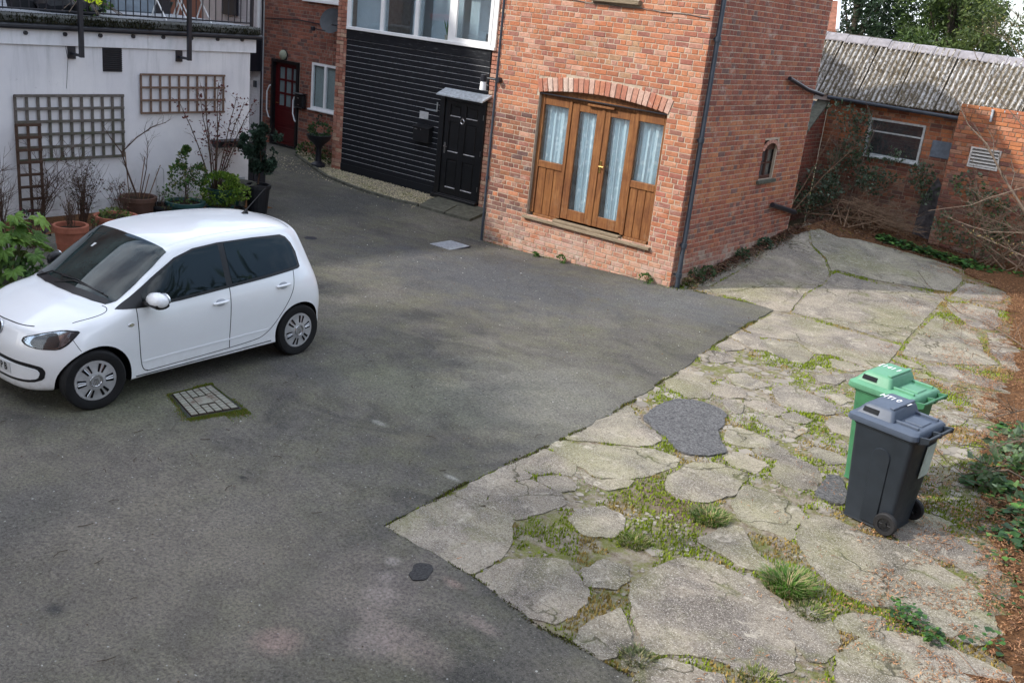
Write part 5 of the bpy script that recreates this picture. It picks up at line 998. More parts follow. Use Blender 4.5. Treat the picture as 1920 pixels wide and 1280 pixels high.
t = P_('bright green small leafed bush on thin stems by the end of the white wall', 'bush', -13.75, 10.12); mb = MB()
for c, r in (((0, 0, .42), (.25, .25, .16)), ((0, .0, .62), (.10, .12, .1)), ((0, .2, .4), (.14, .14, .12))): leaves(mb, c, r, 240, .045, [(.16, .26, .035), (.11, .20, .03), (.22, .30, .06)], seed=int(c[2]*77))
mb.build('foliage', LEAF, t, fix=False); bare(t, (0, 0, .0), 9, .4, .15, 53, .007, 2, BARKP); pot(t, .2, .16, POTK)
t = P_('old grey stone bowl on the ground at the corner of the white building', 'bowl', -14.1, 10.5, 'stone_bowl'); mb = MB(); mb.lathe([(0, .1), (.12, .1), (.14, .3), (.3, .42), (.31, .5), (.26, .5), (.2, .43), (0, .42)], 20); auto(mb.build('bowl', STONE, t))
t = P_('tall black planter with a dark feathery conifer at the corner of the white building', 'conifer', -13.85, 10.72); mb = MB(); mb.lathe([(0, 0), (.16, 0), (.205, .44), (.225, .44), (.225, .5), (.19, .5), (.185, .45), (0, .44)], 20); mb.build('planter', POTK, t)
mb = MB(); limb(mb, [(0, 0, .5), (.02, .04, .9), (0, 0, 1.3)], .015, .006, 12, 61, .4); mb.build('stems', STEM, t, fix=False); mb = MB()
rq = random.Random(77)
for q_ in range(34):
    a_ = rq.uniform(0, 6.28); zz = rq.uniform(.75, 1.45); rr_ = rq.uniform(0, .30)*(1.25-abs(zz-1.1)); c = (rr_*math.cos(a_)*.8, .06+rr_*math.sin(a_)*1.2, zz); r = (.07, .075, .11)
    leaves(mb, c, r, 170, .055, [(.022, .045, .03), (.032, .062, .042), (.018, .036, .026)], flat=.35, surf=.0, updir=.7, seed=q_)
mb.build('foliage', LEAF, t, fix=False)
t = P_('black wall hung gate box standing behind the tall black planter', 'gate', -14.95, 11.9, 'black_gate'); mb = MB(); mb.bbox(-.4, -.35, -.6, .12, 0, .95, .006)
for i in range(5): mb.bbox(-.35, -.33, -.58+i*.137, -.58+i*.137+.12, .03, .92, .004)
mb.build('gate_board', BLKM, t)
# small bits among the pots
for k, (x, y, r, h, lb, mt) in enumerate(((-13.2, 7.35, .16, .2, 'small brown pot right of the ribbed terracotta pot', POTB), (-14.2, 9.05, .2, .22, 'squat dark pot with a wire hoop beside the forked sapling', POTK), (-13.3, 8.6, .14, .16, 'little pot with a white primrose just above the car roof line', POTG))):
    t = P_(lb, 'pot', x, y); pot(t, r, h, mt); bare(t, (0, 0, h*.8), 7, .35, .15, 70+k, .005, 3, STEM, [(.08, .13, .04)], 3, .03)
    if k == 1: mb = MB(); mb.tube([(0, -.07, .2)]+[(0, -.07*math.cos(a), .75+.07*math.sin(a)) for a in np.linspace(0, math.pi, 8)]+[(0, .07, .2)], .005, 5); mb.build('hoop', STEEL, t)
    if k == 2:
        mb = MB(); leaves(mb, (0, 0, .22), (.10, .10, .05), 60, .05, [(.75, .78, .72), (.2, .35, .1)], seed=3); mb.build('flowers', LEAF, t, fix=False)
# soil bed under the pots
mb = MB(); ys = np.linspace(-1, 11.2, 50); mb.add([(x, y, .035 if k else gz(x, y)-.02) for y in ys for k, x in ((1, -14.79), (0, -13.4+.25*mnoise.noise(Vector((y*.9, 0, 0)))))], [(2*i, 2*i+1, 2*i+3, 2*i+2) for i in range(49)]); mb.build('planting_bed', LITG, kind='structure')
# fatsia with large hand shaped leaves
fa = P_('glossy green fatsia with big hand shaped leaves at the left edge beside the bonnet', 'bush', -11.75, 5.45, 'fatsia_bush')
def fleaf():
    mb = MB(); n = 7; vs = [(0, 0, 0)]; fs = []
    for i in range(n):
        a = -1.95+3.9*i/(n-1); L = .20*(1-.25*abs(i-3)/3); w_ = .045; d = Vector((math.cos(a), math.sin(a), 0)); s_ = Vector((-d.y, d.x, 0)); k = len(vs)
        vs += [tuple(d*L*.38-s_*w_*.62+Vector((0, 0, .0))), tuple(d*L*.42+Vector((0, 0, .010))), tuple(d*L*.38+s_*w_*.62), tuple(d*L*.68-s_*w_*.75-Vector((0, 0, .008))), tuple(d*L*.7+Vector((0, 0, .004))), tuple(d*L*.68+s_*w_*.75-Vector((0, 0, .008))), tuple(d*L-Vector((0, 0, .03)))]
        fs += [(0, k, k+1), (0, k+1, k+2), (k, k+3, k+4, k+1), (k+1, k+4, k+5, k+2), (k+3, k+6, k+4), (k+4, k+6, k+5)]
        if i: fs.append((0, k-5, k))
    return vs, fs
V_, F_ = fleaf(); rg = random.Random(9); lm = []
for c in ((.10, .20, .035), (.13, .24, .045), (.075, .155, .03), (.16, .27, .05)): mb = MB(); mb.add(V_, F_, 0, c); lm.append(mb.mesh('leaf', [LEAF]))
sm = MB()
for i in range(38):
    a = rg.uniform(0, 6.28); rr = rg.uniform(.05, .52); z = rg.uniform(.25, 1.0)-.35*rr; x, y = rr*math.cos(a)*.9, rr*math.sin(a)*1.1+.05
    o = inst('leaf', lm[i % 4], fa, (x, y, z), (rg.uniform(-.5, .5), rg.uniform(.15, .8), math.atan2(y, x)+rg.uniform(-.5, .5)), (rg.uniform(.75, 1.1),)*3); sm.tube([(x*.15, y*.15, z*.6), (x*.55, y*.55, z-.02), (x, y, z)], [.006, .005, .004], 5)
for i in range(5): a = i*1.26; sm.tube([(0, 0, 0), (.08*math.cos(a), .1*math.sin(a), .4), (.12*math.cos(a), .14*math.sin(a), .75)], [.016, .013, .008], 6)
sm.build('stems', plain('fatsia_stem', (.14, .16, .06), .7, .2), fa, fix=False)
t = P_('low dark green undergrowth below the fatsia at the left edge', 'undergrowth', -11.6, 4.9, 'undergrowth'); mb = MB(); leaves(mb, (0, 0, .22), (.5, .9, .25), 900, .07, [(.04, .09, .025), (.06, .13, .03), (.03, .06, .02)], seed=90); mb.build('foliage', LEAF, t, fix=False)
# urn planter and low plants by the red door house window
t = P_('black urn planter with clipped green plant before the brick house window', 'planter', -16.95, 14.75, 'urn_planter'); mb = MB(); mb.lathe([(0, 0), (.16, 0), (.16, .08), (.07, .14), (.06, .42), (.1, .5), (.24, .62), (.28, .72), (.22, .72), (0, .70)], 20); auto(mb.build('urn', BLKM, t)); mb = MB(); leaves(mb, (0, 0, .82), (.25, .25, .17), 520, .05, [(.03, .075, .03), (.04, .09, .03)], seed=91); leaves(mb, (0, 0, 1.08), (.06, .06, .07), 80, .04, [(.02, .04, .03)], seed=92); mb.build('foliage', LEAF, t, fix=False)
t = P_('low spreading green shrub on the gravel below the brick house window', 'shrub', -17.8, 15.3, 'low_shrub'); mb = MB(); leaves(mb, (0, 0, .18), (.45, .3, .22), 700, .06, [(.03, .075, .025), (.05, .10, .03), (.10, .13, .04)], seed=93); leaves(mb, (.5, -.15, .15), (.35, .25, .18), 400, .06, [(.04, .085, .025), (.12, .13, .06)], seed=94); mb.build('foliage', LEAF, t, fix=False)
# weeds at the foot of the brick building
for k, (x, y, r, h, lb, cs) in enumerate(((-7.42, 13.22, .10, .14, 'small green weed at the foot of the front brick wall near its right corner', GREENS), (-6.86, 13.62, .13, .14, 'dry brown weed at the foot of the drainpipe', [(.30, .22, .12), (.20, .14, .08), (.12, .16, .06)]), (-6.93, 13.98, .15, .22, 'dark green weed along the side wall just behind the drainpipe', [(.05, .10, .04), (.07, .11, .05)]), (-6.93, 14.35, .12, .16, 'second weed along the side wall, with paler leaves', [(.09, .15, .06), (.05, .09, .04)]), (-6.9, 15.5, .12, .18, 'green weed on the side wall below and left of the small window', [(.06, .13, .06), (.04, .08, .04)]), (-6.9, 16.35, .14, .18, 'leafy weed on the side wall below the lower waste pipe', [(.06, .12, .07), (.04, .08, .05)]), (-9.05, 13.20, .08, .12, 'little green weed at the foot of the front wall below the french doors', GREENS), (-9.6, 13.2, .06, .06, 'tiny weed at the foot of the front wall left of the french doors', GREENS))):
    t = P_(lb, 'weed', x, y, 'weed'); mb = MB(); leaves(mb, (0, 0, h*.5), (r, r, h*.6), int(260*r/.1), .035, cs, seed=100+k); mb.build('foliage', LEAF, t, fix=False)
# ---------------- shed with corrugated roof ----------------
sh = thing('shed', 'long old brick shed at the back with a mossy corrugated roof', 'shed', (-5.3, 20.5, .24)); SH = Loc(sh)
mb = MB(); wall_core(mb, (-8.03, 20.91, 0), (1, 0, 0), (0, -1, 0), 2.75, -.2, 2.72, .22, [(.94, 2.07, 1.71, 2.46)])
wall_core(mb, (-5.30, 20.51, 0), (1, 0, 0), (0, -1, 0), 7.3, -.2, 2.93, .6, [(.38, .91, 1.87, 2.23)]); mb.box(-8.03, 2, 23.2, 23.3, -.2, 2.7); SH(mb, 'wall', MORT3)
mb = MB(); mb.box(-7.6, -5.4, 21.6, 21.7, 0, 2.7); mb.box(-5.1, -4.2, 20.9, 20.95, 1.5, 2.5); SH(mb, 'interior', DARKR)
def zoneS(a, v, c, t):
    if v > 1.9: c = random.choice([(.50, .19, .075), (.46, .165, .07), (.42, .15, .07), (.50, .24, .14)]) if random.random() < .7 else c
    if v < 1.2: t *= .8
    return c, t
so = lambda x, y: (x+5.3, y-20.5, -.24)
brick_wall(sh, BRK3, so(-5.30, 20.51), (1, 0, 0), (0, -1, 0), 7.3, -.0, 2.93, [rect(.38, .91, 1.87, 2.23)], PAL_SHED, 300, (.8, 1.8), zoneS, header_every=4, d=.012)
mb0 = None
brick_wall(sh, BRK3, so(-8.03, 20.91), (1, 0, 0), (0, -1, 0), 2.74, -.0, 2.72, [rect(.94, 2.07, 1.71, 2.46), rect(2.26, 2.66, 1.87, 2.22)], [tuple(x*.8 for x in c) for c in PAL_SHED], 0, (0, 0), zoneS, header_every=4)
mb = MB(); mb.bbox(-5.77, -5.37, 20.89, 20.92, 1.88, 2.21, .01); SH(mb, 'slate_patch', SLATE)
mb = MB(); mb.prism([(-5.75, 20.885, .2), (-5.35, 20.885, .2), (-5.35, 20.885, 1.3), (-5.5, 20.885, 1.5), (-5.7, 20.885, 1.1)], (0, .02, 0)); SH(mb, 'grey_stonework', plain('grey_rubble', (.10, .095, .10), .95, .1, var=.5, sc=9, bump=.8))
mb = MB(); frame_rect(mb, -7.09, -5.96, 1.71, 2.46, 20.88, 20.94, .04); mb.box(-7.05, -6.0, 20.885, 20.935, 2.19, 2.215); mb.bbox(-7.14, -5.91, 20.84, 20.91, 1.67, 1.709, .004); sw = SH(mb, 'window', plain('old_window_paint', (.50, .52, .52), .7, .3, var=.3, sc=15))
for a, b in ((1.75, 2.19), (2.215, 2.42)): mb = MB(); mb.box(-7.05, -6.0, 20.905, 20.91, a, b); SH(mb, 'pane', GLASS, sw)
mb = MB(); frame_rect(mb, -4.93, -4.38, 1.86, 2.24, 20.47, 20.53, .03); lv = SH(mb, 'louvre_vent', plain('louvre_paint', (.55, .53, .50), .7, .3, var=.2, sc=15))
for i in range(5): z = 1.90+i*.062; mb = MB(); mb.prism([(-4.90, 20.475, z), (-4.90, 20.53, z+.035), (-4.90, 20.53, z+.045), (-4.90, 20.475, z+.012)], (.49, 0, 0)); SH(mb, 'slat', bpy.data.materials['louvre_paint'], lv)
ez = lambda x: 2.80 if x < -5.35 else 2.985
ridz = lambda x: 3.93-.028*(x+6.6)
x = -9.1; k = 0
while x < 1.5:
    w_ = .80; m_ = x+w_/2; ey = 20.72 if m_ < -5.2 else 20.62; z0 = 2.80 if m_ < -5.2 else 2.98; ry = 21.66; z1 = ridz(m_)
    for row in range(2):
        mb = MB(); n = 66; vs = []; f0, f1 = ((0, .53) if row == 0 else (.50, 1)); off = .012*row+.006*(k % 2)+random.uniform(0, .008)
        dj = random.uniform(-.03, .02)*(row == 0)
        for f in (f0+dj, (f0+f1)/2, f1):
            for i in range(n+1):
                a = i/n; ph = a*8*6.283; h = .028*math.cos(ph)+off; yy = ey+(ry-ey)*f; zz = z0+(z1-z0)*f
                vs.append((x+(w_+.05)*a, yy-h*.78, zz+h*.62))
        N1 = n+1; mb.add(vs, [(r*N1+i, r*N1+i+1, (r+1)*N1+i+1, (r+1)*N1+i) for r in range(2) for i in range(n)])
        k0 = len(mb.v); mb.add([(v[0], v[1]+.004, v[2]-.012) for v in vs[:N1]]+vs[:N1], [(i, i+1, N1+i+1, N1+i) for i in range(n)]); mb.c = [(.5-.5*math.cos((i % N1)/n*8*6.283),)*3 for i in range(len(mb.v))]; SH(mb, 'roof_sheet', ROOFM, smooth=True)
    x += w_; k += 1
x = -9.1
while x < 1.5:
    mb = MB(); z = ridz(x+.23); d = random.uniform(0, .012)
    prof = [(-.16, -.13), (-.07, -.02), (0, .012), (.07, -.02), (.16, -.13)]
    mb.loft([[(xx, 21.68+a*s, z+.03+b*s+d) for a, b in prof]+[(xx, 21.68+a*s, z+.01+b*s+d) for a, b in prof[::-1]] for xx, s in ((x, 1.06), (x+.05, 1.06), (x+.051, 1.0), (x+.455, 1.0))]); SH(mb, 'ridge_tile', RIDGE); x += .462
mb = MB(); mb.prism([(-9.1, 21.7, 3.98), (1.6, 21.7, 3.7), (1.6, 23.4, 2.7), (-9.1, 23.4, 2.7)], (0, 0, .03)); SH(mb, 'rear_roof', SLATE)
mb = MB(); mb.tube([(-8.0, 20.70, 2.745), (-5.32, 20.70, 2.70)], .04, 10); auto(SH(mb, 'gutter', PIPE)); mb = MB(); mb.bbox(-5.0, -1.0, 20.50, 20.62, 2.935, 2.965, .004); mb.box(-4.72, -4.69, 20.42, 20.5, 2.74, 2.96); SH(mb, 'lead_flashing', LEAD)
# low wall and slate lean-to between the brick building and the shed
lw = thing('low_wall', 'low dark red brick wall with sloping top between the brick building and the shed', 'wall', (-8.03, 19.2, .4)); LW = Loc(lw)
mb = MB(); mb.prism([(-8.04, 17.6, -.2), (-8.04, 20.9, -.2), (-8.04, 20.9, 2.66), (-8.04, 17.6, .38)], (-.2, 0, 0)); LW(mb, 'wall', MORT3)
topz = lambda a: .38+(a)*2.28/3.3
brick_wall(lw, BRK3, (.0-.01, 17.6-19.2, -.4), (0, 1, 0), (1, 0, 0), 3.3, .2, 2.7, [], [(.26, .055, .035), (.30, .07, .04), (.20, .05, .04), (.24, .06, .04)], 120, (3, 1.8), header_every=3, skip=lambda a, v: v > topz(a)-.04)
mb = MB(); mb.prism([(-8.0, 17.6, .38), (-8.0, 20.9, 2.66), (-8.0, 20.9, 2.70), (-8.0, 17.6, .42)], (-.26, 0, 0)); LW(mb, 'coping', STONE)
lt = thing('lean_to', 'blue grey slate lean to roof glimpsed between the brick building and the shed', 'roof', (-9.5, 20.9, 2.6)); LT = Loc(lt)
sv = Vector((0, 3.3, 2.28)).normalized(); nn = Vector((0, -sv.z, sv.y))
sm_ = {}
for r in range(12):
    for c in range(9):
        p = Vector((-8.30-c*.30-(r % 2)*.15, 20.86, 2.60))-sv*(r*.22+.3)+nn*.02
        if r < 12:
            me = sm_.get(0)
            if me is None: q = MB(); q.add([(-.142, 0, 0), (.142, 0, 0), (.142, sv.y*.30, sv.z*.30), (-.142, sv.y*.30, sv.z*.30)]+[(-.142, nn.y*.024, nn.z*.024), (.142, nn.y*.024, nn.z*.024), (.142, sv.y*.3, sv.z*.3), (-.142, sv.y*.3, sv.z*.3)], [(0, 1, 5, 4), (4, 5, 6, 7), (1, 2, 6, 5), (0, 4, 7, 3)]); me = sm_[0] = q.mesh('slate', [SLATE])
            inst('slate', me, lt, p-Vector(lt.location)+nn*.006*(r % 2))
mb = MB(); mb.prism([(-11, 17.6, .34), (-8.26, 17.6, .34), (-8.26, 20.9, 2.62), (-11, 20.9, 2.62)], (0, 0, -.1)); LT(mb, 'roof_deck', BLKM); mb = MB(); mb.prism([(-11, 20.85, 2.62), (-8.0, 20.85, 2.66), (-8.0, 20.87, 2.78), (-11, 20.87, 2.76)], (0, .02, 0)); LT(mb, 'flashing', PVC)
# distant house
dh = thing('distant_house', 'corner of a distant red tiled house roof beside the brick building', 'house', (-13.5, 32, 0)); DH = Loc(dh)
mb = MB(); mb.box(-19, -12.5, 31.8, 38, 0, 4.1); DH(mb, 'wall', MORT2); mb = MB(); mb.prism([(-19.3, 31.5, 4.1), (-12.32, 31.5, 4.1), (-13.0, 33, 5.0), (-19.3, 33, 5.0)], (0, .0, .07)); DH(mb, 'roof', TILE)
mb = MB(); mb.tube([(-12.30, 31.5, 4.17), (-13.0, 33, 5.08)], .06, 6); DH(mb, 'verge', WPAINT); mb = MB(); mb.box(-19.3, -12.35, 31.42, 31.5, 4.0, 4.09); DH(mb, 'gutter', BLKM)
# ---------------- trees ----------------
def crown_tree(name, label, x, y, blobs, n, size, cols, trunk_r=.25, seed=0, bark=None):
    t = thing(name, label, 'tree', (x, y, 0)); rg = np.random.RandomState(seed); V = []; F = []; C = []; k = 0
    vol = np.array([b[3]*b[4]*b[5] for b in blobs]); vol = vol/vol.sum()
    for i in range(n):
        b = blobs[rg.choice(len(blobs), p=vol)]; d = rg.normal(size=3); d /= np.linalg.norm(d); q = rg.uniform(.55, 1.02); p = np.array([b[0]+d[0]*b[3]*q, b[1]+d[1]*b[4]*q, b[2]+d[2]*b[5]*q])
        nz = mnoise.noise(Vector(p*.9))+.6*mnoise.noise(Vector(p*2.6))
        if nz < -.22: continue
        a = d*.6+rg.normal(size=3)*.5+np.array([0, 0, -.25]); a /= np.linalg.norm(a); bb = np.cross(a, rg.normal(size=3)); bb /= np.linalg.norm(bb); L = size*rg.uniform(.5, 1.5); c = np.array(cols[rg.randint(len(cols))])*rg.uniform(.6, 1.3)*(1+.6*nz)
        V += [p, p+a*L*.5+bb*L*.15, p+a*L, p+a*L*.5-bb*L*.15]; F.append((k, k+1, k+2, k+3)); C += [tuple(np.clip(c, 0, 1))]*4; k += 4
    mb = MB(); mb.v = [tuple(v) for v in V]; mb.f = F; mb.m = [0]*len(F); mb.c = C; mb.build('crown', LEAF, t, fix=False)
    mb = MB(); top = max(b[2] for b in blobs); pts, rr = tapered((0, 0, 0), (0, 0, top*.8), trunk_r, .05, 7, .02, seed); mb.tube(pts, rr, 8)
    for b in blobs: mb.tube([(0, 0, b[2]*.55), (b[0]*.4, b[1]*.4, b[2]*.75), (b[0]*.8, b[1]*.8, b[2]*.95)], [trunk_r*.3, trunk_r*.15, .02], 5)
    mb.build('trunk', bark or BARK, t); return t
rg = random.Random(4)
def blobs(w, h, z0, n, seed):
    rg = random.Random(seed); o = []
    for i in range(n): f = i/(n-1); a = rg.uniform(0, 6.28); rr = w*(1-.65*f)*rg.uniform(.3, .8); o.append((rr*math.cos(a), rr*math.sin(a), z0+(h-z0)*f, w*.5*(1-.45*f), w*.5*(1-.45*f), w*.34*(1-.3*f)))
    return o
crown_tree('yew_tree', 'darkest green conifer behind the shed roof, nearest the brick building', -15.2, 40.5, blobs(3.9, 9.5, 2.0, 24, 1), 34000, .19, [(.010, .022, .010), (.014, .032, .013), (.020, .042, .015)], seed=1)
crown_tree('yew_tree', 'mid green conifer behind the middle of the shed roof', -11.0, 39.0, blobs(2.9, 7.4, 2.0, 24, 2), 34000, .17, [(.055, .095, .022), (.075, .12, .028), (.035, .065, .02)], seed=2)
crown_tree('conifer_tree', 'lower yellowish green conifer behind the right part of the shed roof', -9.2, 37.5, blobs(2.7, 5.4, 1.5, 18, 3), 24000, .16, [(.09, .12, .028), (.065, .10, .025), (.05, .075, .022)], seed=3)
crown_tree('conifer_tree', 'grey green tree filling the gap behind the shed at the right edge', -6.0, 37, blobs(3.0, 4.9, 1.5, 16, 7), 14000, .15, [(.075, .085, .045), (.09, .09, .055), (.05, .065, .03)], seed=8)
crown_tree('conifer_tree', 'dark tree farther back between the two conifers', -13.4, 47, blobs(5.0, 8.6, 2.0, 20, 6), 9000, .3, [(.022, .045, .02), (.04, .07, .028)], seed=6)
# bare trees: one at the right edge whose twigs reach into the picture, two more beyond the frame
def grow(mb, p, d, L, r, depth, rg, spread=.55, up=.12, ends=None):
    pts = [p]; q = p; dd = d.copy(); k = 4
    for i in range(k): dd = (dd+Vector((rg.uniform(-1, 1), rg.uniform(-1, 1), rg.uniform(-1, 1)+up))*.16).normalized(); q = q+dd*(L/k); pts.append(q)
    mb.tube(pts, [r*(1-.4*i/k) for i in range(k+1)], 6 if depth > 2 else 4, cap=False)
    if depth == 0: return
    for j in range(3 if depth > 1 else 4):
        i = rg.randint(1, k); s = pts[i]; nd = (dd+Vector((rg.uniform(-1, 1), rg.uniform(-1, 1), rg.uniform(-.8, 1)+up))*spread*1.5).normalized(); grow(mb, s, nd, L*rg.uniform(.55, .8), r*.55, depth-1, rg, spread, up)
def bare_tree(name, label, x, y, h, seed, mat=BARK):
    t = thing(name, label, 'tree', (x, y, 0)); rg = random.Random(seed); mb = MB(); pts, rr = tapered((0, 0, -.1), (.2, .1, h*.4), .16, .10, 5, .04, seed); mb.tube(pts, rr, 9); mb.build('trunk', mat, t); mb = MB()
    for i in range(5): a = i*1.3+rg.random(); grow(mb, Vector(pts[-1])-Vector((0, 0, .3*i*.5)), Vector((math.cos(a)*.8, math.sin(a)*.8, .8)).normalized(), h*.30, .065, 4, rg)
    mb.build('branches', mat, t, fix=False)
bare_tree('bare_tree', 'bare leafless tree standing outside the frame to the right of the bins', 6.5, 10.0, 9, 11)
bare_tree('bare_tree', 'second bare leafless tree outside the frame, behind the viewer on the right', 8.0, 3.0, 9, 12)
bt = thing('bare_shrub_tree', 'bare brown budding shrub reaching in from the right edge before the lit shed wall', 'tree', (-1.0, 15.6, gz(-1, 15.6))); off = Vector(bt.location)
mb = MB(); rgb = random.Random(8)
def br(pts, r0, r1, sub, sd, L, n=6): limb(mb, [Vector(p)-off for p in pts], r0, r1, sub, sd, L, n=n)
br([(-1.0, 15.6, -.1), (-1.3, 15.8, .5), (-2.14, 16, 1.0), (-2.88, 16, 1.79), (-3.33, 16, 2.26), (-3.65, 16, 2.67), (-3.97, 16, 2.9), (-4.26, 16, 3.29)], .030, .006, 16, 1, .5)
br([(-1.0, 15.6, .1), (-1.7, 15.6, 1.9), (-2.46, 15.5, 2.34), (-2.88, 15.5, 2.22), (-3.29, 15.5, 1.99), (-3.54, 15.5, 1.82), (-3.86, 15.5, 1.71), (-4.11, 15.5, 1.62)], .013, .003, 14, 2, .4)
br([(-1.0, 15.6, .1), (-1.6, 15.6, 1.3), (-2.3, 15.5, 1.73), (-2.72, 15.5, 1.59), (-3.17, 15.5, 1.5), (-3.47, 15.5, 1.52), (-3.79, 15.5, 1.58)], .012, .003, 16, 3, .4)
br([(-1.2, 15.8, .4), (-2.0, 16.5, 2.0), (-2.79, 17, 2.54), (-3.41, 17, 2.92), (-3.91, 17, 3.33), (-4.29, 17, 3.77), (-4.43, 17, 3.99)], .014, .003, 18, 4, .5)
br([(-1.2, 15.8, .6), (-2.2, 16.6, 2.9), (-3.09, 17, 3.68), (-3.67, 17, 3.92), (-4.04, 17, 4.19), (-4.29, 17, 4.25)], .013, .003, 22, 5, .5)
br([(-1.2, 15.8, .8), (-2.2, 16.6, 3.4), (-3.26, 17, 4.35), (-3.71, 17, 4.38), (-4.07, 17, 4.62)], .012, .003, 22, 6, .5)
br([(-1.5, 16.0, .8), (-2.6, 16.6, 3.0), (-3.3, 17, 4.2), (-3.6, 17, 4.9)], .014, .003, 22, 7, .6)
br([(-2.14, 16, 1.0), (-2.6, 15.9, 1.15), (-3.1, 15.8, 1.3), (-3.4, 15.8, 1.35)], .014, .004, 14, 9, .35)
o = mb.build('branches', BARKP, bt, fix=False); lf = MB()
for i in range(500):
    v = Vector(mb.v[rgb.randrange(len(mb.v)//3, len(mb.v))]); d = Vector((rgb.uniform(-1, 1), rgb.uniform(-1, 1), rgb.uniform(0, 1))).normalized(); b = d.orthogonal().normalized(); L = .022; lf.add([v, v+d*L*.5+b*L*.3, v+d*L, v+d*L*.5-b*L*.3], [(0, 1, 2, 3)], 0, (.38, .30, .12))
lf.build('buds', LEAF, bt, fix=False)
t = thing('fallen_branch', 'long thin bare branch trailing over the concrete at the right edge, above the bins', 'branch', (-2.5, 15.2, 0)); mb = MB(); off = Vector(t.location)
br([(-1.3, 12.4, .10), (-1.55, 12.91, .35), (-2.06, 14.28, .25), (-2.48, 15.22, .12), (-2.97, 15.86, .09), (-3.42, 16.05, .10), (-4.29, 17.26, .14), (-4.69, 17.95, .2)], .011, .003, 9, 21, .45, 5); br([(-2.06, 14.28, .25), (-2.9, 14.4, .12), (-3.35, 14.9, .08), (-3.45, 15.3, .12)], .007, .002, 5, 22, .3, 4); mb.build('twigs', BARKP, t, fix=False)
# climber and undergrowth against the shed
BUD = [(.075, .11, .07), (.10, .14, .095), (.05, .08, .045), (.14, .18, .14), (.06, .10, .05)]
def scrub(name, label, x, y, z, items, stems, seed, cols=BUD, size=.062, mat=BARKP):
    t = thing(name, label, 'shrub', (x, y, z)); off = Vector((x, y, z)); mb = MB()
    for i, (c, r, n) in enumerate(items): leaves(mb, Vector(c)-off, r, n, size, cols, flat=.8, surf=.15, updir=.1, seed=seed+i)
    mb.build('foliage', LEAF, t, fix=False); mb = MB()
    for i, s in enumerate(stems): limb(mb, [Vector(p)-off for p in s], .014, .004, 10, seed+50+i, .45, n=5)
    mb.build('stems', mat, t, fix=False); return t
scrub('buddleia', 'dark grey green buddleia sprawling up the shed wall left of and over the shed window', -7.2, 20.2, .45, [((-7.15, 20.4, 1.5), (.5, .35, .6), 950), ((-7.1, 20.5, 2.25), (.22, .2, .45), 330), ((-7.5, 20.4, 2.45), (.4, .2, .35), 230), ((-7.5, 19.9, .9), (.45, .5, .55), 1300), ((-6.5, 20.4, 1.25), (.6, .3, .3), 650), ((-6.4, 20.5, 1.8), (.35, .15, .18), 130), ((-5.75, 20.5, 1.55), (.35, .2, .25), 260), ((-5.55, 20.5, 1.2), (.25, .2, .22), 260)],
      [[(-7.0, 20.3, .4), (-6.9, 20.3, 1.4), (-6.8, 20.4, 2.2), (-7.1, 20.3, 2.9)], [(-7.1, 20.3, .4), (-7.3, 20.2, 1.3), (-7.5, 20.2, 2.4)], [(-7.0, 20.3, .4), (-6.4, 20.2, 1.0), (-5.7, 20.4, 1.6)], [(-7.1, 20.2, .4), (-7.5, 19.9, 1.0), (-7.6, 19.5, 1.3)]], 200)
scrub('brushwood', 'heap of long dead brown stems and bramble at the foot of the shed wall', -6.9, 19.6, .45, [((-7.2, 19.5, .55), (.6, .5, .25), 350), ((-6.6, 19.9, .6), (.6, .4, .2), 160)],
      [[(-7.8+random.uniform(0, 1.6), 18.9+random.uniform(0, 1.2), .48), (-7.2+random.uniform(0, 1.4), 19.4+random.uniform(-.2, .7), .6+random.uniform(0, .45)), (-6.6+random.uniform(0, 1.4), 19.9+random.uniform(-.5, .4), .45+random.uniform(0, .3))] for i in range(26)]+[[(-7.75, 19.0, .4), (-7.6, 19.5, 1.2), (-7.45, 19.8, 2.0)], [(-7.7, 19.1, .4), (-7.3, 19.5, 1.3), (-7.0, 20.1, 1.9)]], 230, [(.05, .07, .03), (.16, .10, .06), (.09, .06, .04)], .06, plain('dead_stem', (.20, .13, .085), .9, .1, var=.4, sc=15))
scrub('buddleia', 'pale grey green buddleia against the lit brick wall below the louvre vent', -4.3, 20.1, .3, [((-4.75, 20.2, 1.55), (.3, .2, .3), 260), ((-4.3, 20.2, 1.2), (.42, .25, .45), 420), ((-3.9, 20.0, .75), (.4, .3, .4), 420), ((-4.8, 20.2, .7), (.45, .2, .35), 260), ((-3.5, 20.1, 1.3), (.4, .3, .5), 260), ((-3.2, 19.9, .7), (.5, .4, .4), 420)],
      [[(-4.3, 20.2, .2), (-4.5, 20.1, 1.1), (-4.8, 20.2, 1.8)], [(-4.2, 20.2, .2), (-4.1, 20.0, .9), (-3.7, 20.0, 1.5)], [(-4.0, 20.1, .2), (-3.4, 19.9, .8), (-3.3, 20, 1.5)]], 260, [(.10, .14, .09), (.14, .18, .12), (.06, .10, .05), (.09, .15, .05)], .062)
scrub('dry_shrub', 'dry brown stems with grey green leaves at the right end of the shed wall', -3.6, 19.7, .2, [((-3.9, 19.8, .6), (.5, .3, .35), 260), ((-3.1, 19.6, .9), (.4, .3, .45), 260)],
      [[(-3.6+random.uniform(-.6, .6), 19.7+random.uniform(-.2, .3), .2), (-3.6+random.uniform(-.8, .8), 19.6+random.uniform(-.3, .3), random.uniform(.6, 1.1)), (-3.6+random.uniform(-1.2, 1.0), 19.6+random.uniform(-.4, .4), random.uniform(.9, 1.9))] for _ in range(16)], 340, [(.12, .16, .10), (.20, .17, .09), (.09, .13, .06)], .05, plain('dry_stem', (.24, .17, .12), .9, .1, var=.4, sc=15))
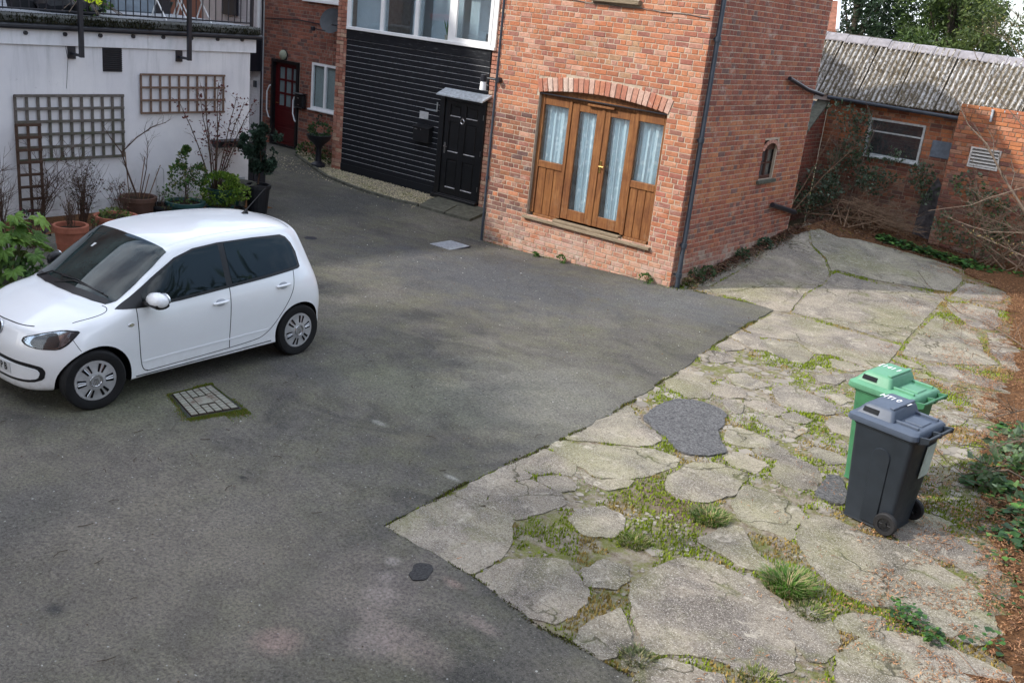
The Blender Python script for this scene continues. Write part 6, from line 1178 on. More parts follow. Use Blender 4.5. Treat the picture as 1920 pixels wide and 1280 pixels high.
def ivy(label, x, y, spots, n, seed, size=.075, name='ivy'):
    t = thing(name, label, 'ivy', (x, y, gz(x, y))); mb = MB(); rg = random.Random(seed)
    for i in range(n):
        sx, sy, sr = rg.choice(spots); a = rg.uniform(0, 6.28); q = sr*math.sqrt(rg.random()); px, py = sx+q*math.cos(a), sy+q*math.sin(a); z = gz(px, py)+.02+.16*rg.random()*(1-q/sr*.6)
        L = size*rg.uniform(.55, 1.25); a = rg.uniform(0, 6.28); d = Vector((math.cos(a), math.sin(a), rg.uniform(-.5, .15))).normalized(); s_ = d.cross(Vector((rg.uniform(-.35, .35), rg.uniform(-.35, .35), 1))).normalized(); p = Vector((px-x, py-y, z-gz(x, y)))
        tt = rg.uniform(.55, 1.35); c = rg.choice([(.055, .15, .03), (.04, .11, .028), (.09, .20, .04), (.03, .08, .03)]); c = tuple(v*tt for v in c)
        mb.add([p, p+d*L*.25+s_*L*.5, p+d*L*.6+s_*L*.32, p+d*L, p+d*L*.6-s_*L*.32, p+d*L*.25-s_*L*.5], [(0, 1, 2), (0, 2, 3), (0, 3, 4), (0, 4, 5)], 0, c)
    mb.build('foliage', LEAF, t, fix=False); return t
ivy('bright green ivy along the foot of the shed wall and pier, behind the concrete', -4.6, 19.6, [(-5.75, 19.35, .22), (-5.4, 19.45, .25), (-5.0, 19.5, .28), (-4.6, 19.5, .3), (-4.2, 19.45, .3), (-3.8, 19.45, .35), (-3.4, 19.5, .38), (-3.0, 19.5, .45)], 1900, 5)
ivy('ivy and bramble sprawling in from the right edge, right of the bins', -1.3, 10.8, [(-1.55, 11.5, .25), (-1.35, 11.0, .35), (-1.3, 10.3, .35), (-1.15, 9.7, .3), (-1.0, 9.3, .3), (-1.45, 9.8, .25), (-1.0, 11, .4), (-.9, 8.8, .25)], 750, 6, .085)
ivy('scattered bright green seedlings in the brown litter at the lower right edge', -.9, 8.0, [(-1.05, 8.6, .22), (-.95, 8.2, .25), (-.8, 7.8, .3), (-.65, 7.4, .25), (-1.2, 8.9, .2), (-.75, 6.9, .15)], 130, 7, .05, 'seedlings')
ivy('small dark green leafy weed in a slab joint right of the largest grass tuft', -1.3, 6.8, [(-1.32, 6.83, .12), (-1.2, 6.72, .10), (-1.05, 6.65, .08)], 170, 8, .04, 'leafy_weed')
scrub('bramble', 'sprawling grey green leafy stems at the right edge beside the bins', -1.3, 10.2, .05, [((-1.35, 10.6, .2), (.3, .5, .2), 170), ((-1.35, 9.8, .18), (.3, .4, .16), 130)], [[(-1.0, 10.8, .05), (-1.3, 10.4, .4), (-1.6, 9.9, .3)], [(-.9, 10.0, .05), (-1.3, 9.6, .3), (-1.7, 9.5, .12)], [(-1.0, 11.4, .05), (-1.5, 11.1, .45), (-1.8, 10.8, .3)]], 290, [(.12, .18, .11), (.09, .16, .06), (.16, .22, .14)], .09)
# brown needle litter
def scatter_litter():
    mb = MB(); rg = np.random.RandomState(12)
    edge = lambda y: float(np.interp(y, [4.5, 6.5, 7.4, 8.3, 9.1, 10.3, 11.9, 13, 14, 15.2, 16.5, 18, 19.2], [-.3, -.68, -.85, -1.08, -1.35, -1.65, -2.05, -2.2, -2.25, -2.55, -2.95, -3.2, -4.6]))
    out = []
    for i in range(42000):
        y = rg.uniform(4.6, 19); e = edge(y); r = rg.rand()
        if r < .52: x = e+abs(rg.normal())*.5-.05
        elif r < .96: x = e-abs(rg.normal())*(.85 if y > 7.5 else .6)
        else: x = rg.uniform(-4.6, -1)
        if x > .2 or x < -6: continue
        if x < -4.7 and y > 5: continue
        n = mnoise.noise(Vector((x*2.3, y*2.3, 4)))+.5*mnoise.noise(Vector((x*7, y*7, 1)))
        if x < e and n < -.08+.22*(e-x): continue
        if n < -.35: continue
        h = gz(x, y)+.012+(0.05*rg.rand() if x > e else 0)+max(0, min(.12, (x-e)*.12))*rg.rand(); a = rg.uniform(0, 6.28); L = rg.uniform(.014, .045); w_ = rg.uniform(.002, .0042); t = rg.uniform(.45, 1.15)
        c = np.array([(.36, .17, .085), (.28, .14, .075), (.44, .25, .13), (.18, .10, .06)][rg.randint(4)])*t; d = np.array([math.cos(a), math.sin(a)]); s_ = np.array([-d[1], d[0]])*w_; m_ = s_/w_*rg.uniform(-.3, .3)*L
        p0 = np.array([x, y]); p1 = p0+d*L*.5+m_; p2 = p0+d*L
        mb.add([(*(p0-s_), h), (*(p0+s_), h), (*(p1+s_), h+.006), (*(p1-s_), h+.006), (*(p2+s_), h+.001), (*(p2-s_), h+.001)], [(0, 1, 2, 3), (3, 2, 4, 5)], 0, tuple(c))
    mb.build('needle_litter', CHIP, kind='stuff', fix=False)
    e_ = [(edge(y)+.12, y) for y in np.arange(4.6, 19.2, .3)]; q = e_+[(-3.8, 20.5), (3, 20.5), (3, 4.6)]
    sheet(rough_poly(q, .10, .22, 9), .3, lambda x, y: gz(x, y)+.006+.03*max(0, mnoise.noise(Vector((x*3, y*3, 0))))+max(0, min(.10, (x-edge(y)-.2)*.12)), .05).build('litter_bank', LITG, kind='structure')
    q = [(-7.85, 18.2), (-7.4, 17.9), (-7.04, 17.6), (-6.9, 17.7), (-6.75, 18.4), (-6.35, 18.35), (-6.1, 18.75), (-5.8, 18.95), (-5.4, 19.15), (-4.9, 19.25), (-4.2, 19.2), (-3.6, 18.9), (-3.2, 18.6), (-2.9, 20.6), (-5.3, 20.6), (-5.3, 20.9), (-8.0, 20.9)]
    sheet(rough_poly(q, .1, .06, 10), .3, lambda x, y: gz(x, y)+.008+.04*max(0, mnoise.noise(Vector((x*3, y*3, 0)))), .05).build('leaf_litter_bed', LITG, kind='structure')
    mb = MB(); n = 0
    for i in range(9000):
        x = rg.uniform(-7.9, -3); y = rg.uniform(17.3, 20.8); wallstrip = rg.rand() < .25
        if wallstrip: x = -7.05+abs(rg.normal())*.14; y = rg.uniform(13.9, 18)
        elif not inpoly([x], [y], q)[0] and not (inpoly([x+.12], [y+.3], q)[0] and rg.rand() < .3): continue
        h = gz(x, y)+.02+.03*rg.rand(); a = rg.uniform(0, 6.28); L = rg.uniform(.02, .045); t = rg.uniform(.5, 1.4); c = np.array([(.12, .055, .035), (.16, .08, .05), (.07, .04, .03), (.20, .13, .08)][rg.randint(4)])*t
        ca, sa = math.cos(a)*L, math.sin(a)*L; mb.add([(x, y, h), (x+ca-sa*.4, y+sa+ca*.4, h+.01*rg.rand()), (x+ca*1.6, y+sa*1.6, h), (x+ca+sa*.4, y+sa-ca*.4, h+.015*rg.rand())], [(0, 1, 2, 3)], 0, tuple(c))
    mb.build('dead_leaves', CHIP, kind='stuff', fix=False)
scatter_litter()
tw = MB(); rt_ = random.Random(31)
for i in range(90):
    y = rt_.uniform(5.4, 16.5); x = float(np.interp(y, [5, 7, 9, 12, 16.5], [-.5, -.9, -1.5, -2.2, -2.9]))+rt_.gauss(.25, .35); a = rt_.uniform(0, 6.28); L = rt_.uniform(.08, .5); z = gz(x, y)+.03; b_ = rt_.uniform(-.5, .5)
    t = rt_.uniform(.6, 1.5); tw.tube([(x, y, z), (x+L*.5*math.cos(a), y+L*.5*math.sin(a), z+.02+.05*rt_.random()), (x+L*math.cos(a+b_), y+L*math.sin(a+b_), z+.01)], [.004, .003, .0015], 4, 0, (.12*t, .075*t, .05*t))
tw.build('fallen_twigs', CHIP, kind='stuff', fix=False)
# ---------------- covers in the asphalt ----------------
mh = thing('manhole_cover', 'rusty patterned manhole cover ringed with moss, in the asphalt beside the car', 'manhole cover', (-7.50, 5.21, .0)); mh_z = gz(-7.5, 5.2)+.012
cs = [(-7.80, 5.06), (-7.24, 4.90), (-7.13, 5.38), (-7.78, 5.50)]; pt = lambda u, v: (lambda a, b: (a[0]+(b[0]-a[0])*v+7.50, a[1]+(b[1]-a[1])*v-5.21))((cs[0][0]+(cs[1][0]-cs[0][0])*u, cs[0][1]+(cs[1][1]-cs[0][1])*u), (cs[3][0]+(cs[2][0]-cs[3][0])*u, cs[3][1]+(cs[2][1]-cs[3][1])*u))
def mhbox(mb, u0, u1, v0, v1, z0, z1): mb.prism([(*pt(u0, v0), z0), (*pt(u1, v0), z0), (*pt(u1, v1), z0), (*pt(u0, v1), z0)], (0, 0, z1-z0))
mb = MB(); mhbox(mb, -.04, 1.04, -.05, 1.05, mh_z-.05, mh_z); mb.build('frame', BLKM, mh); mb = MB(); mhbox(mb, .02, .98, .02, .98, mh_z, mh_z+.003); mb.build('seat', EARTH, mh); mb = MB()
for r in range(6):
    v0 = .04+r*.158; v1 = v0+.125
    if r in (2, 3): segs = [(.04, .33), (.68, .96)]
    else: segs = [(.04, .96)]
    for a, b in segs:
        k = max(1, int((b-a)/.085))
        for j in range(k): u0 = a+(b-a)*j/k; mhbox(mb, u0+.006, u0+(b-a)/k-.006, v0, v1, mh_z+.006, mh_z+.012)
mhbox(mb, .37, .64, .34, .66, mh_z+.006, mh_z+.013); mb.build('cover_plate', IRON, mh)
mb = MB(); rg = random.Random(3)
for i in range(16000):
    s = rg.choice((0, 1, 1, 1, 1, 2, 3, 3)); f = rg.uniform(-.06, 1.08); w_ = abs(rg.gauss(0, .045*(1.8 if f > .6 else .8)))+.005; u, v = ((f, -w_*1.2), (1+w_*1.3, f), (f, 1+w_*.5), (-w_*.5, f))[s] if s != 1 else (1+w_*1.5, f)
    if s == 0 and rg.random() < .3: continue
    x, y = pt(u, v); z = mh_z-.012; h = rg.uniform(.006, .022); a = rg.uniform(0, 6.28); t = rg.uniform(.6, 1.3); c = (.13*t, .19*t, .022*t) if rg.random() < .75 else (.24*t, .17*t, .06*t)
    mb.add([(x-.006*math.cos(a), y-.006*math.sin(a), z), (x+.006*math.cos(a), y+.006*math.sin(a), z), (x, y, z+h)], [(0, 1, 2)], 0, c)
mb.build('moss_ring', MOSSM, mh, kind='stuff', fix=False)
t = thing('drain_cover', 'pale slatted square drain cover at the left foot of the brick building', 'drain cover', (-10.79, 12.37, gz(-10.79, 12.37)))
mb = MB(); mb.prism([(-.24, -.30, .005), (.27, -.30, .005), (.22, .30, .005), (-.26, .27, .005)], (0, 0, .008)); mb.build('surround', BLKM, t)
for i in range(8): f = i/8; mb = MB(); mb.prism([(-.22+.47*f, -.27, .0135), (-.22+.47*f+.045, -.27, .0135), (-.22+.44*f+.045, .26, .0135), (-.22+.44*f, .26, .0135)], (0, 0, .014)); mb.build('slat', GRATE, t)
for k, (x, y, r, lb) in enumerate(((-12.0, 10.35, .10, 'small round dark stopcock cover in the asphalt lane behind the car'),)):
    t = thing('stopcock_cover', lb, 'cover', (x, y, gz(x, y))); mb = MB(); mb.lathe([(0, .012), (r*.9, .012), (r, .006), (r, 0)], 20); mb.build('lid', BLKM, t)
# ---------------- wheelie bins ----------------
def rrect(x0, x1, y0, y1, z, r=.045, k=4):
    o = []
    for cx, cy, a0 in ((x1-r, y1-r, 0), (x0+r, y1-r, 90), (x0+r, y0+r, 180), (x1-r, y0+r, 270)):
        for i in range(k+1): a = R(a0+90*i/k); o.append((cx+r*math.cos(a), cy+r*math.sin(a), z))
    return o
def bin_(label, x, y, rz, cb, cl, text, textm, scale=1.0):
    t = thing('wheelie_bin', label, 'wheelie bin', (x, y, gz(x, y)+.012), rz, 'wheelie bins on the broken concrete'); t.scale = (scale,)*3
    bm_ = NT('bin_plastic', .42, .4); bm_.col(bm_.mix(bm_.ramp(bm_.noise(5, 6, .75), [(.35, 0), (.7, 1)]), tuple(v*.8 for v in cb), tuple(v*1.2 for v in cb))); bm_.rough(bm_.ramp(bm_.noise(9, 5, .7), [(.3, .35), (.7, .55)])); bm_ = bm_.m
    lm_ = NT('bin_lid_plastic', .5, .4); lm_.col(lm_.mix(lm_.ramp(lm_.noise(4, 7, .8), [(.35, 0), (.7, 1)]), tuple(v*.85 for v in cl), tuple(v*1.15 for v in cl))); lm_ = lm_.m
    mb = MB(); mb.loft([rrect(-.215, .205, -.20, .20, .02, .03), rrect(-.222, .212, -.205, .205, .0, .03)][::-1]+[rrect(-.245, .232, -.235, .235, .45, .04), rrect(-.275, .255, -.262, .262, .86, .045), rrect(-.285, .265, -.272, .272, .865, .045), rrect(-.285, .27, -.272, .272, .91, .045)]); body = auto(mb.build('body', bm_, t))
    # embossed arched panels on both sides, a rib at the back
    for s in (-1, 1):
        tp = lambda px, pz, k: (px*(1+.18*pz), s*(.2055+(pz)*.0655+k), pz)
        arc = [(-.06, .03), (.085, .03), (.085, .66)]+[(.0125+.0725*math.cos(a), .66+.07*math.sin(a)) for a in np.linspace(.3, math.pi-.3, 6)]+[(-.06, .66)]
        mb = MB(); n = len(arc); mb.add([tp(a, b, 0) for a, b in arc]+[tp(a*.94+.0008, b-(.004 if b > .3 else -.004), .010) for a, b in arc], [tuple(range(n, 2*n))]+[(i, (i+1) % n, n+(i+1) % n, n+i) for i in range(n)]); auto(mb.build('side_panel', bm_, t))
    mb = MB(); mb.loft([rrect(-.335, .27, -.288, .288, .885, .05), rrect(-.345, .28, -.292, .292, .895, .05), rrect(-.34, .275, -.290, .290, .935, .05), rrect(-.31, .26, -.262, .262, .955, .05), rrect(-.295, .25, -.25, .25, .962, .05)])
    mb.loft([rrect(-.305, .045, -.252, .252, .955, .03), rrect(-.245, .02, -.215, .215, 1.035, .03), rrect(-.215, .0, -.20, .20, 1.055, .03), rrect(-.20, -.012, -.19, .19, 1.058, .03)]); mb.bbox(-.035, .006, -.195, .195, 1.052, 1.070, .006)
    mb.bbox(.02, .235, .17, .195, .955, .985, .006); mb.bbox(.02, .235, -.195, -.17, .955, .985, .006); mb.bbox(.06, .22, -.09, .09, .955, .972, .006)
    lid = auto(mb.build('lid', lm_, t)); mb = MB(); mb.prism([(-.235, -.243, .985), (-.10, -.243, .985), (-.10, -.222, 1.02), (-.235, -.222, 1.02)], (0, -.004, 0)); mb.build('slot', DARKR, lid)
    mb = MB(); mb.tube([(.345, -.235, .925), (.345, .235, .925)], .015, 10)
    for y_ in (-.225, 0, .213): mb.prism([(.26, y_-.012, .86), (.355, y_-.012, .90), (.362, y_-.012, .945), (.26, y_-.012, .93)], (0, .024, 0))
    auto(mb.build('handle', bm_, t))
    mb = MB(); mb.tube([(.185, -.24, .1), (.185, .24, .1)], .012, 8); mb.build('axle', BLKM, t)
    for s in (-1, 1):
        M = Matrix.Translation((.185, s*.252, .10)) @ Matrix.Rotation(R(90), 4, 'X'); mb = MB(); mb.lathe([(.058, -.024), (.09, -.026), (.1, -.016), (.1, .016), (.09, .026), (.058, .024), (.058, -.024)], 28, M); wh = auto(mb.build('wheel', plain('tyre_rubber', (.018, .018, .02), .7, .3) if 'tyre_rubber' not in bpy.data.materials else bpy.data.materials['tyre_rubber'], t))
        mb = MB(); mb.lathe([(0, -.014), (.06, -.014), (.06, .014), (0, .014)], 24, M); mb.lathe([(0, -.026), (.02, -.026), (.02, .026), (0, .026)], 14, M)
        for k in range(6): a = k*math.pi/3; c = Vector((.185+.038*math.cos(a), s*.252, .1+.038*math.sin(a))); mb.tube([c+Vector((-.02*math.cos(a), 0, -.02*math.sin(a))), c+Vector((.02*math.cos(a), 0, .02*math.sin(a)))], .0165, 4)
        auto(mb.build('hub', BLKG, wh))
    text_mesh(text, .11, textm, t, Matrix.Translation((-.11, .06, 1.0598)) @ Matrix.Rotation(R(-2), 4, 'Z') @ Matrix.Diagonal((.72, 1, 1, 1)), bold=.001)
    return t, bm_
wt = plain('white_marking', (.75, .76, .78), .7, .2, var=.15, sc=40)
d_, bmm = bin_('dark grey wheelie bin with white lid lettering, in front of the green one', -1.99, 8.22, R(-8), (.017, .023, .032), (.066, .086, .125), 'HTI 0 M', wt)
mb = MB(); mb.prism([(.247, .02, .48), (.247, .19, .48), (.262, .19, .78), (.262, .02, .78)], (.004, 0, 0)); mb.build('sticker', plain('sticker_pale', (.42, .50, .47), .5, .3), d_)

g_, _ = bin_('faded green wheelie bin with white lid lettering, behind the dark grey one', -2.27, 8.98, R(-8), (.045, .165, .080), (.10, .275, .165), '[141 R]', wt, 1.02)
# ---------------- out of frame: house and evergreens added for shade and reflections, rear house ----------------
hs = thing('added_tall_house', 'tall brick house added for shade behind the terrace at the left, mostly out of frame', 'house', (-20.5, 4, 0)); HS = Loc(hs)  # house added to shade the lane and darken windscreen reflections
mb = MB(); mb.box(-27, -19.65, 8, 13.6, -.2, 8.4); mb.box(-27, -19.65, -6, 8, -.2, 10.8); HS(mb, 'wall', NT('far_brick', .9, .2).col((.22, .10, .07)).m); mb = MB(); mb.prism([(-27.3, -6.3, 10.8), (-19.4, -6.3, 10.8), (-23.3, -6.3, 12.4)], (0, 14.5, 0)); HS(mb, 'roof', SLATE)
for y in (1.0, 5.0, 9.0): mb = MB(); mb.bbox(-19.66, -19.60, y, y+1.2, 3.05, 5.1, .004); HS(mb, 'door', BLKM)
LAU = [(.035, .07, .025), (.05, .09, .03), (.028, .055, .02)]
for k, (x, y, z, r) in enumerate(((-14.6, -1.9, 7.4, 2.3), (-12.2, -3.6, 7.6, 2.4), (-16.9, -2.6, 8.2, 2.5), (-10.4, -5.0, 7.2, 2.0), (-13.6, -6.5, 8.5, 2.6), (-17.6, -6.5, 9, 2.8))):  # unseen evergreens added to throw shade over the car
    crown_tree('added_evergreen', ('evergreen added outside the frame for shade, first of the row behind the car', 'evergreen added outside the frame for shade, second of the row behind the car', 'evergreen added outside the frame for shade, nearest the terrace', 'evergreen added outside the frame for shade, nearest the viewer', 'evergreen added outside the frame for shade, in the back row', 'tallest evergreen added outside the frame for shade, in the back row')[k], x, y, [(0, 0, z, r, r, r*.8), (r*.5, 0, z-1.2, r*.7, r*.7, r*.6), (-r*.4, r*.3, z-1.4, r*.7, r*.7, r*.6), (0, -r*.4, z+1, r*.6, r*.6, r*.6)], 2600, .75, LAU, seed=60+k)

vh = thing('rear_house', 'brick house behind the viewer, outside the frame, with an iron stair', 'house', (2, -4, 0)); VH = Loc(vh)
mb = MB(); mb.box(-4.5, 9, -9, -.6, -.2, 8.6); VH(mb, 'wall', bpy.data.materials['far_brick']); mb = MB(); mb.prism([(-4.8, -9.3, 8.6), (-4.8, -.3, 8.6), (-4.8, -4.8, 11.4)], (14, 0, 0)); VH(mb, 'roof', SLATE)
for x in (-3, 1.2, 5):
    for z in (1.0, 5.2): mb = MB(); frame_rect(mb, x, x+1.2, z, z+1.5, -.6, -.54, .08); q = VH(mb, 'window', PVC); mb = MB(); mb.box(x+.08, x+1.12, -.585, -.58, z+.08, z+1.42); VH(mb, 'pane', GLASS, q)
for k, (x, y, z, r) in enumerate(((6.5, 6.5, 4.2, 3.6), (7.2, 13.0, 4.4, 3.8), (6.2, 19.5, 4.2, 3.6))):  # unseen evergreens added to darken reflections in the car's side windows
    crown_tree('added_evergreen', ('round evergreen added outside the frame to the right for dark reflections, nearest the viewer', 'round evergreen added outside the frame for dark reflections, middle one to the right', 'round evergreen added outside the frame for dark reflections, farthest to the right')[k], x, y, [(0, 0, z, r, r, r*.9), (r*.5, 0, z-1.2, r*.7, r*.7, r*.6), (-r*.2, r*.5, z-1.4, r*.7, r*.7, r*.6)], 2600, .6, LAU, seed=80+k)
# ---------------- the white car ----------------
def build_car():
    CY = 1.6048
    car = thing('parked_car', 'white five door hatchback parked on the asphalt by the white wall', 'car', (-8.662, 3.771, .0), CY); car.scale = (.988, .965, .988)
    # ring points: A B C D E F G H (outer bottom .. roof centre), each (x, y, z); near side is -y
    st = [
     [(.33, .62, .20), (.28, .665, .34), (.265, .672, .48), (.28, .665, .60), (.30, .65, .70), (.33, .60, .775), (.195, .36, .776), (.165, 0, .778)],
     [(.45, .765, .20), (.44, .792, .36), (.44, .80, .52), (.45, .782, .65), (.465, .735, .755), (.47, .66, .825), (.42, .36, .875), (.39, 0, .885)],
     [(.62, .79, .20), (.62, .812, .36), (.62, .82, .56), (.62, .805, .70), (.63, .765, .80), (.65, .65, .885), (.58, .36, .930), (.56, 0, .94)],
     [(.82, .795, .20), (.82, .812, .36), (.82, .822, .58), (.82, .805, .755), (.83, .765, .865), (.845, .63, .935), (.74, .36, .965), (.70, 0, .972)],
     [(1.05, .795, .21), (1.05, .808, .36), (1.05, .820, .58), (1.05, .806, .79), (1.05, .765, .925), (1.06, .645, 1.065), (.97, .36, 1.115), (.93, 0, 1.125)],
     [(1.28, .795, .21), (1.28, .806, .36), (1.28, .818, .60), (1.28, .808, .80), (1.28, .755, .965), (1.29, .628, 1.215), (1.22, .36, 1.27), (1.19, 0, 1.285)],
     [(1.50, .795, .21), (1.50, .806, .36), (1.50, .818, .60), (1.50, .808, .81), (1.50, .745, 1.01), (1.50, .60, 1.345), (1.455, .35, 1.39), (1.43, 0, 1.402)],
     [(1.85, .795, .21), (1.85, .806, .36), (1.85, .818, .60), (1.85, .809, .83), (1.85, .735, 1.05), (1.85, .585, 1.395), (1.84, .33, 1.45), (1.83, 0, 1.463)],
     [(2.30, .795, .21), (2.30, .806, .36), (2.30, .818, .60), (2.30, .81, .84), (2.30, .73, 1.07), (2.30, .58, 1.405), (2.30, .33, 1.466), (2.30, 0, 1.478)],
     [(2.75, .79, .21), (2.75, .806, .36), (2.75, .820, .60), (2.75, .808, .85), (2.75, .715, 1.08), (2.75, .565, 1.39), (2.75, .32, 1.452), (2.75, 0, 1.464)],
     [(3.02, .78, .21), (3.02, .80, .36), (3.02, .822, .60), (3.02, .80, .84), (3.03, .69, 1.09), (3.02, .545, 1.36), (3.03, .31, 1.425), (3.03, 0, 1.437)],
     [(3.22, .75, .22), (3.22, .775, .36), (3.23, .795, .60), (3.235, .755, .84), (3.19, .645, 1.07), (3.15, .52, 1.32), (3.18, .30, 1.385), (3.19, 0, 1.40)],
     [(3.36, .65, .24), (3.40, .675, .38), (3.41, .675, .58), (3.375, .635, .80), (3.29, .575, 1.05), (3.20, .50, 1.29), (3.235, .29, 1.335), (3.25, 0, 1.345)]]
    front = {0: [(.13, .38, .19), (.105, 0, .19)], 1: [(.105, .38, .34), (.075, 0, .34)], 2: [(.095, .38, .48), (.065, 0, .48)], 3: [(.10, .38, .60), (.075, 0, .60)], 4: [(.135, .37, .70), (.105, 0, .70)]}
    rear = {0: [(3.44, .37, .25), (3.47, 0, .25)], 1: [(3.51, .38, .38), (3.54, 0, .38)], 2: [(3.51, .37, .58), (3.54, 0, .58)], 3: [(3.46, .35, .80), (3.485, 0, .80)], 4: [(3.36, .32, 1.05), (3.38, 0, 1.05)]}
    verts = []; idx = {}
    def vid(key, p):
        if key not in idx: idx[key] = len(verts); verts.append(Vector(p))
        return idx[key]
    def rp(s, k, side):  # ring point
        p = st[s][k]
        if k == 7: return vid(('r', s, 7, 0), p)
        return vid(('r', s, k, side), (p[0], p[1]*side, p[2]))
    F = []
    for s in range(len(st)-1):
        for sd_ in (1, -1):
            for k in range(7):
                q = [rp(s, k, sd_), rp(s+1, k, sd_), rp(s+1, k+1, sd_), rp(s, k+1, sd_)]; F.append(q if sd_ > 0 else q[::-1])
        c0 = vid(('b', s), (st[s][0][0]-.12*(s == 0), 0, .19)); c1 = vid(('b', s+1), (st[s+1][0][0]+.05*(s+1 == 12), 0, .2))
        for sd_ in (1, -1):
            q = [rp(s, 0, sd_), c0, c1, rp(s+1, 0, sd_)]; F.append(q if sd_ > 0 else q[::-1])
    def face_fill(s, tab, flip):
        g_ = lambda k, j, sd_: (rp(s, k, sd_) if j == 0 else (vid((s, 'm', k, sd_), (tab[k][0][0], tab[k][0][1]*sd_, tab[k][0][2])) if j == 1 else vid((s, 'c', k), tab[k][1]))) if k < 5 else (rp(s, 5+j, sd_))
        for sd_ in (1, -1):
            for k in range(5):
                for j in range(2):
                    q = [g_(k, j, sd_), g_(k+1, j, sd_), g_(k+1, j+1, sd_), g_(k, j+1, sd_)]; F.append(q if (sd_ > 0) != flip else q[::-1])
            b = vid(('b', s), (0, 0, 0)); q = [g_(0, 0, sd_), g_(0, 1, sd_), g_(0, 2, sd_), b]; F.append(q if (sd_ > 0) != flip else q[::-1])
    face_fill(0, front, False); face_fill(12, rear, True)
    tgt = [v.copy() for v in verts]
    me = bpy.data.meshes.new('cage'); me.from_pydata([tuple(v) for v in verts], [], F)
    bm = bmesh.new(); bm.from_mesh(me); bmesh.ops.recalc_face_normals(bm, faces=bm.faces)
    cr = bm.edges.layers.float.new('crease_edge'); bm.verts.ensure_lookup_table()
    inv = {v: k for k, v in idx.items()}
    for e in bm.edges:
        a, b = inv[e.verts[0].index], inv[e.verts[1].index]
        if a[0] == 'r' and b[0] == 'r' and a[2] == b[2] and a[2] == 0: e[cr] = .6
        if a[0] == 'r' and b[0] == 'r' and a[2] == b[2] == 5 and min(a[1], b[1]) >= 4: e[cr] = .35
        if a[0] == 'r' and b[0] == 'r' and a[2] == b[2] == 1: e[cr] = .25
    bm.to_mesh(me); bm.free()
    ob = bpy.data.objects.new('cage', me); COL.objects.link(ob); md = ob.modifiers.new('s', 'SUBSURF'); md.levels = 3; md.render_levels = 3
    for it in range(6):
        dg = bpy.context.evaluated_depsgraph_get(); ev = ob.evaluated_get(dg).to_mesh(); lim = [ev.vertices[i].co.copy() for i in range(len(verts))]; ob.evaluated_get(dg).to_mesh_clear()
        for i, v in enumerate(me.vertices): v.co += (tgt[i]-lim[i])*.8
        me.update(); bpy.context.view_layer.update()
    dg = bpy.context.evaluated_depsgraph_get(); full = bpy.data.meshes.new_from_object(ob.evaluated_get(dg))
    tree_bm = bmesh.new(); tree_bm.from_mesh(full); bvh = BVHTree.FromBMesh(tree_bm)
    m = NT('white_car_paint', .28, .5, 0, .8); m.b.inputs['Coat Roughness'].default_value = .04
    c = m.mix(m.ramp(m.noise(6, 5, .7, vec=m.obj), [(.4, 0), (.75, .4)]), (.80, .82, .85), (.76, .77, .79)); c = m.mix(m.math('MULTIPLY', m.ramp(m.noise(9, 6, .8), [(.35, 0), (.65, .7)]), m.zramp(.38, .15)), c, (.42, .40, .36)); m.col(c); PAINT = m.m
    WELL = plain('wheel_well', (.008, .008, .009), .9, .1); DGL = NT('car_glass', .03, .32, 0, .0); DGL.col(DGL.mix(DGL.zramp(.95, 1.35), (.006, .009, .010), (.014, .022, .024))); DGL = DGL.m
    WSG = NT('windscreen_glass', .02, .5); WSG.col(WSG.mix(WSG.ramp(WSG.noise(2.2, 5, .6, vec=WSG.obj), [(.4, 0), (.7, 1)]), (.006, .012, .013), (.030, .050, .050))); WSG = WSG.m
    TRIM = plain('black_trim', (.008, .008, .010), .4, .4); CHROME = plain('silver_trim', (.62, .63, .66), .22, .5, 1.0); CAP = plain('wheel_cover_silver', (.46, .46, .48), .4, .5, .45); SEAM = plain('panel_gap', (.03, .032, .036), .7, .1); PLATE = plain('number_plate_white', (.55, .56, .57), .4, .4, var=.05); INK = plain('plate_ink', (.01, .01, .012), .5, .3)
    LAMP = plain('lamp_reflector', (.38, .40, .44), .12, .6, .9, var=.5, sc=30); CLEAR = glassmat('lamp_glass', refl=1.3, dirt=.02)
    full.materials.clear(); full.materials.append(PAINT); full.materials.append(WELL)
    ob.modifiers.clear(); ob.data = full
    for (wx, r) in ((.605, .335), (3.01, .335)):
        for sd_ in (1, -1):
            cb = MB(); y0, y1 = .56*sd_, .95*sd_; n = 48
            ring = lambda y: [(wx+r*math.cos(6.28318*k/n), y, .285+r*math.sin(6.28318*k/n)) for k in range(n)]
            cb.loft([ring(y0), ring(y1)]); cm = cb.mesh('cut', [WELL, WELL]); cm.polygons.foreach_set('material_index', [1]*len(cm.polygons))
            b2 = bmesh.new(); b2.from_mesh(cm); bmesh.ops.recalc_face_normals(b2, faces=b2.faces); b2.to_mesh(cm); b2.free()
            co = bpy.data.objects.new('cut', cm); COL.objects.link(co); mo = ob.modifiers.new('b', 'BOOLEAN'); mo.operation = 'DIFFERENCE'; mo.object = co; mo.solver = 'EXACT'
    bpy.context.view_layer.update(); dg = bpy.context.evaluated_depsgraph_get(); body = bpy.data.meshes.new_from_object(ob.evaluated_get(dg)); ob.modifiers.clear()
    for o in [o for o in COL.objects if o.name.startswith('cut')]: bpy.data.objects.remove(o)
    bpy.data.objects.remove(ob); body.name = 'body'
    bo = bpy.data.objects.new('body', body); COL.objects.link(bo); bo.parent = car; auto(bo, 40)
    def hit(p, d):
        loc, nrm, _, _ = bvh.ray_cast(Vector(p)-Vector(d)*1.5, Vector(d))
        return (loc, nrm if nrm.dot(Vector(d)) < 0 else -nrm) if loc is not None else (Vector(p), -Vector(d))
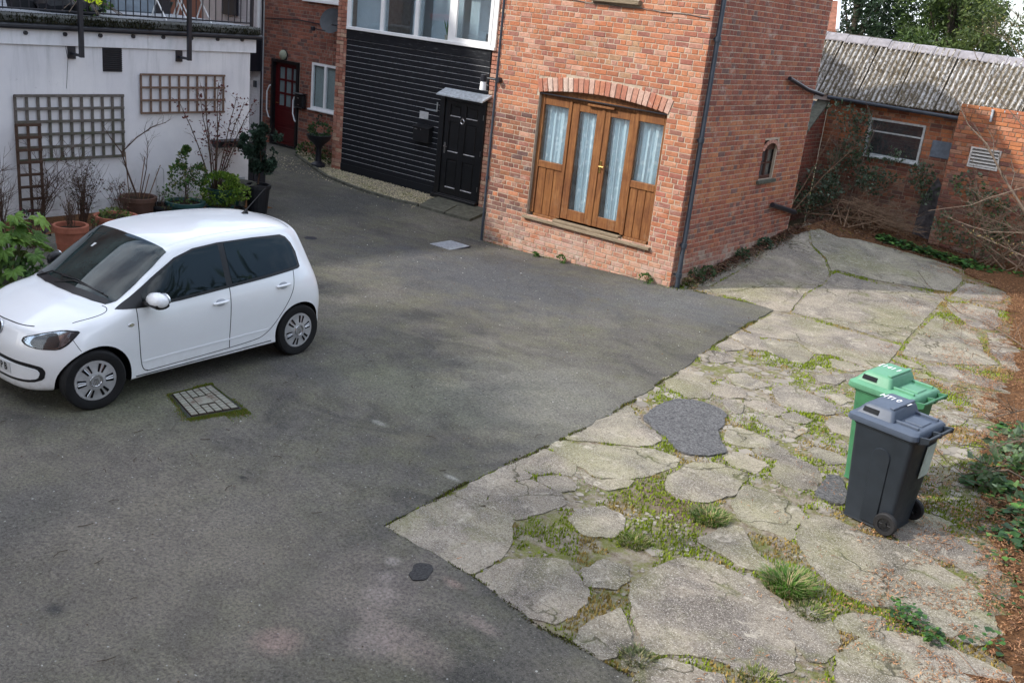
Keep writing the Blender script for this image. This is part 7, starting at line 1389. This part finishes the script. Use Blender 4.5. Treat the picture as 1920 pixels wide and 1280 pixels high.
    def basis(d):
        d = Vector(d).normalized(); up = Vector((0, 0, 1)) if abs(d.z) < .9 else Vector((-1, 0, 0)); x = d.cross(up).normalized(); y = x.cross(d).normalized(); return d, x, y
    def patch(name, pts, d, mat, off=.003, parent=None, grid=.04, inset=.006, smooth=True, rnd=0):
        d, X_, Y_ = basis(d); P2 = [(Vector(p).dot(X_), Vector(p).dot(Y_)) for p in pts]
        if rnd: P2 = round_poly(P2, rnd)
        base = sum((Vector(p).dot(d) for p in pts))/len(pts); q = []
        for i in range(len(P2)):
            a = Vector(P2[i]); b = Vector(P2[(i+1) % len(P2)]); k = max(1, int((b-a).length/grid))
            for j in range(k): q.append(tuple(a.lerp(b, j/k)))
        xs = [p[0] for p in q]; ys = [p[1] for p in q]; pp = [Vector(p) for p in q]; gx, gy = np.meshgrid(np.arange(min(xs), max(xs), grid), np.arange(min(ys), max(ys), grid)); gx = gx.ravel(); gy = gy.ravel(); ok = inpoly(gx, gy, q); PA = np.array(q)
        for x, y in zip(gx[ok], gy[ok]):
            if np.min((PA[:, 0]-x)**2+(PA[:, 1]-y)**2) > (grid*.4)**2: pp.append(Vector((x, y)))
        co, _, fa, *_ = delaunay_2d_cdt(pp, [(i, (i+1) % len(q)) for i in range(len(q))], [list(range(len(q)))], 1, 1e-5)
        vs = []; rim = []
        for c_ in co: l_, n_ = hit(X_*c_.x+Y_*c_.y+d*base, d); vs.append(l_+n_*off)
        mb = MB(); mb.add(vs, [tuple(f) for f in fa]); n = len(q); r0 = []; r1 = []
        for p in q: l_, n_ = hit(X_*p[0]+Y_*p[1]+d*base, d); r0.append(l_+n_*off); r1.append(l_-n_*.004)
        mb.add(r0+r1, [(i, (i+1) % n, n+(i+1) % n, n+i) for i in range(n)])
        o = mb.build(name, mat, parent or car, fix=True); return auto(o, 50) if smooth else o
    def strip(name, pts, d, mat, w_=.004, off=.0015, parent=None, closed=False):
        d, X_, Y_ = basis(d); P = [Vector(p) for p in pts]+([Vector(pts[0])] if closed else []); q = []
        for a, b in zip(P[:-1], P[1:]):
            k = max(1, int((b-a).length/.025)); q += [a.lerp(b, j/k) for j in range(k)]
        q.append(P[-1]); hs = [hit(p, d) for p in q]; vs = []
        for i, (l_, n_) in enumerate(hs):
            t_ = (hs[min(i+1, len(hs)-1)][0]-hs[max(i-1, 0)][0]); t_ = t_.normalized() if t_.length > 1e-6 else X_; s_ = n_.cross(t_).normalized()*w_/2; vs += [l_-s_-n_*.003, l_-s_+n_*off, l_+s_+n_*off, l_+s_-n_*.003]
        mb = MB(); mb.add(vs, [(i*4+j, i*4+j+1, (i+1)*4+j+1, (i+1)*4+j) for i in range(len(hs)-1) for j in range(3)]); return mb.build(name, mat, parent or car)
    def smoothp(pts, it=2):
        P = [Vector(p) for p in pts]
        for _ in range(it):
            n = [P[0]]
            for a, b in zip(P[:-1], P[1:]): n += [a.lerp(b, .25), a.lerp(b, .75)]
            n.append(P[-1]); P = n
        return P
    for s in (-1, 1):
        d = (0, -s, 0); Y = .8*s; V = lambda L: [(x, Y, z) for x, z in L]
        # glass house: black surround, then the two panes
        sur = [(.84, .905), (1.20, .890), (1.50, .895), (2.10, .930), (2.60, .955), (3.02, .985), (3.055, 1.00), (3.05, 1.15), (3.01, 1.245), (2.95, 1.315), (2.88, 1.345), (2.50, 1.362), (2.05, 1.365), (1.75, 1.345), (1.52, 1.285), (1.24, 1.135), (1.0, .99)]
        sw_ = patch('window_surround', V(sur), d, TRIM, .0035, grid=.03)
        patch('front_side_window', V([(1.10, .925), (1.50, .925), (2.045, .955), (2.045, 1.345), (1.76, 1.325), (1.54, 1.27), (1.27, 1.12), (1.10, 1.01)]), d, DGL, .0065)
        patch('rear_side_window', V([(2.12, .96), (2.60, .985), (3.00, 1.012), (3.025, 1.03), (3.02, 1.14), (2.985, 1.235), (2.93, 1.30), (2.86, 1.325), (2.50, 1.345), (2.12, 1.348)]), d, DGL, .0065)
        strip('door_gap', smoothp(V([(1.02, .905), (1.018, .80), (1.022, .60), (1.035, .42), (1.06, .285), (1.12, .265)]), 2), d, SEAM, .008)
        strip('door_gap', V([(2.078, .94), (2.075, .60), (2.07, .29)]), d, SEAM, .008)
        strip('door_gap', smoothp(V([(2.945, .99), (2.93, .90), (2.91, .80), (2.85, .68), (2.76, .55), (2.63, .40), (2.52, .33), (2.42, .305), (2.07, .285), (1.10, .265)]), 2), d, SEAM, .007)
        strip('sill_line', V([(.98, .235), (1.6, .238), (2.62, .25)]), d, SEAM, .010)
        strip('crease', smoothp(V([(1.06, .365), (1.5, .375), (2.07, .382), (2.58, .39)]), 1), d, PAINT, .016, .004)
        for hx, hz in ((1.952, .80), (2.768, .845)):
            l_, n_ = hit((hx, Y, hz), d); mb = MB(); mb.lathe([(0, 0), (.062, 0), (.060, .003), (0, .0035)], 20, Matrix.Translation(l_) @ n_.to_track_quat('Z', 'Y').to_matrix().to_4x4() @ Matrix.Diagonal((1, .62, 1, 1))); hc = mb.build('handle_cup', plain('cup_shade', (.40, .42, .46), .4, .4) if 'cup_shade' not in bpy.data.materials else bpy.data.materials['cup_shade'], car)
            mb = MB(); mb.tube([l_+Vector((-.092, 0, -.002))+n_*.008, l_+Vector((-.07, 0, 0))+n_*.026, l_+Vector((.07, 0, .004))+n_*.026, l_+Vector((.092, 0, .004))+n_*.008], [.010, .014, .014, .010], 10); auto(mb.build('door_handle', PAINT, car), 60)
        l_, n_ = hit((.946, Y, .756), d); mb = MB(); mb.lathe([(0, .004), (.030, .004), (.036, 0)], 20, Matrix.Translation(l_) @ n_.to_track_quat('Z', 'Y').to_matrix().to_4x4() @ Matrix.Diagonal((1, .5, 1, 1))); auto(mb.build('side_indicator', CHROME, car))
        # headlamp
        hd = Vector((.80, -s*.60, 0)); hl = [(.185, .33, .655), (.20, .34, .695), (.30, .50, .750), (.42, .62, .782), (.53, .71, .772), (.48, .70, .715), (.41, .69, .655), (.34, .655, .612), (.25, .50, .605), (.20, .38, .625)]
        hl = [(a, b*s, c) for a, b, c in hl]; patch('headlamp_rim', hl, hd, TRIM, .002, rnd=1, grid=.025)
        ctr = sum((Vector(p) for p in hl), Vector())/len(hl); inn = [tuple(ctr+(Vector(p)-ctr)*.88) for p in hl]; hl_ = patch('headlamp', inn, hd, LAMP, .004, rnd=1, grid=.02)
        dk = [(.22, .42, .66), (.235, .45, .705), (.34, .56, .755), (.375, .60, .75), (.37, .64, .68), (.345, .64, .625), (.26, .50, .612), (.225, .44, .63)]; patch('headlamp_bezel', [(a, b*s, c) for a, b, c in dk], hd, TRIM, .0055, hl_, rnd=1, grid=.02)
        patch('headlamp_bezel', [(a, b*s, c) for a, b, c in ((.44, .68, .755), (.49, .70, .765), (.455, .70, .72), (.42, .69, .70))], hd, TRIM, .0055, hl_, rnd=1, grid=.02)
        patch('headlamp_lens', [tuple(ctr+(Vector(p)-ctr)*.9) for p in hl], hd, CLEAR, .009, hl_, rnd=1, grid=.025)
        # rear lamp
        patch('rear_lamp', [(3.36, .56*s, 1.0), (3.36, .44*s, 1.0), (3.46, .44*s, .72), (3.46, .58*s, .72)], (-1, 0, 0), plain('rear_lamp_red', (.35, .01, .01), .2, .5) if 'rear_lamp_red' not in bpy.data.materials else bpy.data.materials['rear_lamp_red'], .004, rnd=1)
        strip('bumper_gap', [(.43, .70*s, .70), (.46, .78*s, .60), (.42, .80*s, .52)][:2], (.5, -s*.85, 0), SEAM, .005)
        # mirror
        mb = MB(); rg_ = []
        for k_, (yy, rx, rz_) in enumerate(((.835, .03, .03), (.86, .07, .06), (.93, .085, .075), (1.0, .078, .068), (1.04, .05, .045), (1.05, .02, .02)) if s < 0 else ((.80, .03, .03), (.81, .07, .06), (.84, .09, .075), (.87, .085, .068), (.89, .05, .045), (.895, .02, .02))): rg_.append([(1.14+rx*math.cos(a)*(1.0)+.02*(yy-.9), yy*s, .995+rz_*math.sin(a)*(.9 if math.sin(a) < 0 else 1)) for a in np.linspace(0, 6.283, 17)[:-1]])
        mb.loft(rg_); mi = auto(mb.build('door_mirror', PAINT if s < 0 else TRIM, car), 60)
        mb = MB(); mb.loft([[(1.14+.078*math.cos(a), yy*s, .955+.03*math.sin(a)) for a in np.linspace(0, 6.283, 13)[:-1]] for yy in ((.84, 1.02) if s < 0 else (.80, .88))]); mb.prism([(1.08, .79*s, .92), (1.2, .79*s, .92), (1.18, .88*s, .95), (1.1, .88*s, .95)], (0, 0, .04)); auto(mb.build('mirror_base', TRIM, mi), 50)
        mb = MB(); mb.loft([[(1.222+k_, (.94+.085*math.cos(a))*s, .998+.055*math.sin(a)) for a in np.linspace(0, 6.283, 17)[:-1]] for k_ in (-.01, .004)]); mb.build('mirror_glass', CHROME, mi)
        # wheels
        for wx in (.585, 3.005):
            yc = .735*s; front_ = wx < 1; M0 = Matrix.Translation((wx, yc, .290)) @ Matrix.Rotation(R(-9 if front_ else 0), 4, 'Z') @ Matrix.Rotation(R(90*s*-1), 4, 'X')
            mb = MB(); mb.lathe([(.19, -.075), (.235, -.085), (.272, -.080), (.288, -.062), (.290, -.03), (.290, .03), (.288, .06), (.272, .078), (.235, .082), (.200, .070), (.192, .05)], 56, M0); wh = auto(mb.build('wheel', plain('car_tyre', (.012, .012, .013), .75, .25) if 'car_tyre' not in bpy.data.materials else bpy.data.materials['car_tyre'], car), 30)
            mb = MB(); mb.lathe([(.197, .052), (.193, .068), (.183, .070), (.17, .066), (.11, .074), (.065, .084), (.062, .080), (.0, .080)], 56, M0); cp = auto(mb.build('wheel_cover', CAP, wh), 30)
            mb = MB(); mb.lathe([(.045, .082), (.049, .087), (.057, .087), (.060, .082)], 32, M0)
            for pts in ([(-.030, .034), (-.010, -.028), (0, -.002), (.010, -.028), (.030, .034)], [(-.014, .040), (0, .006), (.014, .040)]):
                for a, b in zip(pts[:-1], pts[1:]): mb.tube([M0 @ Vector((a[0], a[1]*-1 if s*-1 < 0 else a[1]*-1, .084)), M0 @ Vector((b[0], b[1]*-1, .084))], .0042, 5)
            auto(mb.build('wheel_badge', CHROME, wh), 40)
            mb = MB(); mt_ = MB()
            for k_ in range(6):
                a0 = k_*math.pi/3+math.pi/6*(.5 if not front_ else .15)
                for da in (-1, 1):
                    u_ = Vector((math.cos(a0), math.sin(a0), 0)); v_ = Vector((-u_.y, u_.x, 0))*da; zc = lambda r_: .0745-(r_-.11)*.12+.0006
                    q_ = [u_*.088+v_*.009, u_*.168+v_*.013, u_*.163+v_*.040, u_*.088+v_*.025]; mb.prism([M0 @ (Vector((p.x, p.y, zc(p.length)))) for p in q_], (M0.to_3x3() @ Vector((0, 0, .0022))))
                    mt_.tube([M0 @ Vector((*(u_*.092+v_*.008)[:2], zc(.092)+.002)), M0 @ Vector((*(u_*.162+v_*.014)[:2], zc(.162)+.002))], .0025, 4)
            mb.build('wheel_slot', WELL, wh); mt_.build('spoke_edge', CHROME, wh)
            mb = MB(); mb.lathe([(0, .02), (.18, .02), (.18, -.02), (0, -.02)], 20, M0); mb.build('brake_disc', WELL, wh)
    # windscreen, wiper, bonnet, roof gaps
    ws = [(.775, -.615), (.715, -.48), (.665, -.25), (.652, 0), (.665, .25), (.715, .48), (.775, .615), (.90, .655), (1.10, .655), (1.30, .635), (1.47, .605), (1.450, .35), (1.432, 0), (1.450, -.35), (1.47, -.605), (1.30, -.635), (1.10, -.655), (.90, -.655)]
    W3 = [(x+.035*(x < .8), y*.985, 1.2) for x, y in ws]; dW = (.0, 0, -1)
    scn = patch('windscreen', W3, dW, WSG, .007, grid=.05)
    cw = [(.81, -.60), (.75, -.47), (.70, -.25), (.688, 0), (.70, .25), (.75, .47), (.81, .60), (.86, .60), (.81, .45), (.765, .22), (.755, 0), (.765, -.22), (.81, -.45), (.86, -.60)]
    patch('scuttle', [(x, y, 1.2) for x, y in cw], dW, TRIM, .0095, scn, grid=.04)
    def surf(x, y, o): l_, n_ = hit((x, y, 1.2), dW); return l_+n_*o
    mb = MB(); mb.tube([surf(.72, .1, .012), surf(.80, -.12, .02), surf(.86, -.50, .018)], .007, 6); mb.tube([surf(.80, .1, .018), surf(.82, -.15, .02), surf(.87, -.56, .018)], .006, 5); mb.build('wiper', TRIM, scn)
    mb = MB(); mb.tube([surf(.76, .5, .012), surf(.82, .3, .02), surf(.81, -.0, .018)], .007, 6); mb.build('wiper', TRIM, scn)
    l_ = surf(1.36, .02, -.03)+Vector((.02, 0, -.02)); mb = MB(); q1 = surf(1.16, .16, .004); mb.prism([q1, q1+Vector((0, .045, 0)), q1+Vector((.045, .045, .028)), q1+Vector((.045, 0, .028))], (0, 0, .002)); mb.build('sticker', PLATE, scn)
    for s in (-1, 1): strip('bonnet_gap', smoothp([(.78, .60*s, 1), (.80, .655*s, 1), (.76, .70*s, 1), (.60, .695*s, 1), (.46, .645*s, 1)], 2), dW, SEAM, .007)
    strip('bonnet_gap', smoothp([(.27, -.42, .76), (.20, -.30, .76), (.18, -.12, .76), (.17, 0, .76), (.18, .12, .76), (.20, .30, .76), (.27, .42, .76)], 2), (.9, 0, -.45), SEAM, .010)
    for s in (-1, 1): strip('roof_gap', [(1.52, .545*s, 1.5), (2.0, .53*s, 1.5), (2.6, .52*s, 1.5), (3.0, .50*s, 1.5)], dW, PAINT, .012, .002)
    strip('tailgate_gap', [(3.10, -.47, 1.5), (3.12, 0, 1.5), (3.10, .47, 1.5)], dW, SEAM, .006)
    mb = MB(); mb.loft([[surf(x, y, o) for x, y in ((2.84, -.02), (2.90, -.024), (2.93, 0), (2.90, .024), (2.84, .02))] for o in (-.004, .0)]+[[Vector((2.90+.008*math.cos(a), .008*math.sin(a), 1.505)) for a in np.linspace(3.9, 10.2, 6)[:-1]]]); mb.tube([(2.90, 0, 1.50), (3.16, 0, 1.72)], [.007, .003], 6); auto(mb.build('aerial', TRIM, car))
    # nose: grille outline, plate, badge
    fd = (1, 0, 0); loop = [(0, .475), (.25, .470), (.46, .462), (.575, .445), (.60, .40), (.575, .32), (.48, .275), (.25, .262), (0, .26)]
    L2 = [(0, -y, z) for y, z in loop]+[(0, y, z) for y, z in loop[::-1]][1:-1]; patch('lower_grille', L2, fd, TRIM, .003, rnd=1, grid=.03)
    ins = [(0, .440), (.25, .437), (.44, .428), (.535, .415), (.555, .38), (.53, .325), (.45, .300), (.25, .292), (0, .29)]; patch('bumper_insert', [(0, -y, z) for y, z in ins]+[(0, y, z) for y, z in ins[::-1]][1:-1], fd, PAINT, .010, rnd=1, grid=.03)
    patch('number_plate', [(0, -.26, .325), (0, .26, .325), (0, .26, .425), (0, -.26, .425)], fd, PLATE, .016, grid=.05, smooth=False)
    for ch, yy in (('Z', -.065), ('P', -.130), ('B', -.195)):
        l_, n_ = hit((0, yy, .375), fd); q_ = n_.to_track_quat('Z', 'Y').to_matrix().to_4x4()
        zax = n_; yax = Vector((0, 0, 1)); xax = yax.cross(zax).normalized(); yax = zax.cross(xax); M = Matrix.Translation(l_+n_*.018) @ Matrix((xax, yax, zax)).transposed().to_4x4() @ Matrix.Diagonal((.85, 1, 1, 1)); text_mesh(ch, .098, INK, car, M, bold=.002)
    l_, n_ = hit((0, -.03, .70), fd); zax = n_; xax = Vector((0, 0, 1)).cross(zax).normalized(); yax = zax.cross(xax); M = Matrix.Translation(l_+n_*.006) @ Matrix((xax, yax, zax)).transposed().to_4x4()
    mb = MB(); mb.lathe([(0, -.006), (.066, -.006), (.066, .003), (0, .003)], 32, M); bd = mb.build('badge_disc', TRIM, car); mb = MB(); mb.lathe([(.058, .002), (.060, .010), (.068, .010), (.071, -.004)], 40, M)
    for pts in ([(-.046, .030), (-.016, -.046), (0, -.006), (.016, -.046), (.046, .030)], [(-.024, .052), (0, .004), (.024, .052)]):
        for a, b in zip(pts[:-1], pts[1:]): mb.tube([M @ Vector((a[0], a[1], .007)), M @ Vector((b[0], b[1], .007))], .0058, 6)
    auto(mb.build('badge', CHROME, bd), 40)
    tree_bm.free()
build_car()
# name the few blocks that only serve shading or depth
bpy.context.view_layer.update()
